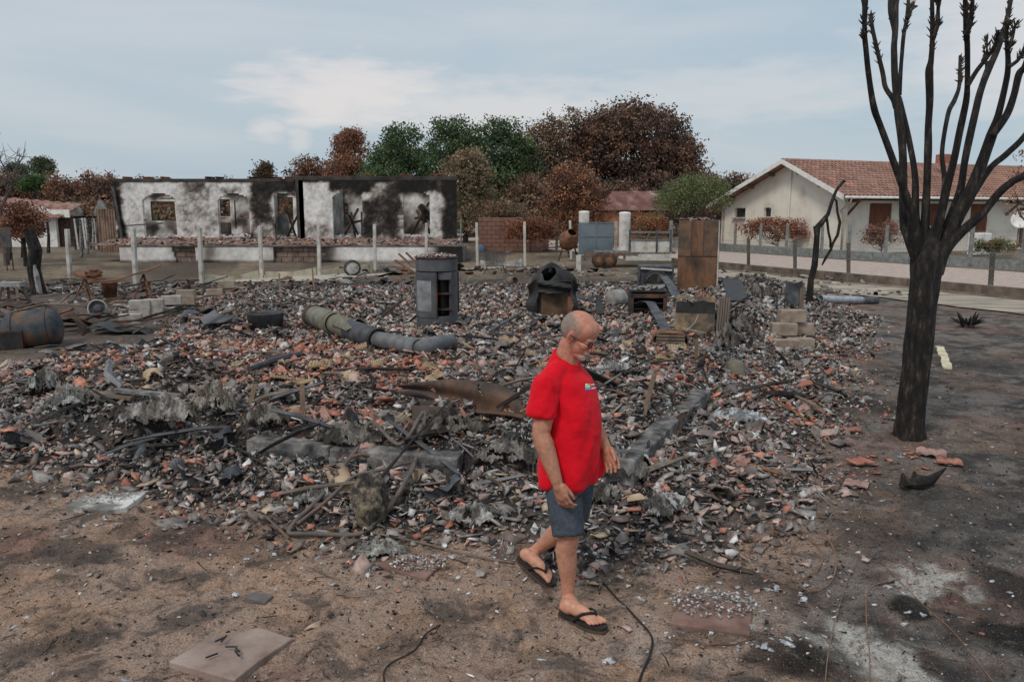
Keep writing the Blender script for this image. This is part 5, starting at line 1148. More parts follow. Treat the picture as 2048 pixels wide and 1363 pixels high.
for z in (.28, .5): m.box((rs_*.45, -rs_*.45, hs*z), (rs_*.8, rs_*.7, .025))
m.box((rs_*.5, rs_*.2, hs*.5), (rs_*1.1, .03, hs*.58)); m.build('firebox_shelf', M['darkrust'], st)
MB().box((rs_*.45, -rs_*.8, hs*.745), (rs_*.62, .05, hs*.1)).build('vent_panel', SM_, st)
shards_on('stove_top_rubble', 'small tile chips piled on top of the wood stove', S, rs_*.95, rs_*.95, hs-.02, 150, ('pink', 'pink', 'red', 'mid', 'grey', 'white'), .015, .035)
# ------------------------------------------------------------------ fallen flue pipe
fp = at(720, 680); fl = thing('flue_pipe', 'fallen stove flue pipe with thick sleeve and elbow lying across the rubble', 'flue pipe', fp)
q = pxm(fp)
khaki = nmat('khaki_metal', [(0.3, (74, 70, 60)), (0.55, (108, 104, 90)), (0.75, (130, 124, 108))], 5, .6, .2, 50, spec=.4)
def fpt(px, py, lift): return at(px, py, lift)-fp
def pipe(name, pts, r, mat, n=18, th=.012, wob=.0, parent=fl):
    m = MB(); m.tube(pts, r, n, False, wob=wob); return m.build(name, mat, parent, smooth=True, solid=th)
p0, p1, p2, p3, p4 = fpt(628, 652, 23*q), fpt(672, 668, 22*q), fpt(715, 684, 20*q), fpt(755, 697, 18*q), fpt(838, 712, 15*q)
pipe('outer_sleeve', [p0, p0.lerp(p1, .5), p1], 23*q, khaki, 22); pipe('sleeve_collar', [p0+(p0-p1)*.04, p0+(p1-p0)*.08], 24.5*q, M['darkrust'], 22)
pipe('inner_sleeve', [p1+(p0-p1)*.1, p1.lerp(p2, .7)], 20.5*q, khaki, 22)
m = MB(); d_ = (p2-p1).normalized()
m.grid(lambda u, v: tuple(p1+(p2-p1)*(.25+.75*v+.12*math.sin(u*9))+Vector((0, 0, 1))*math.sin(u*3.3+.2)*(23+7*math.sin(u*7+v*3))*q+d_.cross(Vector((0, 0, 1)))*math.cos(u*3.3+.2)*24*q), 24, 6); m.build('torn_flap', khaki, fl, solid=.008)
pipe('dark_sleeve', [p1.lerp(p2, .55), p2, p3], 19.5*q, M['sootmetal'], 22); pipe('pipe_ring', [p3-(p3-p2)*.05, p3+(p3-p2)*.05], 20.5*q, M['blackmetal'], 22)
MB().lathe([(13*q, 0), (19.5*q, 0)], 22, p3, rot=(p3-p2).to_track_quat('Z', 'Y').to_matrix()).build('ring_cap', M['blackmetal'], fl)
pg = nmat('grey_flue', [(0.3, (72, 71, 72)), (0.55, (104, 103, 104)), (0.75, (124, 122, 122))], 5, .55, .15, 50, spec=.4)
pipe('pipe', [p2, p3, p4], 14.5*q, pg, 18)
e1 = fpt(902, 697, 13*q); m = MB(); m.tube([p4+(p3-p4)*.22, p4+(p3-p4)*.06, p4+(e1-p4)*.10, p4.lerp(e1, .35), e1], [15.2*q, 15.4*q, 15.6*q, 14.8*q, 13.5*q], 18, False, flat=1.0); m.build('elbow', pg, fl, smooth=True, solid=.01)

# ------------------------------------------------------------------ appliances and cabinets on the slab
def box_thing(name, label, cat, px, py, rotz=0, sink=.02):
    p = at(px, py, -sink); return thing(name, label, cat, p, rotz), p
rustv = nmat('streaked_rust', [(0.28, (54, 45, 40)), (0.45, (88, 66, 52)), (0.56, (116, 82, 60)), (0.68, (84, 74, 66)), (0.85, (118, 106, 96))], 3.6, .8, .3, 40, stretch=(1, 1, .45))
greyrust = nmat('grey_rust', [(0.3, (66, 58, 54)), (0.55, (98, 86, 78)), (0.75, (116, 104, 96))], 3, .8, .3, 40, stretch=(1, 1, .4))
upr = nmat('scorched_rust', [(0.3, (54, 48, 44)), (0.5, (88, 72, 60)), (0.62, (112, 82, 62)), (0.78, (96, 88, 80))], 3.5, .8, .3, 40)
fr, p = box_thing('rusty_cabinet', 'tall rusty steel cabinet standing at the back right of the rubble', 'cabinet', 1393, 588, R(-12)); u = pxm(p); h = 150*u; w = 78*u
MB().box((0, .32, h/2), (w, .6, h)).build('body', greyrust, fr, bevel=.01)
for z0, z1, x0, x1, mt in ((.0, .52, -.5, .5, rustv), (.53, 1.0, -.5, -.18, upr), (.53, 1.0, -.175, .12, rustv), (.53, 1.0, .125, .5, upr)):
    MB().box((w*(x0+x1)/2, .005, h*(z0+z1)/2), (w*(x1-x0)-.006, .02, h*(z1-z0)-.006)).build('front_panel', mt, fr)
MB().box((w/2+.012, .30, h*.49), (.02, .58, h*.98)).build('side_panel', greyrust, fr)
MB().bar((w/2, -.01, 0), (w/2, -.01, h), .03, .03).build('corner_trim', M['paleconcrete'], fr)
o = shards_on('cabinet_top_rubble', 'charred flakes and tile bits heaped on the tall rusty cabinet', p+Vector((0, .3, 0)), w*.48, .28, h, 130, ('dark', 'grey', 'mid', 'red', 'dark'), .03, .08)

wm, p = box_thing('washing_machine', 'burnt washing machine with a round drum opening left of the tall rusty cabinet', 'washing machine', 1311, 590, R(-6)); u = pxm(p); w = 68*u; h = 58*u
MB().box((0, .32, h*.5), (w, .6, h)).build('casing', M['sootmetal'], wm, bevel=.02)
MB().lathe([(w*.36, 0), (w*.36, .05), (w*.30, .06), (w*.29, -.02)], 24, (0, 0, h*.48), rot=rotm(R(90))).build('drum_ring', M['blackmetal'], wm)
MB().lathe([(0, .0), (w*.29, .012)], 24, (0, -.004, h*.48), rot=rotm(R(90))).build('drum', M['concrete'], wm)
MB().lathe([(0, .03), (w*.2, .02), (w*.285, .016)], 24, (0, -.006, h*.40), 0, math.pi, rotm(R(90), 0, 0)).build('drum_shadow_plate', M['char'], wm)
MB().bar((-w*.45, -.02, h*.92), (w*.45, -.04, h*.86), .05, .03).build('front_bar', M['paleconcrete'], wm)
for x in (-1, 1): MB().box((x*w*.49, -.015, h*.5), (.03, .03, h)).build('corner_trim', M['sootmetal'], wm)

ov, p = box_thing('oven', 'gutted oven with open black cavity in front of the washing machine', 'oven', 1296, 632, R(-5)); u = pxm(p); w = 74*u; h = 54*u
m = MB(); t_ = .03
for x in (-1, 1): m.box((x*(w/2-t_/2), .28, h/2), (t_, .56, h))
m.box((0, .28, h-t_/2), (w-2*t_, .56, t_)).box((0, .28, t_), (w-2*t_, .56, t_)).box((0, .54, h/2), (w-2*t_, t_, h-2*t_)); m.build('casing', M['blackmetal'], ov)
m = MB()
for x in (-1, 1): m.box((x*(w/2-.04), -.015, h*.42), (.06, .03, h*.84))
m.box((0, -.015, h*.80), (w, .03, .07)); m.build('front_frame', M['darkrust'], ov)
for z in (.3, .52):
    m = MB()
    for k in range(9): m.tube([(-w*.42+k*w*.105, .02, h*z), (-w*.42+k*w*.105, .5, h*z)], .006, 4)
    m.tube([(-w*.45, .03, h*z), (w*.45, .03, h*z)], .008, 5); m.build('rack', M['sootmetal'], ov)
shards_on('oven_top_rubble', 'grey flakes piled on top of the gutted oven', p+Vector((0, .28, 0)), w*.45, .25, h, 90, ('dark', 'grey', 'mid'), .02, .06)

tc_, p = box_thing('tilted_steel_cabinet', 'scorched steel cabinet tilted in the rubble with an ochre and black stained front', 'cabinet', 1388, 672, R(-14)); u = pxm(p); w = 78*u; h = 84*u
ochre = nmat('ochre_scorch', [(0.3, (34, 31, 30)), (0.45, (66, 56, 46)), (0.55, (118, 98, 72)), (0.75, (142, 122, 94))], 2.1, .6, .2, 40, spec=.4)
lean = rotm(R(-14))
MB().box((0, .02, h*.48), (w, .02, h*.96), lean).build('front_panel', ochre, tc_, (0, .1, 0)); MB().box((0, .35, h*.42), (w*.96, .46, h*.8)).build('body', M['blackmetal'], tc_)
for k in range(5): MB().bar((w*.5+.03+k*.035, .0+k*.012, -.05), (w*.56+.03+k*.035, .18+k*.012, h*.92), .028, .05).build('side_rib', greyrust, tc_)
m = MB(); m.tube([(-w*.2, -.05, h*.15), (0, -.06, h*.35), (w*.1, -.03, h*.55)], .005, 4); m.tube([(-w*.3, -.04, h*.22), (w*.3, -.05, h*.12)], .005, 4); m.build('wire', M['paleconcrete'], tc_)
shards_on('steel_cabinet_top_rubble', 'ash and tile flakes heaped on the tilted steel cabinet', p+Vector((0, .4, 0)), w*.55, .28, h*.82, 200, ('grey', 'mid', 'dark', 'white', 'mid'), .02, .06)

cr, p = box_thing('crushed_boiler', 'black crumpled steel boiler casing with buckled domed lid and scorched front', 'boiler', 1108, 632, R(4)); u = pxm(p); w = 66*u; h = 108*u
MB().box((0, .25, h*.27), (w, .5, h*.54)).build('casing', M['blackmetal'], cr, bevel=.02); 
bf_ = nmat('scorched_front', [(0.3, (42, 36, 33)), (0.5, (86, 66, 50)), (0.7, (112, 92, 74))], 3, .7, .3); MB().box((.02, -.012, h*.26), (w*.86, .02, h*.5)).build('front_panel', bf_, cr)
MB().box((w*.48, .02, h*.2), (.09, .12, h*.38)).build('side_post', M['rust'], cr)
def lid(u_, v_):
    a = u_*2*math.pi; b = v_*math.pi/2; r1 = 1+.16*math.sin(3*a+1)+.10*math.sin(7*a+4*b)
    return (w*.62*math.cos(a)*math.cos(b)*r1, .25+w*.5*math.sin(a)*math.cos(b)*r1, h*(.50+.40*math.sin(b)*(1+.12*math.sin(4*a)))+.05*math.sin(5*a+b*3))
m = MB(); m.grid(lid, 44, 12, None, lambda a, b: (.60 < a < .78 and .45 < b < .80)); m.build('buckled_lid', M['blackmetal'], cr, solid=.012, smooth=False)
for s_ in (-1, 1):
    m = MB(); m.grid(lambda a, b: (s_*(w*.52+.14*a+.03*math.sin(b*7)), -.05+.3*a-.05*math.sin(b*5+a*3), h*(.1+.62*b*(1-.25*a))), 6, 10); m.build('side_flap', M['blackmetal'], cr, solid=.012)
m = MB(); m.grid(lambda a, b: (-w*.5+w*1.0*a, -.06-.06*math.sin(a*3.1)-.05*math.sin(b*9+a*4), h*(.46+.22*b)), 16, 8); m.build('buckled_skirt', M['blackmetal'], cr, solid=.01)
# bent strips and small debris round the appliances
def strip(name, label, cat, pts, w, mat, th=.006, up=None, grp=None):
    """bent metal strip through (px, py, lift) points"""
    P = [at(a, b, c) for a, b, c in pts]; o0 = P[0].copy(); m = MB(); vs = []; fs = []; k = len(P)
    for i, p in enumerate(P):
        t = (P[min(i+1, k-1)]-P[max(i-1, 0)]).normalized(); s_ = Vector(up) if up else Vector((0, 0, 1)).cross(t).normalized()
        for d in (-1, 1): vs.append(p-o0+s_*w/2*d)
    fs = [(2*i, 2*i+2, 2*i+3, 2*i+1) for i in range(k-1)]
    o = m.raw(vs, fs).build(name, mat, None, o0, solid=th); return tag(o, label, cat, grp)
strip('bent_metal_strip', 'long dark strip arching down to the foot of the tilted steel cabinet', 'metal strip', [(1268, 628, .1), (1285, 632, .28), (1300, 638, .30), (1318, 652, .15), (1335, 668, .02)], .16, M['sootmetal'])
strip('bent_metal_strip', 'curled dark strip between the crushed boiler and the oven', 'metal strip', [(1140, 612, .3), (1165, 622, .22), (1180, 628, .26), (1196, 622, .28), (1200, 632, .05)], .14, M['blackmetal'])
strip('bent_metal_strip', 'thin bowed strip over the scrap right of the crushed boiler', 'metal strip', [(1160, 600, .25), (1195, 600, .38), (1240, 606, .34), (1268, 612, .15)], .05, M['darkrust'])
strip('bent_metal_strip', 'dark bracket slanting between the oven and the tall rusty cabinet', 'metal strip', [(1325, 596, .5), (1340, 604, .35), (1352, 612, .2)], .18, M['sootmetal'])
def drum(name, label, cat, px, py, r, l, az, mat, tilt=0.0, hollow=True):
    p = at(px, py, r*.8); d = Vector((math.cos(az)*math.cos(tilt), math.sin(az)*math.cos(tilt), math.sin(tilt)))
    t = thing(name, label, cat, p); m = MB(); m.tube([-d*l/2, -d*l*.48, d*l*.48, d*l/2], [r*.96, r, r, r*.96], 20, not hollow); m.build('shell', mat, t, smooth=True, solid=.01 if hollow else 0)
    rm = d.to_track_quat('Z', 'Y').to_matrix()
    for s_ in (-.45, 0, .45): MB().lathe([(r*1.0, -.012), (r*1.035, 0), (r*1.0, .012)], 20, d*l*s_, rot=rm).build('hoop', mat, t)
    if not hollow: MB().lathe([(r*.9, .0), (r*.55, .012), (0, .012)], 20, -d*l/2, rot=rm).build('end_plate', M['blackmetal'], t)
    return t
drum('small_drum', 'small pale grey drum lying between the boiler and the oven', 'drum', 1232, 610, .17, .3, R(35), M['concrete'], 0, False)
drum('pipe_stub', 'short rusty clay pipe stub lying open behind the crushed boiler', 'pipe', 1024, 568, .12, .3, R(-60), M['wood'])
# rounded rusty hood
hd, p = box_thing('rusty_hood', 'rounded rusty metal hood lying on the rubble in front of the tilted cabinet', 'hood', 1341, 692, R(-6)); u = pxm(p); w = 70*u
m = MB(); m.grid(lambda a, b: (w*.5*math.copysign(abs(math.cos(math.pi*a))**.55, math.cos(math.pi*a)), .02+.3*b, .02+26*u*math.sin(math.pi*a)**.45), 24, 4); m.build('arched_shell', M['rust'], hd, solid=.012)
for k in range(4): MB().box((0, .03, .03+k*.045), (w*.8, .04, .03)).build('slat', M['wood'], hd)
MB().box((0, .18, .09), (w*.85, .22, .16)).build('body', M['blackmetal'], hd)
# flat metal frame lying by the stove
mf = thing('metal_window_frame', 'flattened metal window frame lying on the rubble right of the stove', 'frame', at(1020, 660))
o0 = mf.location.copy()
for a, b in (((972, 674), (1036, 636)), ((1036, 636), (1085, 640)), ((972, 674), (1035, 678)), ((1055, 662), (1088, 638)), ((1060, 676), (1110, 670))):
    MB().bar(at(*a, .05)-o0, at(*b, .06)-o0, .05, .03).build('bar', M['sootmetal'], mf)
# big bent sheet and rusty box near the front edge
sh0 = at(920, 838); q = pxm(sh0)
bs = thing('bent_metal_sheet', 'long dark rusty metal panel bent upright in the rubble left of the man', 'panel', sh0)
BP0, BP1 = at(798, 815), at(1045, 838)
def bpf(u_, v_):
    a = BP0.lerp(BP1, u_)
    hgt_ = (14+46*math.sin(min(1, u_*1.25)*math.pi/2)-12*max(0, u_-.85)/.15)*q
    z = sh0.z+hgt_*v_+.03; y = a.y+.05*math.sin(v_*4+u_*3)+.16*v_; return (a.x-sh0.x+.03*math.sin(v_*5), y-sh0.y, z-sh0.z)
panelm = nmat('dark_panel', [(0.3, (40, 33, 30)), (0.5, (62, 50, 44)), (0.66, (96, 70, 54)), (0.8, (72, 62, 56))], 3, .65, .3, 40, spec=.4)
hol = [(.29, .55, .018, .2), (.70, .75, .016, .16), (.55, .2, .01, .1), (.88, .4, .008, .08)]
m = MB(); m.grid(bpf, 90, 24, None, lambda a, b: any(((a-x)/rx)**2+((b-y)/ry)**2 < 1 for x, y, rx, ry in hol)); m.build('sheet', panelm, bs, solid=.008)
m = MB(); m.grid(lambda a, b: (bpf(a, 0)[0], bpf(a, 0)[1]-.10*b-.01, bpf(a, 0)[2]+.04+.03*math.sin(a*8)), 30, 3); m.build('lip', panelm, bs, solid=.008)
rb = thing('rusty_box', 'small open rusty metal box in front of the bent panel', 'box', at(862, 845), R(-8)); u = pxm(rb.location); w = 76*u; h = 38*u
for a, b, c, d in ((0, 0, w, .01), (0, .2, w, .01), (-w/2, .1, .01, .2), (w/2, .1, .01, .2)): MB().box((a, b, h/2-.02), (c, d, h)).build('side', M['darkrust'] if a else greyrust, rb)
# ------------------------------------------------------------------ tubular frame in front
tubm = nmat('burnt_tube', [(0.3, (62, 58, 56)), (0.5, (92, 84, 78)), (0.65, (112, 88, 72)), (0.8, (120, 116, 112))], 6, .7, .3, 50, spec=.35)
tf = thing('tubular_metal_frame', 'bent tubular metal frame, like a burnt chair, leaning on the front of the rubble', 'metal frame', at(650, 1075)); o0 = tf.location.copy()
def ppath(pts, n=6):
    P = [at(a, b, c)-o0 for a, b, c in pts]; out = []
    k = len(P)
    for i in range(k-1):
        a, b, c, d = P[max(i-1, 0)], P[i], P[i+1], P[min(i+2, k-1)]
        for j in range(n):
            t = j/n; out.append(.5*((2*b)+(c-a)*t+(2*a-5*b+4*c-d)*t*t+(3*b-a-3*c+d)*t*t*t))
    return out+[P[-1]]
for nm, pts in (('outer_tube', [(590, 1075, .03), (578, 1072, .03), (592, 1052, .04), (640, 1010, .06), (700, 940, .10), (722, 915, .14), (745, 903, .16), (800, 900, .17), (845, 898, .18), (852, 903, .16)]),
                ('outer_tube', [(590, 1075, .03), (650, 1076, .03), (700, 1078, .03), (735, 1068, .03), (770, 1040, .05), (810, 985, .08), (838, 930, .12), (852, 903, .16)]),
                ('inner_tube', [(596, 1060, .05), (650, 1020, .06), (700, 978, .08), (722, 970, .09), (780, 962, .1), (820, 950, .11)]),
                ('inner_tube', [(690, 946, .1), (720, 934, .11), (760, 932, .1), (800, 930, .1)]), ('inner_tube', [(745, 1066, .06), (790, 1020, .08), (830, 960, .12)])):
    MB().tube(ppath(pts), .017 if nm == 'outer_tube' else .014, 8).build(nm, tubm, tf, smooth=True)
# scorched round disc standing in the shards
dk0 = at(745, 1062, -.02); rd = MB(); u = pxm(dk0)
def rdf(a, b):
    t = a*2*math.pi; r = b; k = 1+.08*math.sin(3*t)+.05*math.sin(7*t); return (33*u*k*r*math.cos(t), .05-.10*math.cos(r*1.5)+.02*math.sin(5*t)*r, 62*u*(1+k*r*math.sin(t)*.98))
m = MB(); m.grid(rdf, 36, 8); o = m.build('scorched_disc', nmat('scorched_stone', [(0.3, (26, 25, 25)), (0.46, (58, 54, 50)), (0.58, (120, 108, 90)), (0.75, (158, 150, 138))], 12, .95, .8, 60), None, dk0, (R(-14), 0, R(18)), solid=.04)
tag(o, 'round scorched disc standing on edge inside the tubular metal frame', 'disc')
# rod and cables on the ground
def wire(name, label, cat, pts, r, mat, n=8, sub=5, grp=None):
    P = [at(a, b, c) for a, b, c in pts]; o0_ = P[0].copy(); out = []; k = len(P)
    for i in range(k-1):
        a, b, c, d = P[max(i-1, 0)], P[i], P[i+1], P[min(i+2, k-1)]
        for j in range(sub):
            t = j/sub; v = .5*((2*b)+(c-a)*t+(2*a-5*b+4*c-d)*t*t+(3*b-a-3*c+d)*t*t*t); v.z = max(v.z, H(v.x, v.y)+r*.6); out.append(v-o0_)
    out.append(P[-1]-o0_); o = MB().tube(out, r, n).build(name, mat, None, o0_, smooth=True); return tag(o, label, cat, grp)
wire('thin_rod', 'thin pale rod lying along the foot of the rubble toward the man', 'rod', [(745, 1070, .02), (850, 1092, .02), (960, 1118, .015), (1030, 1128, .01)], .006, M['wood'])
cab_ = nmat('burnt_cable', [(0.3, (24, 23, 23)), (0.7, (52, 48, 46))], 12, .8, .6)
wire('burnt_cable', 'thin black cable curling on the sand at the bottom centre', 'cable', [(880, 1250, .005), (850, 1270, .005), (830, 1300, .005), (785, 1325, .005), (768, 1345, .005), (770, 1370, .005)], .004, cab_)
wire('burnt_cable', 'crusty black cable snaking over the soil right of the man', 'cable', [(1205, 1165, .008), (1240, 1205, .008), (1275, 1240, .008), (1303, 1275, .008), (1300, 1310, .008), (1285, 1345, .008), (1275, 1375, .008)], .006, cab_)
rw = nmat('rusty_wire', [(0.3, (96, 74, 58)), (0.7, (140, 108, 84))], 9, .7, .2)
wire('rusty_wire', 'thin rusty wire running up from the bottom edge by the pale ash patch', 'wire', [(1740, 1370, .01), (1738, 1300, .01), (1732, 1230, .015), (1740, 1180, .02), (1800, 1160, .01)], .003, rw)
wire('rusty_wire', 'thin bent rusty wire right of the wire coil', 'wire', [(1650, 1370, .01), (1660, 1290, .02), (1690, 1180, .03), (1715, 1125, .05)], .0025, rw)
wire('rusty_wire', 'long straight wire crossing the dark soil at the lower right', 'wire', [(1760, 1125, .01), (1850, 1215, .01), (1910, 1270, .01), (1985, 1365, .01)], .0025, rw)
co_ = thing('wire_coil', 'loose coil of thin rusty wire lying on the dark soil right of the man', 'wire coil', at(1590, 1150))
for k in range(6):
    c0 = (1625, 1132, 46, 56) if k < 3 else (1570, 1120, 70, 62); P = []
    for i in range(49):
        a = i/48*6.28*(1 if k != 5 else .8); p_ = at(c0[0]+(c0[2]+k)*math.cos(a), c0[1]+(c0[3]+random.uniform(-1, 1))*math.sin(a)*(.95 if k < 3 else .8), .008+.004*k+.05*max(0, -math.sin(a))*(k < 3)); P.append(p_-co_.location)
    MB().tube(P, .002, 5).build('wire_loop', rw, co_)
# ------------------------------------------------------------------ slabs on the ground
def slab(name, label, pts, th, mat, grp=None):
    P = [G(*p) for p in pts]; c = sum(P, Vector())/len(P); z = max(H(p.x, p.y) for p in P)
    m = MB(); m.prism([(p.x-c.x, p.y-c.y) for p in P][::-1], -.02, th); o = m.build(name, mat, None, (c.x, c.y, z-.01), bevel=.006); return tag(o, label, 'slab', grp)
slabm = nmat('paving_slab', [(0.3, (108, 88, 80)), (0.5, (146, 128, 118)), (0.75, (166, 150, 140))], 4, .95, .5, 60)
slabr = nmat('red_slab', [(0.3, (84, 64, 57)), (0.5, (118, 92, 82)), (0.75, (140, 118, 108))], 5, .95, .5, 60)
slab('paving_slab', 'large broken pinkish paving slab lying on the sand at the lower left', [(338, 1337), (428, 1283), (520, 1268), (587, 1290), (520, 1335), (470, 1375)], .03, nmat('dull_slab', [(0.3, (98, 80, 72)), (0.5, (134, 116, 106)), (0.75, (154, 138, 128))], 4, .95, .6, 50))
slab('paving_slab', 'dark paving slab with white ash at the left edge of the shards', [(132, 1018), (165, 1003), (300, 988), (255, 1022), (215, 1030)], .04, nmat('grey_slab', [(0.35, (80, 76, 72)), (0.5, (120, 116, 112)), (0.6, (190, 186, 180))], 3, .95, .4))
slab('paving_slab', 'reddish paving slab under an ash pile left of the man', [(755, 1138), (790, 1108), (896, 1120), (852, 1164)], .018, slabr)
slab('paving_slab', 'reddish paving slab strewn with white ash right of the man', [(1338, 1250), (1368, 1188), (1505, 1218), (1500, 1275)], .02, slabr)
slab('tile_slab', 'small dark tile lying on the sand above the large slab', [(488, 1205), (515, 1193), (548, 1202), (530, 1220)], .025, M['tilegrey'])
for k, (px, py, rx, ry, n, cols, lb) in enumerate(((838, 1135, .12, .08, 170, ('white', 'white', 'mid', 'beige'), 'heap of pale ash lumps on the reddish slab left of the man'), (1425, 1215, .16, .12, 200, ('white', 'white', 'mid'), 'white ash crumbs strewn on the slab right of the man'), (215, 1005, .14, .09, 120, ('white', 'white', 'mid'), 'white ash crumbs on the dark slab at the left'))):
    p = at(px, py); shards_on('ash_pile', lb, p, rx*1.5, ry*1.5, .03, int(n*1.6), cols+('mid', 'grey'), .003, .015)
for k in range(6):
    p = at(random.uniform(410, 480), random.uniform(1298, 1335)); o = MB().bar((-.03, 0, 0), (.03, 0, 0), .008, .006).build('charred_nail', M['char'], None, (p.x, p.y, p.z+.062), (0, 0, random.uniform(0, 3))); tag(o, 'short black charred sliver lying on the large pinkish slab', 'sliver', 'black slivers on the large slab')
# ------------------------------------------------------------------ left yard scrap
bz = at(68, 692); bl = thing('steel_tank', 'blue grey rusty steel tank lying on its side at the left edge', 'tank', bz); u = pxm(bz)
bluem = nmat('blue_rust', [(0.3, (36, 38, 42)), (0.48, (62, 66, 70)), (0.58, (92, 70, 56)), (0.75, (104, 76, 58))], 4, .75, .3, 40)
ax = Vector((1, .30, .12)).normalized(); cz = Vector((0, 0, 34*u)); l = 92*u; rm = ax.to_track_quat('Z', 'Y').to_matrix()
MB().lathe([(0, -l*.58), (28*u, -l*.52), (37*u, -l*.42), (38*u, 0), (38*u, l*.40), (35*u, l*.5), (20*u, l*.57), (0, l*.58)], 24, cz, rot=rm).build('shell', bluem, bl, smooth=True)
for s_ in (-.3, .36): MB().lathe([(38*u, -.01), (39.5*u, 0), (38*u, .01)], 24, cz+ax*l*s_, rot=rm).build('band', M['darkrust'], bl)
MB().tube([(l*.2, -.25, .02), (l*.5, -.2, .05), (l*.72, -.05, .03)], .012, 6).build('handle', M['sootmetal'], bl)
b_ = thing('metal_box', 'dark rusty steel box lying in front of the tank at the left edge', 'box', at(8, 698), R(20)); u = pxm(b_.location)
MB().box((0, 0, .16), (.62, .34, .32)).build('body', M['darkrust'], b_, bevel=.01); MB().box((0, -.172, .16), (.56, .01, .26)).build('front_plate', M['blackmetal'], b_)
t_ = at(75, 588); o = thing('charred_stump', 'thick charred tree stump standing at the left behind the tank', 'stump', t_); u = pxm(t_)
MB().tube([(.05, 0, -.05), (0, 0, .25), (-.03, 0, .7), (.04, 0, 1.2), (-.06, 0, 125*u)], [.20, .17, .15, .17, .15], 12, wob=.16).build('trunk', M['bark'], o)
MB().bar((-.1, 0, 120*u), (.02, .1, 136*u), .06, .05).build('splinter', M['char'], o); MB().tube([(.12, -.1, .02), (.08, -.12, .5), (.05, -.1, .8)], [.07, .08, .03], 6, wob=.3).build('bared_wood', M['concrete'], o)
# rusty trestle with a sagging plate and coil
tr = thing('rusty_trestle', 'sagging rusty plate across two rusty trestle legs in the left yard', 'trestle', at(235, 600)); o0 = tr.location.copy(); u = pxm(o0)
m = MB(); pl = [(150, 545), (175, 556), (205, 563), (240, 560), (275, 548), (315, 536)]
vs = []; 
for a, b in pl:
    p = D(a, b, o0.y)-o0; vs += [p+Vector((0, -.18, 0)), p+Vector((0, .22, .05))]
m.raw(vs, [(2*i, 2*i+2, 2*i+3, 2*i+1) for i in range(5)]).build('plate', M['rust'], tr, solid=.03)
for px in (170, 287):
    t = D(px, 555 if px < 200 else 548, o0.y)-o0
    for dx, dy in ((-.22, -.2), (.25, -.15), (-.05, .25)): MB().bar(t, (t.x+dx, dy, .0), .035, .035).build('leg', M['rust'], tr)
    MB().bar((t.x-.12, 0, .3), (t.x+.14, 0, .32), .03).build('crossbar', M['rust'], tr)
tcn = thing('rusty_chain_coil', 'coil of rusty chain heaped on the sagging plate', 'chain', D(188, 556, o0.y)); P = []
for i in range(90): a = i*.55; P.append((.16*math.cos(a)*(1+.3*math.sin(i)), .13*math.sin(a), .05+.0018*i+.02*math.sin(i*1.7)))
MB().tube(P, .022, 6).build('chain', M['rust'], tcn)
bk = at(221, 594); k_ = thing('rusty_bucket', 'rusty open bucket standing under the sagging plate', 'bucket', bk); u = pxm(bk)
MB().lathe([(0, .02), (12*u, 0), (14.5*u, 29*u), (15.5*u, 30*u)], 20).build('pail', M['rust'], k_, solid=.008, smooth=True); MB().lathe([(14.3*u, 27*u), (15.8*u, 28.5*u), (14.3*u, 30*u)], 20).build('rim', M['darkrust'], k_)
wh = at(197, 634); w_ = thing('wheel_rim', 'grey wheel rim leaning among the scrap below the trestle', 'wheel', wh, R(15)); u = pxm(wh); rm = rotm(R(78))
MB().lathe([(16*u, -.06), (18*u, -.05), (16*u, 0), (18*u, .05), (16*u, .06)], 24, (0, 0, 17*u), rot=rm).build('rim', M['concrete'], w_, solid=.01); MB().lathe([(0, .03), (5*u, .03), (11*u, -.01), (15.5*u, .0)], 24, (0, 0, 17*u), rot=rm).build('disc', M['sootmetal'], w_, solid=.01)
# concrete blocks
TANB = nmat('tan_block', [(0.3, (104, 92, 82)), (0.55, (144, 128, 114)), (0.8, (160, 146, 132))], 5, .95, .4, 50)
BKM = nmat('pale_block', [(0.3, (120, 112, 104)), (0.55, (158, 150, 142)), (0.8, (174, 168, 160))], 5, .95, .4, 50)
bm_ = bpy.data.meshes.new('concrete_block'); mb = MB().box((0, 0, .1), (.42, .19, .2))
bm_.from_pydata(mb.v, [], mb.f); bm_.materials.append(BKM)
def block(px, py, z, rz_, label, grp, sc=(1, 1, 1), mat=None, name='concrete_block'):
    p = at(px, py); me = bm_
    if mat: me = bm_.copy(); me.materials[0] = mat
    o = link(name, me, None, (p.x, p.y, p.z+z-.01), (0, 0, rz_), bevel=.012); o.scale = sc; return tag(o, label, 'block', grp)
for k, (px, py, z) in enumerate(((282, 636, 0), (308, 634, 0), (334, 632, 0), (283, 636, .2), (309, 634, .2), (262, 646, 0), (345, 626, .2))): block(px, py, z, R(8+k), 'pale concrete block in the stack right of the wheel rim', 'stacked pale blocks at the left')
for k, (px, py, z) in enumerate(((372, 612, 0), (388, 607, 0), (374, 612, .2), (430, 592, 0), (452, 590, 0), (474, 588, 0), (455, 590, .2))): block(px, py, z, R(12), 'tan block in the low stack at the back left of the rubble', 'tan blocks at the back left', mat=TANB)
for k, (px, py, z, lb) in enumerate(((1566, 668, 0, 0), (1598, 668, 0, 0), (1582, 668, .2, 0), (1570, 694, -.06, 1), (1600, 692, -.06, 1))): block(px, py, z, R(-2), 'tan building block stacked right of the rubble by the snag' if not lb else 'half buried tan block in front of the block stack by the snag', 'tan blocks by the snag', (.95, 1, 1), TANB)
sp_ = at(375, 590); o = MB().tube([(0, 0, -.05), (0, 0, .12), (.02, 0, .26), (0, 0, .3)], [.14, .12, .1, .06], 10, wob=.2).build('small_stump', M['char'], None, sp_); tag(o, 'short black stump behind the concrete blocks at the left', 'stump')
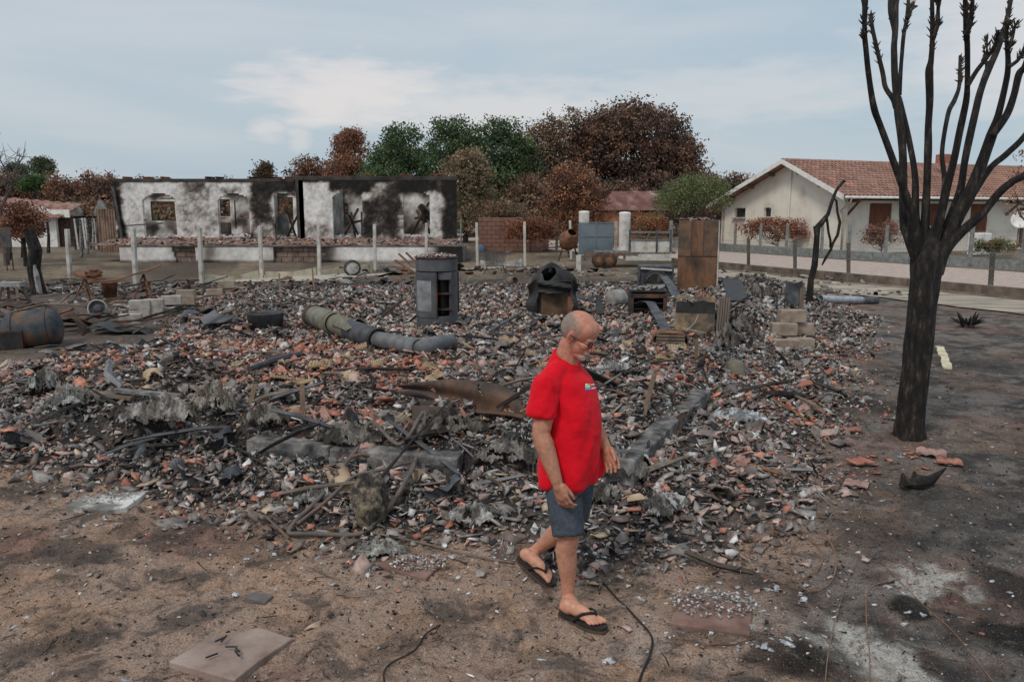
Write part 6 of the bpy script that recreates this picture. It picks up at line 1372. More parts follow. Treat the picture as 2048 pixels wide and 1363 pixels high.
# curved dark plate, tub, ground sheets
c0 = at(370, 690); cv = MB(); q = pxm(c0)
def cvf(a, b):
    p = at(285+165*a, 692-38*a); return (p.x-c0.x+.1*b, p.y-c0.y+.55*b*(1-.4*a), p.z-c0.z+.04+.20*math.sin(a*2.6)*(.4+.6*b))
cv.grid(cvf, 24, 6); o = cv.build('curved_metal_sheet', nmat('slate_sheet', [(0.3, (66, 64, 66)), (0.6, (92, 90, 92)), (0.8, (106, 102, 100))], 3, .6, .15, 40, spec=.4), None, c0, solid=.012, smooth=True); tag(o, 'wide dark grey metal sheet curling over the left edge of the rubble', 'metal sheet')
tb = at(532, 655); t_ = thing('metal_tub', 'shallow dark grey metal tub half buried in the rubble left of the flue', 'tub', tb); u = pxm(tb)
MB().lathe([(32*u, 0), (35*u, 30*u), (36*u, 31*u)], 24).build('wall', M['sootmetal'], t_, solid=.012, smooth=True); MB().lathe([(0, 8*u), (33*u, 8*u)], 24).build('bottom', M['char'], t_)
for k, (px, py, l, w, h, rz_, mt, lb) in enumerate(((120, 655, 1.1, .5, .12, .5, 'rust', 'bent rusty tray beside the tank'), (150, 665, .8, .35, .25, -.4, 'darkrust', 'folded dark rusty sheet right of the tank'), (255, 665, 1.2, .6, .03, .1, 'blackmetal', 'flat black sheet on the ground in front of the blocks'), (410, 640, .9, .3, .16, .2, 'sootmetal', 'grey metal plate poking out at the left of the rubble'), (25, 600, 1.2, .6, .3, .2, 'sootmetal', 'flattened grey panel behind the tank'), (60, 620, 1.4, .3, .1, -.1, 'darkrust', 'rusty bar frame lying behind the tank'))):
    p = at(px, py, .05); m = MB(); m.grid(lambda a, b: ((a-.5)*l, (b-.5)*w, h*math.sin(a*3+b)+.04*math.sin(a*11)), 14, 6); o = m.build('scrap_sheet', M[mt], None, p, (random.uniform(-.2, .2), random.uniform(-.2, .2), rz_), solid=.012); tag(o, lb, 'scrap sheet')
for k in range(60):
    px, py = random.uniform(0, 440), random.uniform(560, 672); p = at(px, py, .05); l = random.uniform(.4, 1.5); a = random.uniform(-.5, .6)
    o = MB().tube([(-l/2, 0, 0), (0, random.uniform(-.1, .1), random.uniform(0, .15)), (l/2, 0, random.uniform(0, .25))], random.uniform(.012, .035), 6).build('scrap_bar', M[random.choice(('rust', 'darkrust', 'sootmetal', 'char', 'wood'))], None, p, (0, random.uniform(-.15, .15), a)); tag(o, 'bent scrap bar in the tangle round the tank at the left', 'scrap bar', 'scrap bars in the left yard')
lc = at(12, 540); ch = thing('blue_metal_chair', 'blue grey metal chair back standing at the left edge', 'chair', lc); u = pxm(lc)
MB().box((0, 0, 64*u), (34*u, .03, 40*u)).build('backrest', bluem, ch, bevel=.01); MB().box((0, -.2, 36*u), (32*u, .4, .03)).build('seat', bluem, ch)
for x, y in ((-1, 0), (1, 0), (-1, -.38), (1, -.38)): MB().box((x*15*u, y, 18*u), (.03, .03, 36*u)).build('leg', M['darkrust'], ch)
tg = at(28, 612); g_ = thing('saw_trestle', 'low grey wooden trestle behind the tank at the left', 'trestle', tg); u = pxm(tg)
MB().box((0, 0, 44*u), (46*u, .3, .10)).build('top', M['concrete'], g_)
for x, y in ((-1, -1), (1, -1), (-1, 1), (1, 1)): MB().bar((x*14*u, y*.1, 42*u), (x*22*u, y*.25, 0), .06).build('leg', M['wood'], g_)
# ------------------------------------------------------------------ back yard: basket, wheel, planks, mixer, trailer
p = at(990, 547); bs_ = thing('wire_basket', 'black mesh basket on thin legs behind the rubble', 'basket', p); u = pxm(p)
m = MB(); w = 44*u; h0, h1 = 17*u, 42*u
for k in range(15):
    f = k/14-.5; m.tube([(f*w*.8, -.2, h0), (f*w, -.25, h1)], .006, 4); m.tube([(f*w*.8, .2, h0), (f*w, .25, h1+.05)], .006, 4)
for k in range(8):
    z = h0+(h1-h0)*k/7; e = .4+.1*k/7
    m.tube([(-w*e, -.2-.05*k/7, z), (w*e, -.2-.05*k/7, z), (w*e, .2+.05*k/7, z+.05*k/7), (-w*e, .2+.05*k/7, z+.05*k/7), (-w*e, -.2-.05*k/7, z)], .006, 4)
m.build('mesh_bowl', M['sootmetal'], bs_)
for x, y in ((-1, -.2), (1, -.2), (-1, .2), (1, .2)): MB().tube([(x*w*.35, y, h0), (x*w*.5, y*1.3, 0)], .015, 5).build('leg', M['blackmetal'], bs_)
p = at(705, 552); w_ = thing('wheel_rim', 'small black spoked wheel lying by the posts behind the rubble', 'wheel', p); u = pxm(p); rm = rotm(R(75), 0, R(10))
MB().lathe([(13*u, -.05), (16*u, -.04), (17*u, 0), (16*u, .04), (13*u, .05)], 24, (0, 0, 16*u), rot=rm).build('tyre', M['blackmetal'], w_, smooth=True); MB().lathe([(0, .03), (4*u, .04), (12*u, .0)], 12, (0, 0, 16*u), rot=rm).build('hub', M['concrete'], w_)
for k, (a, b, c, d) in enumerate(((797, 507, 835, 536), (780, 532, 840, 538), (790, 520, 833, 545), (800, 545, 838, 540), (812, 505, 842, 528))):
    q_ = G(a, b+30); p_ = at(c, d+8, .05); e = D(a, b, p_.y+.3); o = MB().bar((0, 0, 0), e-p_, .09, .05).build('rusty_lath', M['rust'], None, p_); tag(o, 'rusty brown lath fanned out left of the stove', 'lath', 'rusty laths behind the stove')
p = at(1137, 522); mx_ = thing('cement_mixer', 'rusty cement mixer drum on a stand behind the rubble', 'cement mixer', p); u = pxm(p)
MB().lathe([(4*u, -20*u), (14*u, -16*u), (19*u, -4*u), (19*u, 4*u), (12*u, 18*u), (9*u, 22*u)], 18, (0, 0, 42*u), rot=rotm(R(40), R(20), 0)).build('drum', M['rust'], mx_, solid=.01, smooth=True)
for x in (-1, 1): MB().bar((x*8*u, 0, 40*u), (x*20*u, .1, 0), .06).build('leg', M['darkrust'], mx_)
MB().bar((0, .4, 20*u), (0, -.4, 10*u), .07).build('frame_bar', M['darkrust'], mx_); MB().lathe([(18*u, -.03), (20*u, 0), (18*u, .03)], 18, (0, 0, 42*u), rot=rotm(R(40), R(20), 0)).build('gear_ring', M['darkrust'], mx_)
tp = G(1250, 534); tl = thing('flatbed_trailer', 'burnt flatbed trailer with a rail cage behind the rubble', 'trailer', tp, R(-4)); u = pxm(tp)
def tx(px): return (px-1250)*u
zb = D(1250, 505, tp.y).z; zc = D(1250, 459, tp.y).z
for k in range(8): MB().box((tx(1190)+(tx(1340)-tx(1178))/8*(k+.4), .6, zb), ((tx(1340)-tx(1178))/8-.02, 1.5, .06), rotm(0, R(3) if k < 3 else 0, 0)).build('deck_board', M['sootconcrete'], tl)
MB().box((tx(1295), -.15, zb-.18), (tx(1340)-tx(1250), .08, .26)).build('side_rail', M['paleconcrete'], tl); MB().box((tx(1225), -.15, zb-.08), (tx(1275)-tx(1175), .08, .1)).build('side_rail', M['rust'], tl)
MB().box((tx(1297), -.1, D(1250, 497, tp.y).z+.02), (tx(1338)-tx(1258), .04, 26*u)).build('side_board', M['paleconcrete'], tl)
for px in (1198, 1219):
    t = MB().lathe([(7*u, -.1), (14*u, -.09), (15*u, 0), (14*u, .09), (7*u, .1)], 22, (tx(px), -.15, 14*u), rot=rotm(R(90))).build('wheel', M['darkrust'], tl, smooth=True); MB().lathe([(0, .11), (4*u, .115), (8*u, .09)], 12, (tx(px), -.15, 14*u), rot=rotm(R(90))).build('hub', M['rust'], t)
for px in (1258, 1311, 1338): MB().box((tx(px), -.1, (zb+zc)/2), (.08, .08, zc-zb)).build('cage_post', M['sootmetal'], tl)
for py in (464, 480): MB().box((tx(1298), -.1, D(1250, py, tp.y).z), (tx(1338)-tx(1258), .06, .07)).build('cage_rail', nmat('gate_paint', []), tl)
for k, (px, py, w, h, mt, lb) in enumerate(((962, 500, .55, .42, 'blue', 'small blue plastic hood left of the white box'), (985, 498, .6, .48, 'white', 'scorched white box with a dark end behind the posts'))):
    p = at(px, py+3); o = thing('yard_box' if k else 'blue_hood', lb, 'box' if k else 'hood', p)
    if k: MB().box((0, 0, h/2), (w, .5, h)).build('body', M['cream'], o, bevel=.04); MB().box((-w/2+.02, -.01, h/2), (.3, .5, h*.8)).build('dark_end', M['blackmetal'], o)
    else: MB().lathe([(w/2, 0), (w/2, h*.4), (w*.35, h*.8), (0, h)], 16).build('dome', nmat('faded_blue', [(0.3, (58, 78, 100)), (0.7, (78, 102, 126))], 3, .7, .1), o, smooth=True); MB().lathe([(w/2, 0), (w*.54, .02), (w/2, .06)], 16).build('rim', M['sootmetal'], o)
for (px, y0, y1, lb) in ((1157, 510, 544, 'short white concrete stub post behind the crushed boiler'), (1170, 498, 520, 'small tan stake left of the trailer')):
    b = G(px, y1); t = D(px, y0, b.y); o = MB().box((0, 0, t.z/2), (.18 if px < 1160 else .08, .14, t.z)).build('stub_post', M['paleconcrete'] if px < 1160 else M['wood'], None, b, bevel=.01); tag(o, lb, 'post')
for k in range(14):
    px, py = random.uniform(920, 1180), random.uniform(482, 520); p = at(px, py, .05); l = random.uniform(.5, 1.6)
    o = MB().bar((-l/2, 0, 0), (l/2, 0, random.uniform(0, .2)), random.uniform(.04, .12), .06).build('scrap_plank', M[random.choice(('wood', 'char', 'darkrust', 'paleconcrete', 'sootconcrete'))], None, p, (0, 0, random.uniform(-.6, .6))); tag(o, 'scrap plank strewn in the yard between the ruin and the gate', 'plank', 'scrap planks before the gate')
# ------------------------------------------------------------------ right yard
pa, pb = at(1640, 603, .07), at(1752, 607, .07); o = thing('metal_duct', 'long silver metal duct lying on the driveway by the snag', 'duct', pa)
alu = nmat('dull_aluminium', [(0.3, (120, 122, 126)), (0.6, (166, 168, 172)), (0.8, (186, 188, 190))], 4, .4, .1, spec=.5, metal=.3)
MB().tube([(0, 0, 0), (pb-pa)*.5, pb-pa], .085, 16, False).build('pipe', alu, o, smooth=True, solid=.01); MB().tube([(pb-pa)*.74, pb-pa], .092, 16, False).build('socket', M['sootmetal'], o, smooth=True, solid=.01); MB().tube([(pb-pa)*.0, (pb-pa)*.03], .09, 16, False).build('collar', alu, o, solid=.01)
p = at(1935, 655); ag = thing('burnt_agave', 'black burnt agave plant on the soil right of the tree', 'plant', p); u = pxm(p)
for k in range(26):
    a = random.uniform(0, 6.28); e = random.uniform(.15, 1.3); l = random.uniform(.16, .30); d = Vector((math.cos(a)*math.cos(e), math.sin(a)*math.cos(e)*.8, math.sin(e))); b = Vector((math.cos(a)*.09, math.sin(a)*.07, .05))
    MB().tube([b, b+d*l*.5+Vector((0, 0, .015)), b+d*l], [.022, .028, .004], 6, flat=.4).build('leaf', M['bark'], ag)
MB().lathe([(0, 0), (.12, 0), (.1, .08), (0, .12)], 10).build('core', M['char'], ag)
a, b = at(1880, 696), at(1896, 740); c = (a+b)/2; m = MB(); d = (b-a); n_ = 10; s_ = Vector((-d.y, d.x, 0)).normalized()
vs = []
for i in range(n_+1):
    q_ = a+d*i/n_-c; wl_, wr_ = .055+random.uniform(-.012, .02), .06+random.uniform(-.02, .012)
    for z in (0.01, .035): vs += [q_-s_*wl_+Vector((0, 0, z)), q_+s_*wr_+Vector((0, 0, z))]
fs = []
for i in range(n_): k = 4*i; fs += [(k, k+4, k+5, k+1), (k+2, k+3, k+7, k+6), (k, k+2, k+6, k+4), (k+1, k+5, k+7, k+3)]
fs += [(0, 1, 3, 2), (4*n_, 4*n_+2, 4*n_+3, 4*n_+1)]
o = m.raw(vs, fs).build('broken_board', nmat('pale_board', [(0.3, (150, 138, 112)), (0.6, (196, 184, 156)), (0.8, (206, 198, 178))], 8, .9, .4), None, c); tag(o, 'pale broken board lying on dark soil just right of the tree trunk', 'board')
rt = at(1838, 975); ro = thing('burnt_root', 'black burnt root with one long upturned prong below the tree', 'root', rt); u = pxm(rt)
MB().tube([(-30*u, 0, .04), (0, 0, .05), (22*u, 0, .06), (40*u, .02, 14*u+.05), (57*u, .04, 26*u+.05)], [.03, .048, .036, .022, .006], 10, wob=.35).build('main_root', M['bark'], ro)
for a in ((-32, -.02, 20, -38), (-5, .02, 20, -10)): MB().tube([(a[0]*u, a[1], .04), (a[3]*u, a[1], a[2]*u+.05)], [.045, .01], 6, wob=.2).build('prong', M['bark'], ro)
a, b = at(1530, 797, .05), at(1620, 802, .05); o = MB().tube([(0, 0, 0), (b-a)*.3, (b-a)*.7, b-a], [.04, .06, .055, .02], 9, wob=.2).build('charred_log', M['bark'], None, a); tag(o, 'black charred log lying on the right slope of the rubble', 'log')
# tiles lying round the tree: ribbed pieces and red chips
def ribbed(n=5, w=.22, l=.17, amp=.012, th=.014):
    m = MB(); m.grid(lambda u, v: ((u-.5)*w, (v-.5)*l*(1+.18*math.sin(u*9)), amp*abs(math.sin(u*n*math.pi))), n*4, 2); return m
rbm = {}
def rib_tile(px, py, rz_, mat, label, grp, sc=1.0, tx_=0, ty_=0, n=5, name='ribbed_tile_piece'):
    k = (mat, n)
    if k not in rbm:
        q_ = ribbed(n); me = bpy.data.meshes.new('ribbed_tile'); me.from_pydata(q_.v, [], q_.f); me.materials.append(M[mat]); rbm[k] = me
    p = at(px, py, .035); o = link(name, rbm[k], None, p, (tx_, ty_, rz_), solid=.014); o.scale = (sc, sc, sc); return tag(o, label, 'tile piece', grp)
for k, (px, py, rz_, mt, sc, lb) in enumerate(((1862, 912, -.5, 'tilepink', 1.1, 'long ribbed roof tile lying right below the tree trunk'), (1898, 930, -.4, 'tilered', .9, 'broken end of the ribbed roof tile right below the tree trunk'), (1720, 930, .3, 'tilered', .9, 'ribbed tile piece on bare soil left below the tree'), (1712, 975, -.5, 'tilepink', .8, 'narrow pink tile piece on soil above the burnt cable area'), (1680, 892, .4, 'tilegrey', .8, 'dull brown tile piece left of the tree base'), (1705, 865, .1, 'tilered', .7, 'small red ribbed tile piece left of the tree base'))):
    rib_tile(px, py, rz_, mt, lb, None, sc, n=3)
for k in range(34):
    cx_, cy_ = random.choice(((1730, 815), (1790, 915), (1700, 905), (1760, 830), (1800, 925)))
    p = at(cx_+random.gauss(0, 26), cy_+random.gauss(0, 10), .012); s_ = random.uniform(.02, .05)
    o = link('tile_chip', shard_mesh(random.randrange(len(GEO)), random.choice(('red', 'orange', 'red', 'pink'))), None, p, (random.gauss(0, .3), random.gauss(0, .3), random.uniform(0, 6))); o.scale = (s_,)*3; tag(o, 'red tile chip on the dark soil round the tree base', 'tile chip', 'red tile chips round the tree base')
# ochre ribbed shards on the heap
ocr = [(685, 714), (752, 733), (600, 770), (640, 735), (540, 715), (560, 760), (835, 668), (905, 690), (1040, 662), (1062, 712), (940, 700), (1010, 690), (1160, 700), (1180, 710), (860, 742), (870, 760), (1050, 760), (720, 700), (470, 735), (330, 720), (430, 745), (1330, 720), (1355, 700), (1260, 690), (1240, 700), (815, 850), (700, 720), (760, 690), (975, 715), (1090, 735)]
M['ochre'] = nmat('ochre_ribbed', [(0.3, (90, 78, 62)), (0.5, (138, 118, 90)), (0.75, (164, 144, 114))], 7, .9, .4)
for k, (px, py) in enumerate(ocr):
    rib_tile(px, py, random.uniform(-.8, .8), 'ochre' if k % 4 else 'tilegrey', ('ochre' if k % 4 else 'grey')+' ribbed tile fragment lying flat on the rubble', ('ochre' if k % 4 else 'grey')+' ribbed fragments', random.uniform(.75, 1.15), random.gauss(0.15, .15), random.gauss(0, .2), 7, 'ribbed_fragment')
# terracotta pot sherd, bowl, perforated straps, sheet on post
p = at(1308, 925, .02); m = MB(); m.grid(lambda a, b: ((.17-.03*b)*math.cos(.4+2.4*a), -(.17-.03*b)*math.sin(.4+2.4*a), .20*b*(.75+.25*math.sin(a*9))), 24, 6); o = m.build('terracotta_sherd', M['tilered'], None, p, (R(35), R(-15), .3), solid=.018); tag(o, 'large curved terracotta pot sherd at the foundation corner beside the man', 'pot sherd')
p = at(1471, 748); o = thing('metal_bowl', 'upturned scorched metal bowl at the edge of the right heap', 'bowl', p-Vector((0, 0, .03))); u = pxm(p); MB().lathe([(0, 34*u), (12*u, 33*u), (18*u, 26*u), (20*u, 8*u), (19*u, 0)], 22).build('shell', khaki, o, smooth=True); MB().lathe([(19*u, .0), (21*u, .01), (20*u, .03)], 22).build('rim', M['darkrust'], o)
strapm = nmat('brown_strap', [(0.3, (74, 60, 49)), (0.7, (110, 90, 72))], 8, .8, .3)
for k, (a, b, lb) in enumerate((((1286, 835, .0), (1308, 800, .26), 'upright brown perforated strap in the rubble right of the man'), ((1360, 805, .05), (1410, 820, .02), 'flat brown perforated strap across the right foundation wall'), ((606, 838, 0), (606, 815, .22), 'upright rusty strap standing in the rubble left of centre'), ((500, 815, .02), (512, 800, .16), 'leaning tan perforated strap at the left of the front beam'), ((1392, 715, .0), (1392, 712, .22), 'short upright rusty strip near the rusty hood'), ((560, 590, 0), (560, 580, .45), 'thin rusty stake at the back left of the rubble'), ((628, 580, 0), (626, 572, .5), 'thin rusty stake behind the flue pipe'))):
    p, q_ = at(*a), at(*b); m = MB(); m.bar((0, 0, 0), q_-p, .045, .006); o = m.build('perforated_strap', strapm, None, p, solid=0); tag(o, lb, 'strap')
spo = at(1585, 625); o = thing('sheet_on_post', 'scorched metal sheet bent round a wooden post beside the snag', 'post', spo); u = pxm(spo)
MB().box((16*u, 0, 30*u), (.09, .09, 62*u)).build('post', M['wood'], o, bevel=.01); m = MB(); m.grid(lambda a, b: ((-20+34*a)*u, -.06-.05*math.sin(a*4+b*3), (24+42*b-6*math.sin(a*3))*u), 10, 10); m.build('sheet', M['sootmetal'], o, solid=.01)
strip('black_sheet', 'black folded sheet behind the tilted steel cabinet', 'metal sheet', [(1440, 612, .55), (1462, 606, .45), (1475, 612, .1)], .35, M['blackmetal'])
# crumpled ash crusts and melted sheets
def crust(px, py, w, l, h, cols, label, rz_=0, seed=0):
    p = at(px, py); r = random.Random(seed); nx = 64; a_, b_ = r.uniform(0, 9), r.uniform(0, 9)
    u, v = np.meshgrid(np.linspace(0, 1, nx+1), np.linspace(0, 1, nx+1)); u = u.ravel(); v = v.ravel()
    rd = lambda s_: 1-np.abs(2*fbm(u+a_, v+b_, 3, s_)-1)
    env = np.clip(1-np.hypot((u-.5)*2, (v-.5)*2), 0, 1)**.55
    z = env*h*(.25+.9*rd(4.5)**2+.45*rd(11)**2)+.035*rd(24)-.03+.02*np.random.default_rng(seed).random(len(u))
    x = (u-.5)*w+.03*(fbm(u*9+a_, v*9, 2)-.5); y = (v-.5)*l+.03*(fbm(u*9, v*9+b_, 2)-.5)
    hole = (env < .16+.35*fbm(u+b_, v+a_, 3, 9)) | (fbm(u+3*a_, v, 3, 7) > .68)
    m = MB(); V = np.stack([x, y, z], 1); m.v = [tuple(q_) for q_ in V]
    m.f = [(k, k+1, k+nx+2, k+nx+1) for j_ in range(nx) for k in range(j_*(nx+1), j_*(nx+1)+nx) if not hole[k]]
    n = fbm(x*14+a_, y*14+b_, 4); k = sst(.35, .65, n)[:, None]; c = np.array(C(*cols[0]))*(1-k)+np.array(C(*cols[1]))*k; c = c*(.75+.5*np.random.default_rng(seed+1).random((len(u), 1)))
    o = m.build('ash_crust', ashm, None, (p.x, p.y, p.z), (0, 0, rz_), colors=np.clip(c, .01, .8)); return tag(o, label, 'ash crust')
crust(1475, 842, .75, .3, .10, ((120, 122, 124), (186, 188, 190)), 'pale grey melted sheet lying on the right slope of the rubble', -.2, 1)
crust(330, 838, .9, .5, .20, ((96, 90, 84), (158, 152, 146)), 'broad lump of grey ash crust with hollows at the left of the heap', .3, 2)
crust(430, 830, .5, .4, .22, ((100, 92, 82), (150, 142, 132)), 'yellowish grey rolled crust at the left end of the front beam', .1, 3)
crust(90, 790, .5, .4, .22, ((86, 82, 78), (146, 144, 140)), 'grey folded crust on the mound at the far left', -.2, 4)
crust(150, 815, .6, .4, .15, ((100, 98, 94), (164, 162, 158)), 'pale ash crust below the folded crust at the left', .4, 5)
crust(1225, 745, .6, .4, .10, ((110, 108, 106), (172, 170, 168)), 'pale fluffy ash crust just right of the shirt emblem', .1, 6)
crust(1250, 960, .5, .3, .16, ((70, 66, 62), (128, 122, 116)), 'shaggy grey crust hanging on the foundation corner', .2, 7)
crust(900, 905, .8, .3, .16, ((64, 60, 56), (118, 112, 106)), 'dark shaggy crust on the front foundation beam', -.1, 8)
crust(1020, 930, .7, .3, .18, ((70, 66, 62), (130, 124, 118)), 'shaggy grey crust on the foundation left of the man', -.15, 9)
crust(890, 850, .5, .35, .12, ((74, 68, 62), (124, 116, 108)), 'brown grey crust in front of the bent metal panel', 0, 10)
crust(1210, 1000, .3, .25, .10, ((80, 76, 72), (140, 136, 130)), 'small grey crust beside the man below the corner', 0, 11)
crust(530, 850, .5, .3, .14, ((78, 72, 66), (136, 130, 122)), 'brown grey crust heaped on the front beam left of the tubular frame', 0, 12)
for k, (px, py) in enumerate(((1430, 665), (1475, 640), (1510, 600), (1455, 700), (1540, 585), (1490, 570))): crust(px, py, .7, .5, .26, ((66, 60, 56), (122, 116, 110)), ('nearest', 'second', 'third', 'lowest', 'rearmost', 'topmost')[k]+' shaggy ash mound of the heap beside the cabinets', random.uniform(0, 2), 20+k)
for k, (px, py, l, rz_) in enumerate(((130, 780, 1.2, -.15), (200, 800, .9, -.2), (300, 800, .7, -.1))):
    p = at(px, py, .06); o = MB().bar((-l/2, 0, 0), (l/2, -.1, .05), .09, .03).build('burnt_plank', M['wood'] if k == 1 else M['sootconcrete'], None, p, (0, .1, rz_)); tag(o, ('grey ribbed plank sliding off the left mound', 'rusty curved plank in front of the ribbed plank', 'short grey plank right of the left mound')[k], 'plank')
for k, (a, b, lb) in enumerate((((468, 905, .05), (530, 940, .04), 'charred stick crossing another left of the tubular frame'), ((488, 900, .05), (470, 950, .03), 'shorter charred stick under the crossing stick'), ((500, 752, .08), (600, 720, .08), 'dark bent pipe length lying in the red shards'), ((1215, 780, .1), (1310, 738, .16), 'long black burnt branch on the ash right of the man'), ((750, 985, .06), (900, 870, .3), 'thin black rod slanting over the front beam'))):
    p, q_ = at(*a), at(*b); o = MB().tube([(0, 0, 0), (q_-p)*.5+Vector((0, 0, .02)), q_-p], [.014, .011, .008] if k != 2 else [.035, .04, .04], 7, wob=.1).build('burnt_branch', M['char'] if k != 2 else M['sootmetal'], None, p); tag(o, lb, 'branch' if k != 2 else 'pipe')

# larger things tangled in the heap: charred planks, buckled sheets, whole tile pieces
rr2 = random.Random(21)
def heap_px():
    while True:
        px, py = rr2.uniform(40, 1640), rr2.uniform(570, 1050); p = onG(px, py)
        if polydist(np.array([p.x]), np.array([p.y]), DEB)[0] > .25 and not (1040 < px < 1260 and py > 880): return px, py, p
for k in range(34):
    px, py, p = heap_px(); l = rr2.uniform(.35, 1.1); e = rr2.gauss(0, .18)
    o = MB().tube([(-l/2, 0, -.02), (-l/4, rr2.uniform(-.02, .02), .01), (l/5, rr2.uniform(-.02, .02), .015), (l/2, 0, 0)], [.018, .03, .026, .012], 6, wob=.25, flat=.6).build('charred_lath', M[rr2.choice(('char', 'char', 'char', 'wood', 'sootmetal'))], None, p+Vector((0, 0, .05+abs(e)*l*.4)), (0, e, rr2.uniform(0, 3.14))); tag(o, 'charred broken lath sticking out of the rubble heap', 'lath', 'charred laths in the rubble heap')
for k in range(30):
    px, py, p = heap_px(); w, l = rr2.uniform(.15, .5), rr2.uniform(.12, .3); a_, b_ = rr2.uniform(0, 9), rr2.uniform(0, 9); m = MB()
    m.grid(lambda u, v: ((u-.5)*w, (v-.5)*l*(1+.2*math.sin(u*7+a_)), .05*math.sin(u*5+a_)+.03*math.sin(v*6+b_+u*3)+.012*math.sin(u*19+v*9)), 14, 9, None, lambda u, v: math.hypot(u-.5, v-.5) > .47+.08*math.sin(math.atan2(v-.5, u-.5)*5+a_))
    o = m.build('buckled_sheet', M[rr2.choice(('blackmetal', 'sootmetal', 'darkrust', 'ash', 'ash', 'sootmetal'))], None, p+Vector((0, 0, .05)), (rr2.gauss(0, .35), rr2.gauss(0, .35), rr2.uniform(0, 6)), solid=.006); tag(o, 'small buckled sheet of scorched metal lying in the rubble heap', 'metal sheet', 'buckled sheets in the rubble heap')
cvt = MB(); cvt.grid(lambda u, v: ((.10-.012*v)*math.cos(2.6*u+.27), (v-.5)*.30*(1+.12*math.sin(u*8)), (.10-.012*v)*math.sin(2.6*u+.27)-.03), 12, 6, None, lambda u, v: v > .82+.15*math.sin(u*9))
ctm = []
for mt in ('tilegrey', 'tilepink', 'tilered', 'tilegrey', 'tilebeige'):
    me = bpy.data.meshes.new('curved_tile'); me.from_pydata(cvt.v, [], cvt.f); me.materials.append(M[mt]); ctm.append((mt, me))
for k in range(64):
    px, py, p = heap_px()
    if py < 640 and k % 3: continue
    mt, me = rr2.choice(ctm); o = link('curved_tile_piece', me, None, p+Vector((0, 0, .035)), (rr2.gauss(0, .5)+(math.pi if rr2.random() < .4 else 0), rr2.gauss(0, .4), rr2.uniform(0, 6)), solid=.014); s_ = rr2.uniform(.55, 1.0); o.scale = (s_, s_*rr2.uniform(.5, 1), s_)
    cw = {'tilegrey': 'grey', 'tilepink': 'pinkish', 'tilered': 'red', 'tilebeige': 'beige'}[mt]; tag(o, 'broken curved %s roof tile piece in the rubble heap' % cw, 'tile piece', 'curved %s tile pieces in the heap' % cw)
crust(700, 905, .7, .35, .14, ((66, 62, 58), (126, 120, 114)), 'shaggy grey crust over the front beam behind the tubular frame', 0, 41)
crust(1160, 945, .4, .25, .14, ((76, 72, 68), (150, 146, 140)), 'pale shaggy crust behind the man on the foundation', 0, 42)
crust(1345, 845, .35, .25, .10, ((76, 72, 68), (150, 146, 140)), 'pale crust over the right foundation wall', .8, 43)
crust(640, 1000, .4, .25, .08, ((96, 92, 88), (170, 168, 164)), 'pale ash crust inside the tubular frame', .3, 44)
crust(960, 1040, .5, .3, .09, ((96, 92, 88), (170, 168, 164)), 'pale grey ash crust low on the heap left of the man', .1, 45)
crust(1330, 1020, .5, .3, .09, ((90, 86, 82), (164, 160, 156)), 'pale grey ash crust low on the heap right of the man', .6, 46)
crust(760, 1110, .4, .22, .07, ((120, 118, 112), (168, 166, 160)), 'greenish grey ash crust at the foot of the heap by the rod', 0, 47)
# ------------------------------------------------------------------ the man
from mathutils.bvhtree import BVHTree
fw = Vector((.74, -.673, 0)).normalized(); rt_ = Vector((fw.y, -fw.x, 0)); UP = Vector((0, 0, 1))
def ellip(m, c, ax, rad, n=14):
    """ellipsoid with axes ax (3 vectors) and radii"""
    bm = bmesh.new(); bmesh.ops.create_icosphere(bm, subdivisions=3, radius=1); vs = [Vector(c)+ax[0]*v.co.x*rad[0]+ax[1]*v.co.y*rad[1]+ax[2]*v.co.z*rad[2] for v in bm.verts]
    fs = [tuple(q.index for q in f.verts) for f in bm.faces]; bm.free(); m.raw(vs, fs)
def capsule(m, pts, rs, n=14):
    """tapered limb: a tube with round ends"""
    P = [Vector(p) for p in pts]; d0 = (P[0]-P[1]).normalized(); d1 = (P[-1]-P[-2]).normalized()
    pts2 = [P[0]+d0*rs[0]*.9, P[0]+d0*rs[0]*.6]+P+[P[-1]+d1*rs[-1]*.6, P[-1]+d1*rs[-1]*.9]; rs2 = [rs[0]*.35, rs[0]*.8]+list(rs)+[rs[-1]*.8, rs[-1]*.35]
    m.tube(pts2, rs2, n)
def remesh(m, vox, it, fac=.5):
    me = bpy.data.meshes.new('tmp'); me.from_pydata(m.v, [], m.f); me.update(); o = bpy.data.objects.new('tmp', me); COL.objects.link(o)
    bm = bmesh.new(); bm.from_mesh(me); bmesh.ops.recalc_face_normals(bm, faces=bm.faces); bm.to_mesh(me); bm.free()
    r = o.modifiers.new('r', 'REMESH'); r.mode = 'VOXEL'; r.voxel_size = vox
    s = o.modifiers.new('s', 'SMOOTH'); s.factor = fac; s.iterations = it
    dg = bpy.context.evaluated_depsgraph_get(); ev = o.evaluated_get(dg); me2 = bpy.data.meshes.new_from_object(ev, depsgraph=dg); bpy.data.objects.remove(o); return me2
FR_heel, FR_toe = G(1122, 1222, .03), G(1196, 1250, .03)
PEL = D(1140, 905, 4.32)
man = thing('person', 'man in a red t-shirt, grey shorts and dark flip-flops walking with head bowed', 'person', (PEL.x, PEL.y, 0))
O = Vector((PEL.x, PEL.y, 0)); man.location.z = 0
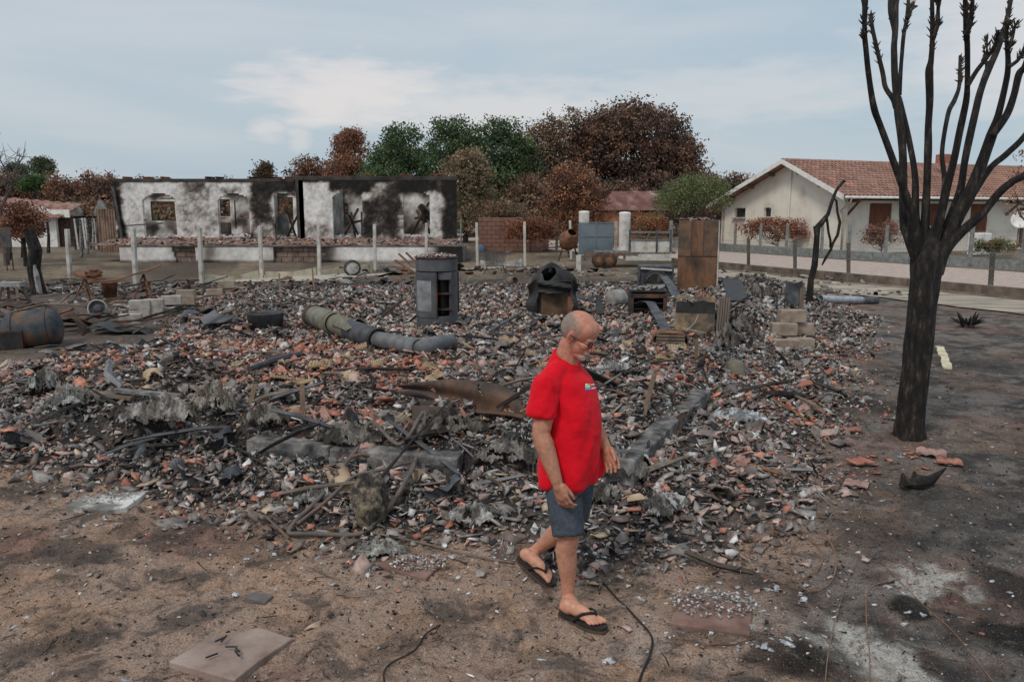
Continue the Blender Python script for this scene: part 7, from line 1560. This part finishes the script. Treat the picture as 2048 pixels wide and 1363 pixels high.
J = dict(neck=D(1132, 722, 4.36), head=D(1158, 668, 4.31), chest=D(1130, 800, 4.36), waist=D(1136, 890, 4.33),
         rhip=PEL+rt_*.10, lhip=PEL-rt_*.10, rkne=D(1137, 1060, 4.13), lkne=D(1148, 1038, 4.44), rank=D(1137, 1199, 4.19), lank=D(1064, 1107, 4.66),
         rsho=D(1093, 772, 4.21), relb=D(1082, 868, 4.15), rwri=D(1114, 964, 4.06), lsho=D(1150, 770, 4.50), lelb=D(1180, 840, 4.47), lwri=D(1211, 893, 4.33))
J = {k: v-O for k, v in J.items()}
sk = MB()
# legs
def leg(h, k, a, hb):
    mid = h.lerp(k, .5); cal = k.lerp(a, .30)-hb*.018; lo = k.lerp(a, .72)-hb*.004
    capsule(sk, [h, mid, k.lerp(h, .12), k+hb*.006, k.lerp(a, .12), cal, k.lerp(a, .5)-hb*.010, lo, a], [.088, .078, .062, .060, .057, .060, .053, .040, .037], 18)
leg(J['rhip'], J['rkne'], J['rank'], fw); leg(J['lhip'], J['lkne'], J['lank'], (fw+UP*.5).normalized())
# feet
def foot(heel, toe, upv, ank, mirror):
    x = (toe-heel).normalized(); y = upv.cross(x).normalized(); z = x.cross(y); L = (toe-heel).length; k = L/.27
    P = lambda a, b, c: heel+x*a*k+y*b*k*mirror+z*c*k
    ax = (x, y, z)
    ellip(sk, P(.045, 0, .042), ax, (.046*k, .034*k, .042*k)); ellip(sk, P(.11, 0, .044), ax, (.085*k, .036*k, .036*k)); ellip(sk, P(.165, .002, .030), ax, (.06*k, .043*k, .026*k))
    capsule(sk, [ank, ank.lerp(P(.085, 0, .055), .5), P(.09, 0, .05)], [.038, .042, .036], 14); capsule(sk, [ank-x*.008, P(.03, 0, .04)], [.034, .036], 12)
    for q, (b, l, r) in enumerate(((.028, .262, .0145), (.008, .254, .0115), (-.010, .244, .0105), (-.025, .232, .010), (-.037, .218, .0095))):
        capsule(sk, [P(.185, b*.8, .026), P(l-.022, b*1.05, .024), P(l-.006, b*1.08, .018)], [r*1.15*k, r*k, r*.95*k], 10)
    return P, ax, k
rh, rt2 = FR_heel-O, FR_toe-O
PR, axr, kr = foot(rh, rh+(rt2-rh).normalized()*.275, UP, J['rank'], -1 if False else 1)
lt = G(1104, 1164, .03)-O; lh_ = lt-fw*.255+UP*.085
PLf, axl, kl = foot(lh_, lh_+(lt-lh_).normalized()*.275, (UP+fw*.3).normalized(), J['lank'], -1)
# arms
def arm(s, e, w, bulge):
    capsule(sk, [s, s.lerp(e, .45)+bulge*.006, e.lerp(s, .12), e, e.lerp(w, .22), e.lerp(w, .6), w], [.050, .060, .052, .050, .054, .044, .031], 16)
arm(J['rsho'], J['relb'], J['rwri'], fw); arm(J['lsho'], J['lelb'], J['lwri'], fw)
def hand(w, kn, palm, fwd, curl, tips):
    """palm from wrist w to knuckles kn; palm normal 'palm'; thumb side 'fwd'"""
    a = (kn-w).normalized(); f = (fwd-a*fwd.dot(a)).normalized(); p = (palm-a*palm.dot(a)-f*palm.dot(f)).normalized(); L = (kn-w).length
    ellip(sk, w.lerp(kn, .55), (a, f, p), (L*.66, .043, .019)); ellip(sk, w.lerp(kn, .82)+f*.002, (a, f, p), (L*.32, .044, .016)); capsule(sk, [w-a*.02, w+a*.03], [.028, .029], 12)
    for q, (o, l, r) in enumerate(((.037, .076, .0095), (.0125, .086, .0098), (-.0118, .080, .0092), (-.035, .064, .0082))):
        b = kn-a*.008+f*o; d1 = (a+p*math.tan(curl*.5)+f*o*1.2).normalized(); k1 = b+d1*l*.5; d2 = (a*math.cos(curl*1.5)+p*math.sin(curl*1.5)).normalized(); k2 = k1+d2*l*.32; d3 = (a*math.cos(curl*2.3)+p*math.sin(curl*2.3)).normalized(); k3 = k2+d3*l*.26
        capsule(sk, [b-a*.03, b, k1, k2, k3], [r*1.05, r*1.12, r, r*.93, r*.8], 10)
    b = w+a*.028+f*.030+p*.008; k1 = b+(a*.9+f*.22+p*.45).normalized()*.038; k2 = k1+(a+f*.10+p*.35).normalized()*.032; k3 = k2+(a+p*.4-f*.1).normalized()*.02; capsule(sk, [w+a*.02+f*.01, b, k1, k2, k3], [.018, .016, .0125, .0108, .009], 10)
    return a, f, p
hand(J['rwri'], D(1125, 997, 4.04)-O, -rt_, fw, .50, None)
hand(J['lwri'], D(1222, 921, 4.28)-O, rt_*.55-UP*.25-fw*.2, (fw*.9-rt_*.1), .30, None)
# torso core (hidden by the shirt), neck
capsule(sk, [J['waist'], J['chest'], J['neck']-UP*.06], [.105, .11, .075], 16); capsule(sk, [J['rhip'], J['lhip']], [.11, .11], 14)
# head
hy = Vector((.86, -.51, 0)).normalized(); pit = R(26); hf = (hy*math.cos(pit)-UP*math.sin(pit)).normalized(); hr = Vector((hy.y, -hy.x, 0)).normalized(); hu = hr.cross(hf).normalized()
hc = J['head']; HP = lambda f, r, u: hc+hf*f+hr*r+hu*u; hax = (hf, hr, hu)
capsule(sk, [J['neck']-UP*.05, J['neck'].lerp(HP(-.03, 0, -.07), .5), HP(-.025, 0, -.06)], [.068, .062, .058], 16)
ellip(sk, HP(-.012, 0, .035), hax, (.104, .080, .092)); ellip(sk, HP(-.035, 0, .02), hax, (.082, .078, .082)); ellip(sk, HP(.035, 0, .045), hax, (.064, .070, .066))   # skull, nape, forehead
ellip(sk, HP(.035, 0, -.045), hax, (.058, .060, .068)); ellip(sk, HP(.052, 0, -.095), hax, (.042, .042, .030)); ellip(sk, HP(.074, 0, -.105), hax, (.022, .024, .020))      # cheeks, jaw, chin
ellip(sk, HP(.082, 0, .012), hax, (.020, .052, .014))                                                                                                  # brow
for s in (-1, 1):
    ellip(sk, HP(.070, s*.038, -.030), hax, (.024, .022, .018)); ellip(sk, HP(.076, s*.031, -.006), hax, (.014, .013, .010))                                # cheekbone, eyeball
    ellip(sk, HP(-.008, s*.080, -.012), ((hf*.9-hr*s*.25).normalized(), hr, hu), (.021, .010, .035)); ellip(sk, HP(-.002, s*.077, -.038), hax, (.010, .008, .012))   # ear, lobe
capsule(sk, [HP(.088, 0, .0), HP(.104, 0, -.022), HP(.112, 0, -.038)], [.010, .012, .014], 10)
for s in (-1, 1): ellip(sk, HP(.102, s*.013, -.044), hax, (.012, .010, .009))
ellip(sk, HP(.090, 0, -.070), hax, (.012, .026, .009)); ellip(sk, HP(.086, 0, -.083), hax, (.012, .024, .009))                                            # lips
body = remesh(sk, .0040, 3)
n = len(body.vertices); V = np.empty(n*3, np.float32); body.vertices.foreach_get('co', V); V = V.reshape(-1, 3)
loc = V-np.array(hc); hF, hR_, hU = loc @ np.array(hf), loc @ np.array(hr), loc @ np.array(hu); ish = (np.sqrt((loc**2).sum(1)) < .17) & (hU > -.14)
skin = np.array(C(162, 112, 90)); face = np.array(C(172, 116, 96)); hair = np.array(C(124, 108, 98)); beard = np.array(C(188, 176, 164)); red = np.array(C(186, 104, 88)); brow = np.array(C(140, 118, 104))
nz = fbm(V[:, 0]*60+V[:, 1]*40, V[:, 2]*60, 3)
n2z = fbm(V[:, 0]*14+V[:, 1]*17, V[:, 2]*14, 3); col = np.tile(skin, (n, 1))*(1+(nz-.5)*.35+(n2z-.5)*.4)[:, None]
arms = (V[:, 2] < 1.0) & (V[:, 2] > .6); col[arms] *= .95
col[V[:, 2] < .45] = (np.array(C(176, 126, 103))*(1+(nz-.5)*.2)[:, None])[V[:, 2] < .45]
col[ish] = (face*(1+(nz-.5)*.2)[:, None])[ish]
def mixc(mask, c): 
    global col
    m_ = np.clip(mask, 0, 1)[:, None]*ish[:, None]; col = col*(1-m_)+c*m_
mixc(sst(-.01, -.05, hF-.35*(hU-.02)+(nz-.5)*.03)*sst(.105, .06, hU+.3*hF)*sst(-.085, -.055, hU), hair*1.0)
mixc(sst(.045, .01, hF)*sst(.055, .07, np.abs(hR_))*sst(-.05, -.02, hU)*sst(.075, .045, hU)*.8, hair)
mixc(sst(.055, .070, hF+(nz-.5)*.02)*sst(-.078, -.092, hU+(nz-.5)*.015)*sst(.046, .030, np.abs(hR_))*.85, beard)
mixc(sst(.070, .080, hF)*sst(-.052, -.056, hU)*sst(-.074, -.068, hU)*sst(.034, .026, np.abs(hR_))*.9, beard)
mixc(sst(.084, .090, hF)*sst(-.0745, -.0755, hU)*sst(-.082, -.080, hU)*sst(.024, .018, np.abs(hR_))*.8, red)
mixc(sst(.096, .108, hF)*sst(-.065, -.05, hU)*.6, red); mixc(sst(.072, .078, np.abs(hR_))*(np.abs(hF+.005) < .03)*(np.abs(hU+.015) < .045)*.6, red)
mixc(sst(.072, .080, hF)*(np.abs(hU-.016) < .006)*(np.abs(hR_) > .014)*(np.abs(hR_) < .048)*.7, brow)
mixc((np.hypot(hU+.012, (hF+.006)*1.6) < .015)*(np.abs(hR_) > .078)*.6, np.array(C(120, 70, 60)))  # shade of the ear hollow painted into the skin colour
mixc((np.hypot(hU+.006, np.abs(hR_)-.031) < .011)*(hF > .075)*.55, np.array(C(90, 64, 56)))
at_ = body.color_attributes.new('Col', 'FLOAT_COLOR', 'POINT'); a4 = np.ones((n, 4), np.float32); a4[:, :3] = np.clip(col, .01, .85); at_.data.foreach_set('color', a4.ravel())
skm = vcmat('skin', .5, .16, 45, .25, 260, .4, .003); skm.node_tree.nodes['Principled BSDF'].inputs['Subsurface Weight'].default_value = .06; skm.node_tree.nodes['Principled BSDF'].inputs['Subsurface Radius'].default_value = (.02, .008, .005)
body.materials.clear(); body.materials.append(skm); body.polygons.foreach_set('use_smooth', [True]*len(body.polygons)); link('body', body, man)
# loft of superelliptic rings
fT = Vector((.87, -.49, 0)).normalized(); rT = Vector((fT.y, -fT.x, 0))
def loft(m, rings, n=40, ex=2.5):
    vs = []; fs = []
    for rg in rings:
        c, hw, hd, sh = rg[:4]; tl0 = rg[4] if len(rg) > 4 else 0
        for j in range(n):
            a = 2*math.pi*j/n; ca, sa = math.cos(a), math.sin(a)
            vs.append(Vector(c)+rT*hw*math.copysign(abs(ca)**(2/ex), ca)+fT*(hd*math.copysign(abs(sa)**(2/ex), sa)+sh)-UP*tl0*sa)
    k = len(rings)
    for i in range(k-1):
        for j in range(n): fs.append((i*n+j, i*n+(j+1) % n, (i+1)*n+(j+1) % n, (i+1)*n+j))
    fs.append(tuple(range(n-1, -1, -1))); fs.append(tuple((k-1)*n+j for j in range(n))); m.raw(vs, fs)
def cpt(z):      # the spine at height z
    pts_ = [(.0, PEL-O), (.87, PEL-O), (1.05, J['waist']), (1.22, J['chest']), (1.44, J['neck'])]
    for (z0, a), (z1, b) in zip(pts_, pts_[1:]):
        if z <= z1: q_ = a.lerp(b, (z-z0)/(z1-z0)); break
    else: q_ = pts_[-1][1]
    return Vector((q_.x, q_.y, z))
nz_ = J['neck'].z
sm_ = MB(); loft(sm_, [(cpt(q_[0]),)+tuple(q_[1:]) for q_ in ((nz_+.022, .074, .072, .006, .040), (nz_+.004, .090, .080, .004, .036), (nz_-.025, .114, .088, -.002, .028), (nz_-.058, .145, .106, .004, .018), (nz_-.10, .164, .120, .014), (nz_-.16, .170, .136, .024), (nz_-.24, .170, .144, .026), (1.06, .172, .148, .022), (.94, .182, .152, .016), (.84, .196, .156, .012), (.77, .203, .154, .008), (.725, .206, .153, .006))])
shem = D(1082, 832, 4.17)-O
rsd = (shem-J['rsho']).normalized()
capsule(sm_, [J['rsho'].lerp(J['chest'], .45)+UP*.03, J['rsho']+UP*.0], [.085, .076], 18); capsule(sm_, [J['neck']+rT*.05-UP*.025, J['neck'].lerp(J['rsho'], .55)+UP*.008, J['rsho']+UP*.006], [.055, .066, .070], 16); capsule(sm_, [J['neck']-rT*.05-UP*.025, J['neck'].lerp(J['lsho'], .55)+UP*.008, J['lsho']+UP*.006], [.055, .066, .070], 16)
sm_.tube([J['rsho']+UP*.0-rsd*.02, J['rsho'].lerp(shem, .35), J['rsho'].lerp(shem, .7), shem], [.066, .072, .074, .072], 20)
lhem = J['lsho'].lerp(J['lelb'], .72); capsule(sm_, [J['lsho'].lerp(J['chest'], .5), J['lsho']], [.085, .078], 18); sm_.tube([J['lsho'], J['lsho'].lerp(lhem, .5), lhem], [.076, .080, .078], 18)
shirt = remesh(sm_, .0065, 6)
def wrinkle(me, fn):
    n = len(me.vertices); V = np.empty(n*3, np.float32); me.vertices.foreach_get('co', V); V = V.reshape(-1, 3); Nn = np.empty(n*3, np.float32); me.vertices.foreach_get('normal', Nn); Nn = Nn.reshape(-1, 3)
    V = V+Nn*fn(V)[:, None].astype(np.float32); me.vertices.foreach_set('co', V.ravel()); me.update()
def ridged(x, y, s): return 1-np.abs(2*fbm(x, y, 3, s)-1)*2
def shirt_w(V):
    u = V @ np.array(fw); r = V @ np.array(rt_); z = V[:, 2]
    drape = .017*ridged(r*2.2+u*1.2+z*1.0, z*.55+u*.8, 3.4)*sst(1.35, 1.0, z)            # long diagonal folds from the armpit to the hem
    pull = .007*np.sin((z*38+u*60+r*14)+3*fbm(u*6, r*6+z*5, 2))*np.exp(-((z-1.16)/.12)**2-((r-.14)/.10)**2)
    slv = .013*ridged(z*1.2+r*.5, u*1.5, 5)*(r > .2)
    hemw = .013*np.sin(np.arctan2(u, r)*7+2)*sst(.92, .74, z)
    cr_ = .005*np.clip(ridged(r*1.5+u*2.0-z*.8, z*1.6+r*.7, 5.5)-.55, 0, 1)*sst(1.38, 1.2, z); return cr_+drape+pull+slv+hemw+.0015*(fbm(r*30, z*30+u*20, 2)-.5)
wrinkle(shirt, shirt_w)
redm = nmat('red_cotton', [(0.3, (188, 10, 26)), (0.7, (202, 16, 34))], 30, .85, .25, 350, spec=.15, bdist=.002); redm.node_tree.nodes['Principled BSDF'].inputs['Sheen Weight'].default_value = .08
shirt.materials.clear(); shirt.materials.append(redm); shirt.polygons.foreach_set('use_smooth', [True]*len(shirt.polygons)); so = link('t_shirt', shirt, man)
P = [cpt(nz_+.020)+rT*.075*math.cos(a)+fT*(.073*math.sin(a)+.006)-UP*.040*math.sin(a) for a in np.linspace(0, 2*math.pi, 40)]
MB().tube(P, .0055, 8).build('collar', redm, so, smooth=True)
# shorts
sh_ = MB(); loft(sh_, [(cpt(z), w, d, s) for z, w, d, s in ((.98, .155, .115, .0), (.88, .172, .128, .002), (.80, .178, .128, .0), (.755, .172, .115, -.005))])
def sleg(h, k, t, r0, r1):
    e = h.lerp(k, t); sh_.tube([h-(k-h)*.05, h.lerp(k, .3), h.lerp(k, .65), e], [r0, r0*1.0, (r0+r1)/2, r1], 20)
rk2 = J['rkne']+(J['rank']-J['rkne'])*.06; sleg(J['rhip']-rt_*.006, rk2, 1.0, .100, .084); sleg(J['lhip']+rt_*.006, J['lkne'], .95, .100, .084)
shorts = remesh(sh_, .0065, 5)
wrinkle(shorts, lambda V: .006*ridged(V[:, 2]*1.5+V[:, 0]*.6, V[:, 1]*1.4+V[:, 0], 4.5)+.003*np.sin(V[:, 2]*70+V[:, 0]*30)*np.exp(-((V[:, 2]-.80)/.06)**2))
denim = nmat('grey_blue_cotton', [(0.3, (54, 60, 68)), (0.55, (68, 74, 82)), (0.8, (80, 85, 92))], 40, .9, .4, 300, spec=.15, bdist=.002)
shorts.materials.clear(); shorts.materials.append(denim); shorts.polygons.foreach_set('use_smooth', [True]*len(shorts.polygons)); sho = link('shorts', shorts, man)
d_ = (rk2-J['rhip']).normalized(); rm = d_.to_track_quat('Z', 'Y').to_matrix()
MB().lathe([(.081, -.04), (.0875, -.038), (.0875, -.002), (.081, .0)], 28, rk2-rt_*.002, rot=rm).build('hem', denim, sho, smooth=True)
# patches laid on the cloth, found along the camera's rays
def patch(name, me, quad, nx, ny, mat, parent, off=.002):
    bv = BVHTree.FromPolygons([v.co.copy() for v in me.vertices], [tuple(p.vertices) for p in me.polygons]); m = MB(); ok = True; vs = []
    for j in range(ny+1):
        for i in range(nx+1):
            u, v = i/nx, j/ny; a, b, c, d = [Vector(q_) for q_ in quad]; q_ = (a*(1-u)+b*u)*(1-v)+(d*(1-u)+c*u)*v
            dr = ray(q_.x, q_.y).normalized(); hit = bv.ray_cast(camo.location-O, dr)
            if hit[0] is None: print('patch missed', name); return None
            vs.append(hit[0]+hit[1]*off)
    fs = [(j*(nx+1)+i, j*(nx+1)+i+1, (j+1)*(nx+1)+i+1, (j+1)*(nx+1)+i) for j in range(ny) for i in range(nx)]
    return m.raw(vs, fs).build(name, mat, parent)
flatc = lambda n_, c: nmat(n_, [(0.3, c), (0.7, c)], 5, .7, 0)
EX, EY_ = 1170, 767
for (x0, x1, y0, y1, n_, c) in ((0, 4.5, 0, 3.5, 'print_white', (214, 222, 226)), (4.5, 10, 0, 4, 'print_green', (130, 186, 110)), (0, 10, 4, 7, 'print_yellow', (214, 210, 120)), (0, 10, 7, 12, 'print_blue', (86, 156, 206))):
    patch('emblem', shirt, [(EX+x0, EY_+y0), (EX+x1, EY_+y0), (EX+x1, EY_+y1), (EX+x0, EY_+y1)], 3, 2, flatc(n_, c), so)
for (x0, x1, y) in ((12, 13.5, 1), (14, 15.5, .5), (16, 18, 0), (18.5, 19.5, -.5), (12.5, 14, 8), (14.5, 16.5, 7.5), (17, 18.5, 7), (19, 20, 6.5)):
    patch('print_letter', shirt, [(EX+x0, EY_+y), (EX+x1, EY_+y), (EX+x1, EY_+y+3), (EX+x0, EY_+y+3)], 1, 1, flatc('print_white', (214, 222, 226)), so)
patch('pocket_zip', shorts, [(1146, 1001), (1162, 988), (1163, 991), (1147, 1004)], 6, 1, M['char'], sho, .003)
# glasses
gl = thing('x', None, None); bpy.data.objects.remove(gl)
m = MB()
for s in (-1, 1):
    c = HP(.100, s*.034, -.010); m.tube([c+hr*.026*math.cos(a)+hu*.016*math.sin(a) for a in np.linspace(0, 2*math.pi, 25)], .0018, 6)
    m.tube([HP(.099, s*.060, -.004), HP(.085, s*.072, 0), HP(.03, s*.083, -.004), HP(-.012, s*.088, .004), HP(-.022, s*.086, -.012)], .0024, 6)
m.tube([HP(.101, -.009, -.006), HP(.104, 0, -.003), HP(.101, .009, -.006)], .0016, 6); glo = m.build('glasses', flatc('black_plastic', (22, 22, 24)), man, smooth=True)
gm2, nt, b = _base('lens_glass'); b.inputs['Transmission Weight'].default_value = 1; b.inputs['Roughness'].default_value = .02; b.inputs['IOR'].default_value = 1.1
for s in (-1, 1):
    c = HP(.100, s*.034, -.010); m = MB(); m.raw([c+hr*.025*math.cos(a)+hu*.015*math.sin(a) for a in np.linspace(0, 2*math.pi, 24, endpoint=False)], [tuple(range(24))]); m.build('lens', gm2, glo, solid=.0012)
# flip-flops
rubm = nmat('black_rubber', [(0.3, (30, 28, 28)), (0.7, (52, 48, 46))], 20, .8, .3, 120); outm = nmat('brown_sole', [(0.3, (62, 50, 42)), (0.7, (88, 72, 60))], 15, .85, .2)
def flop(P, mirror):
    ol = [(-.012, 0), (-.006, .026), (.03, .038), (.10, .038), (.16, .046), (.215, .052), (.26, .045), (.284, .022), (.288, .0), (.278, -.022), (.245, -.042), (.19, -.050), (.12, -.042), (.04, -.037), (-.004, -.025)]
    n = len(ol)
    def sl(z0, z1, mat, name, par, g=1.0):
        m = MB(); vs = [P(.14+(a-.14)*g, b*g, z0) for a, b in ol]+[P(.14+(a-.14)*g, b*g, z1) for a, b in ol]; m.raw(vs, [tuple(range(n-1, -1, -1)), tuple(range(n, 2*n))]+[(i, (i+1) % n, n+(i+1) % n, n+i) for i in range(n)]); return m.build(name, mat, par, bevel=.002)
    o = sl(-.028, -.012, outm, 'flip_flop', man); sl(-.012, .006, rubm, 'footbed', o, .99)
    for s in (1, -1):
        b = (s*.046)
        m = MB(); m.tube([P(.115, b*.98, -.002), P(.135, b*1.0, .032), P(.165, b*.86+.004, .054), P(.195, b*.45+.012, .058), P(.212, .018, .050)], [.011, .012, .013, .012, .009], 8, flat=.45); m.build('strap', rubm, o, smooth=True)
    m = MB(); m.tube([P(.210, .018, .052), P(.216, .018, .03), P(.218, .018, .0)], .006, 6); m.build('toe_post', rubm, o)
flop(PR, 1); flop(PLf, 1)
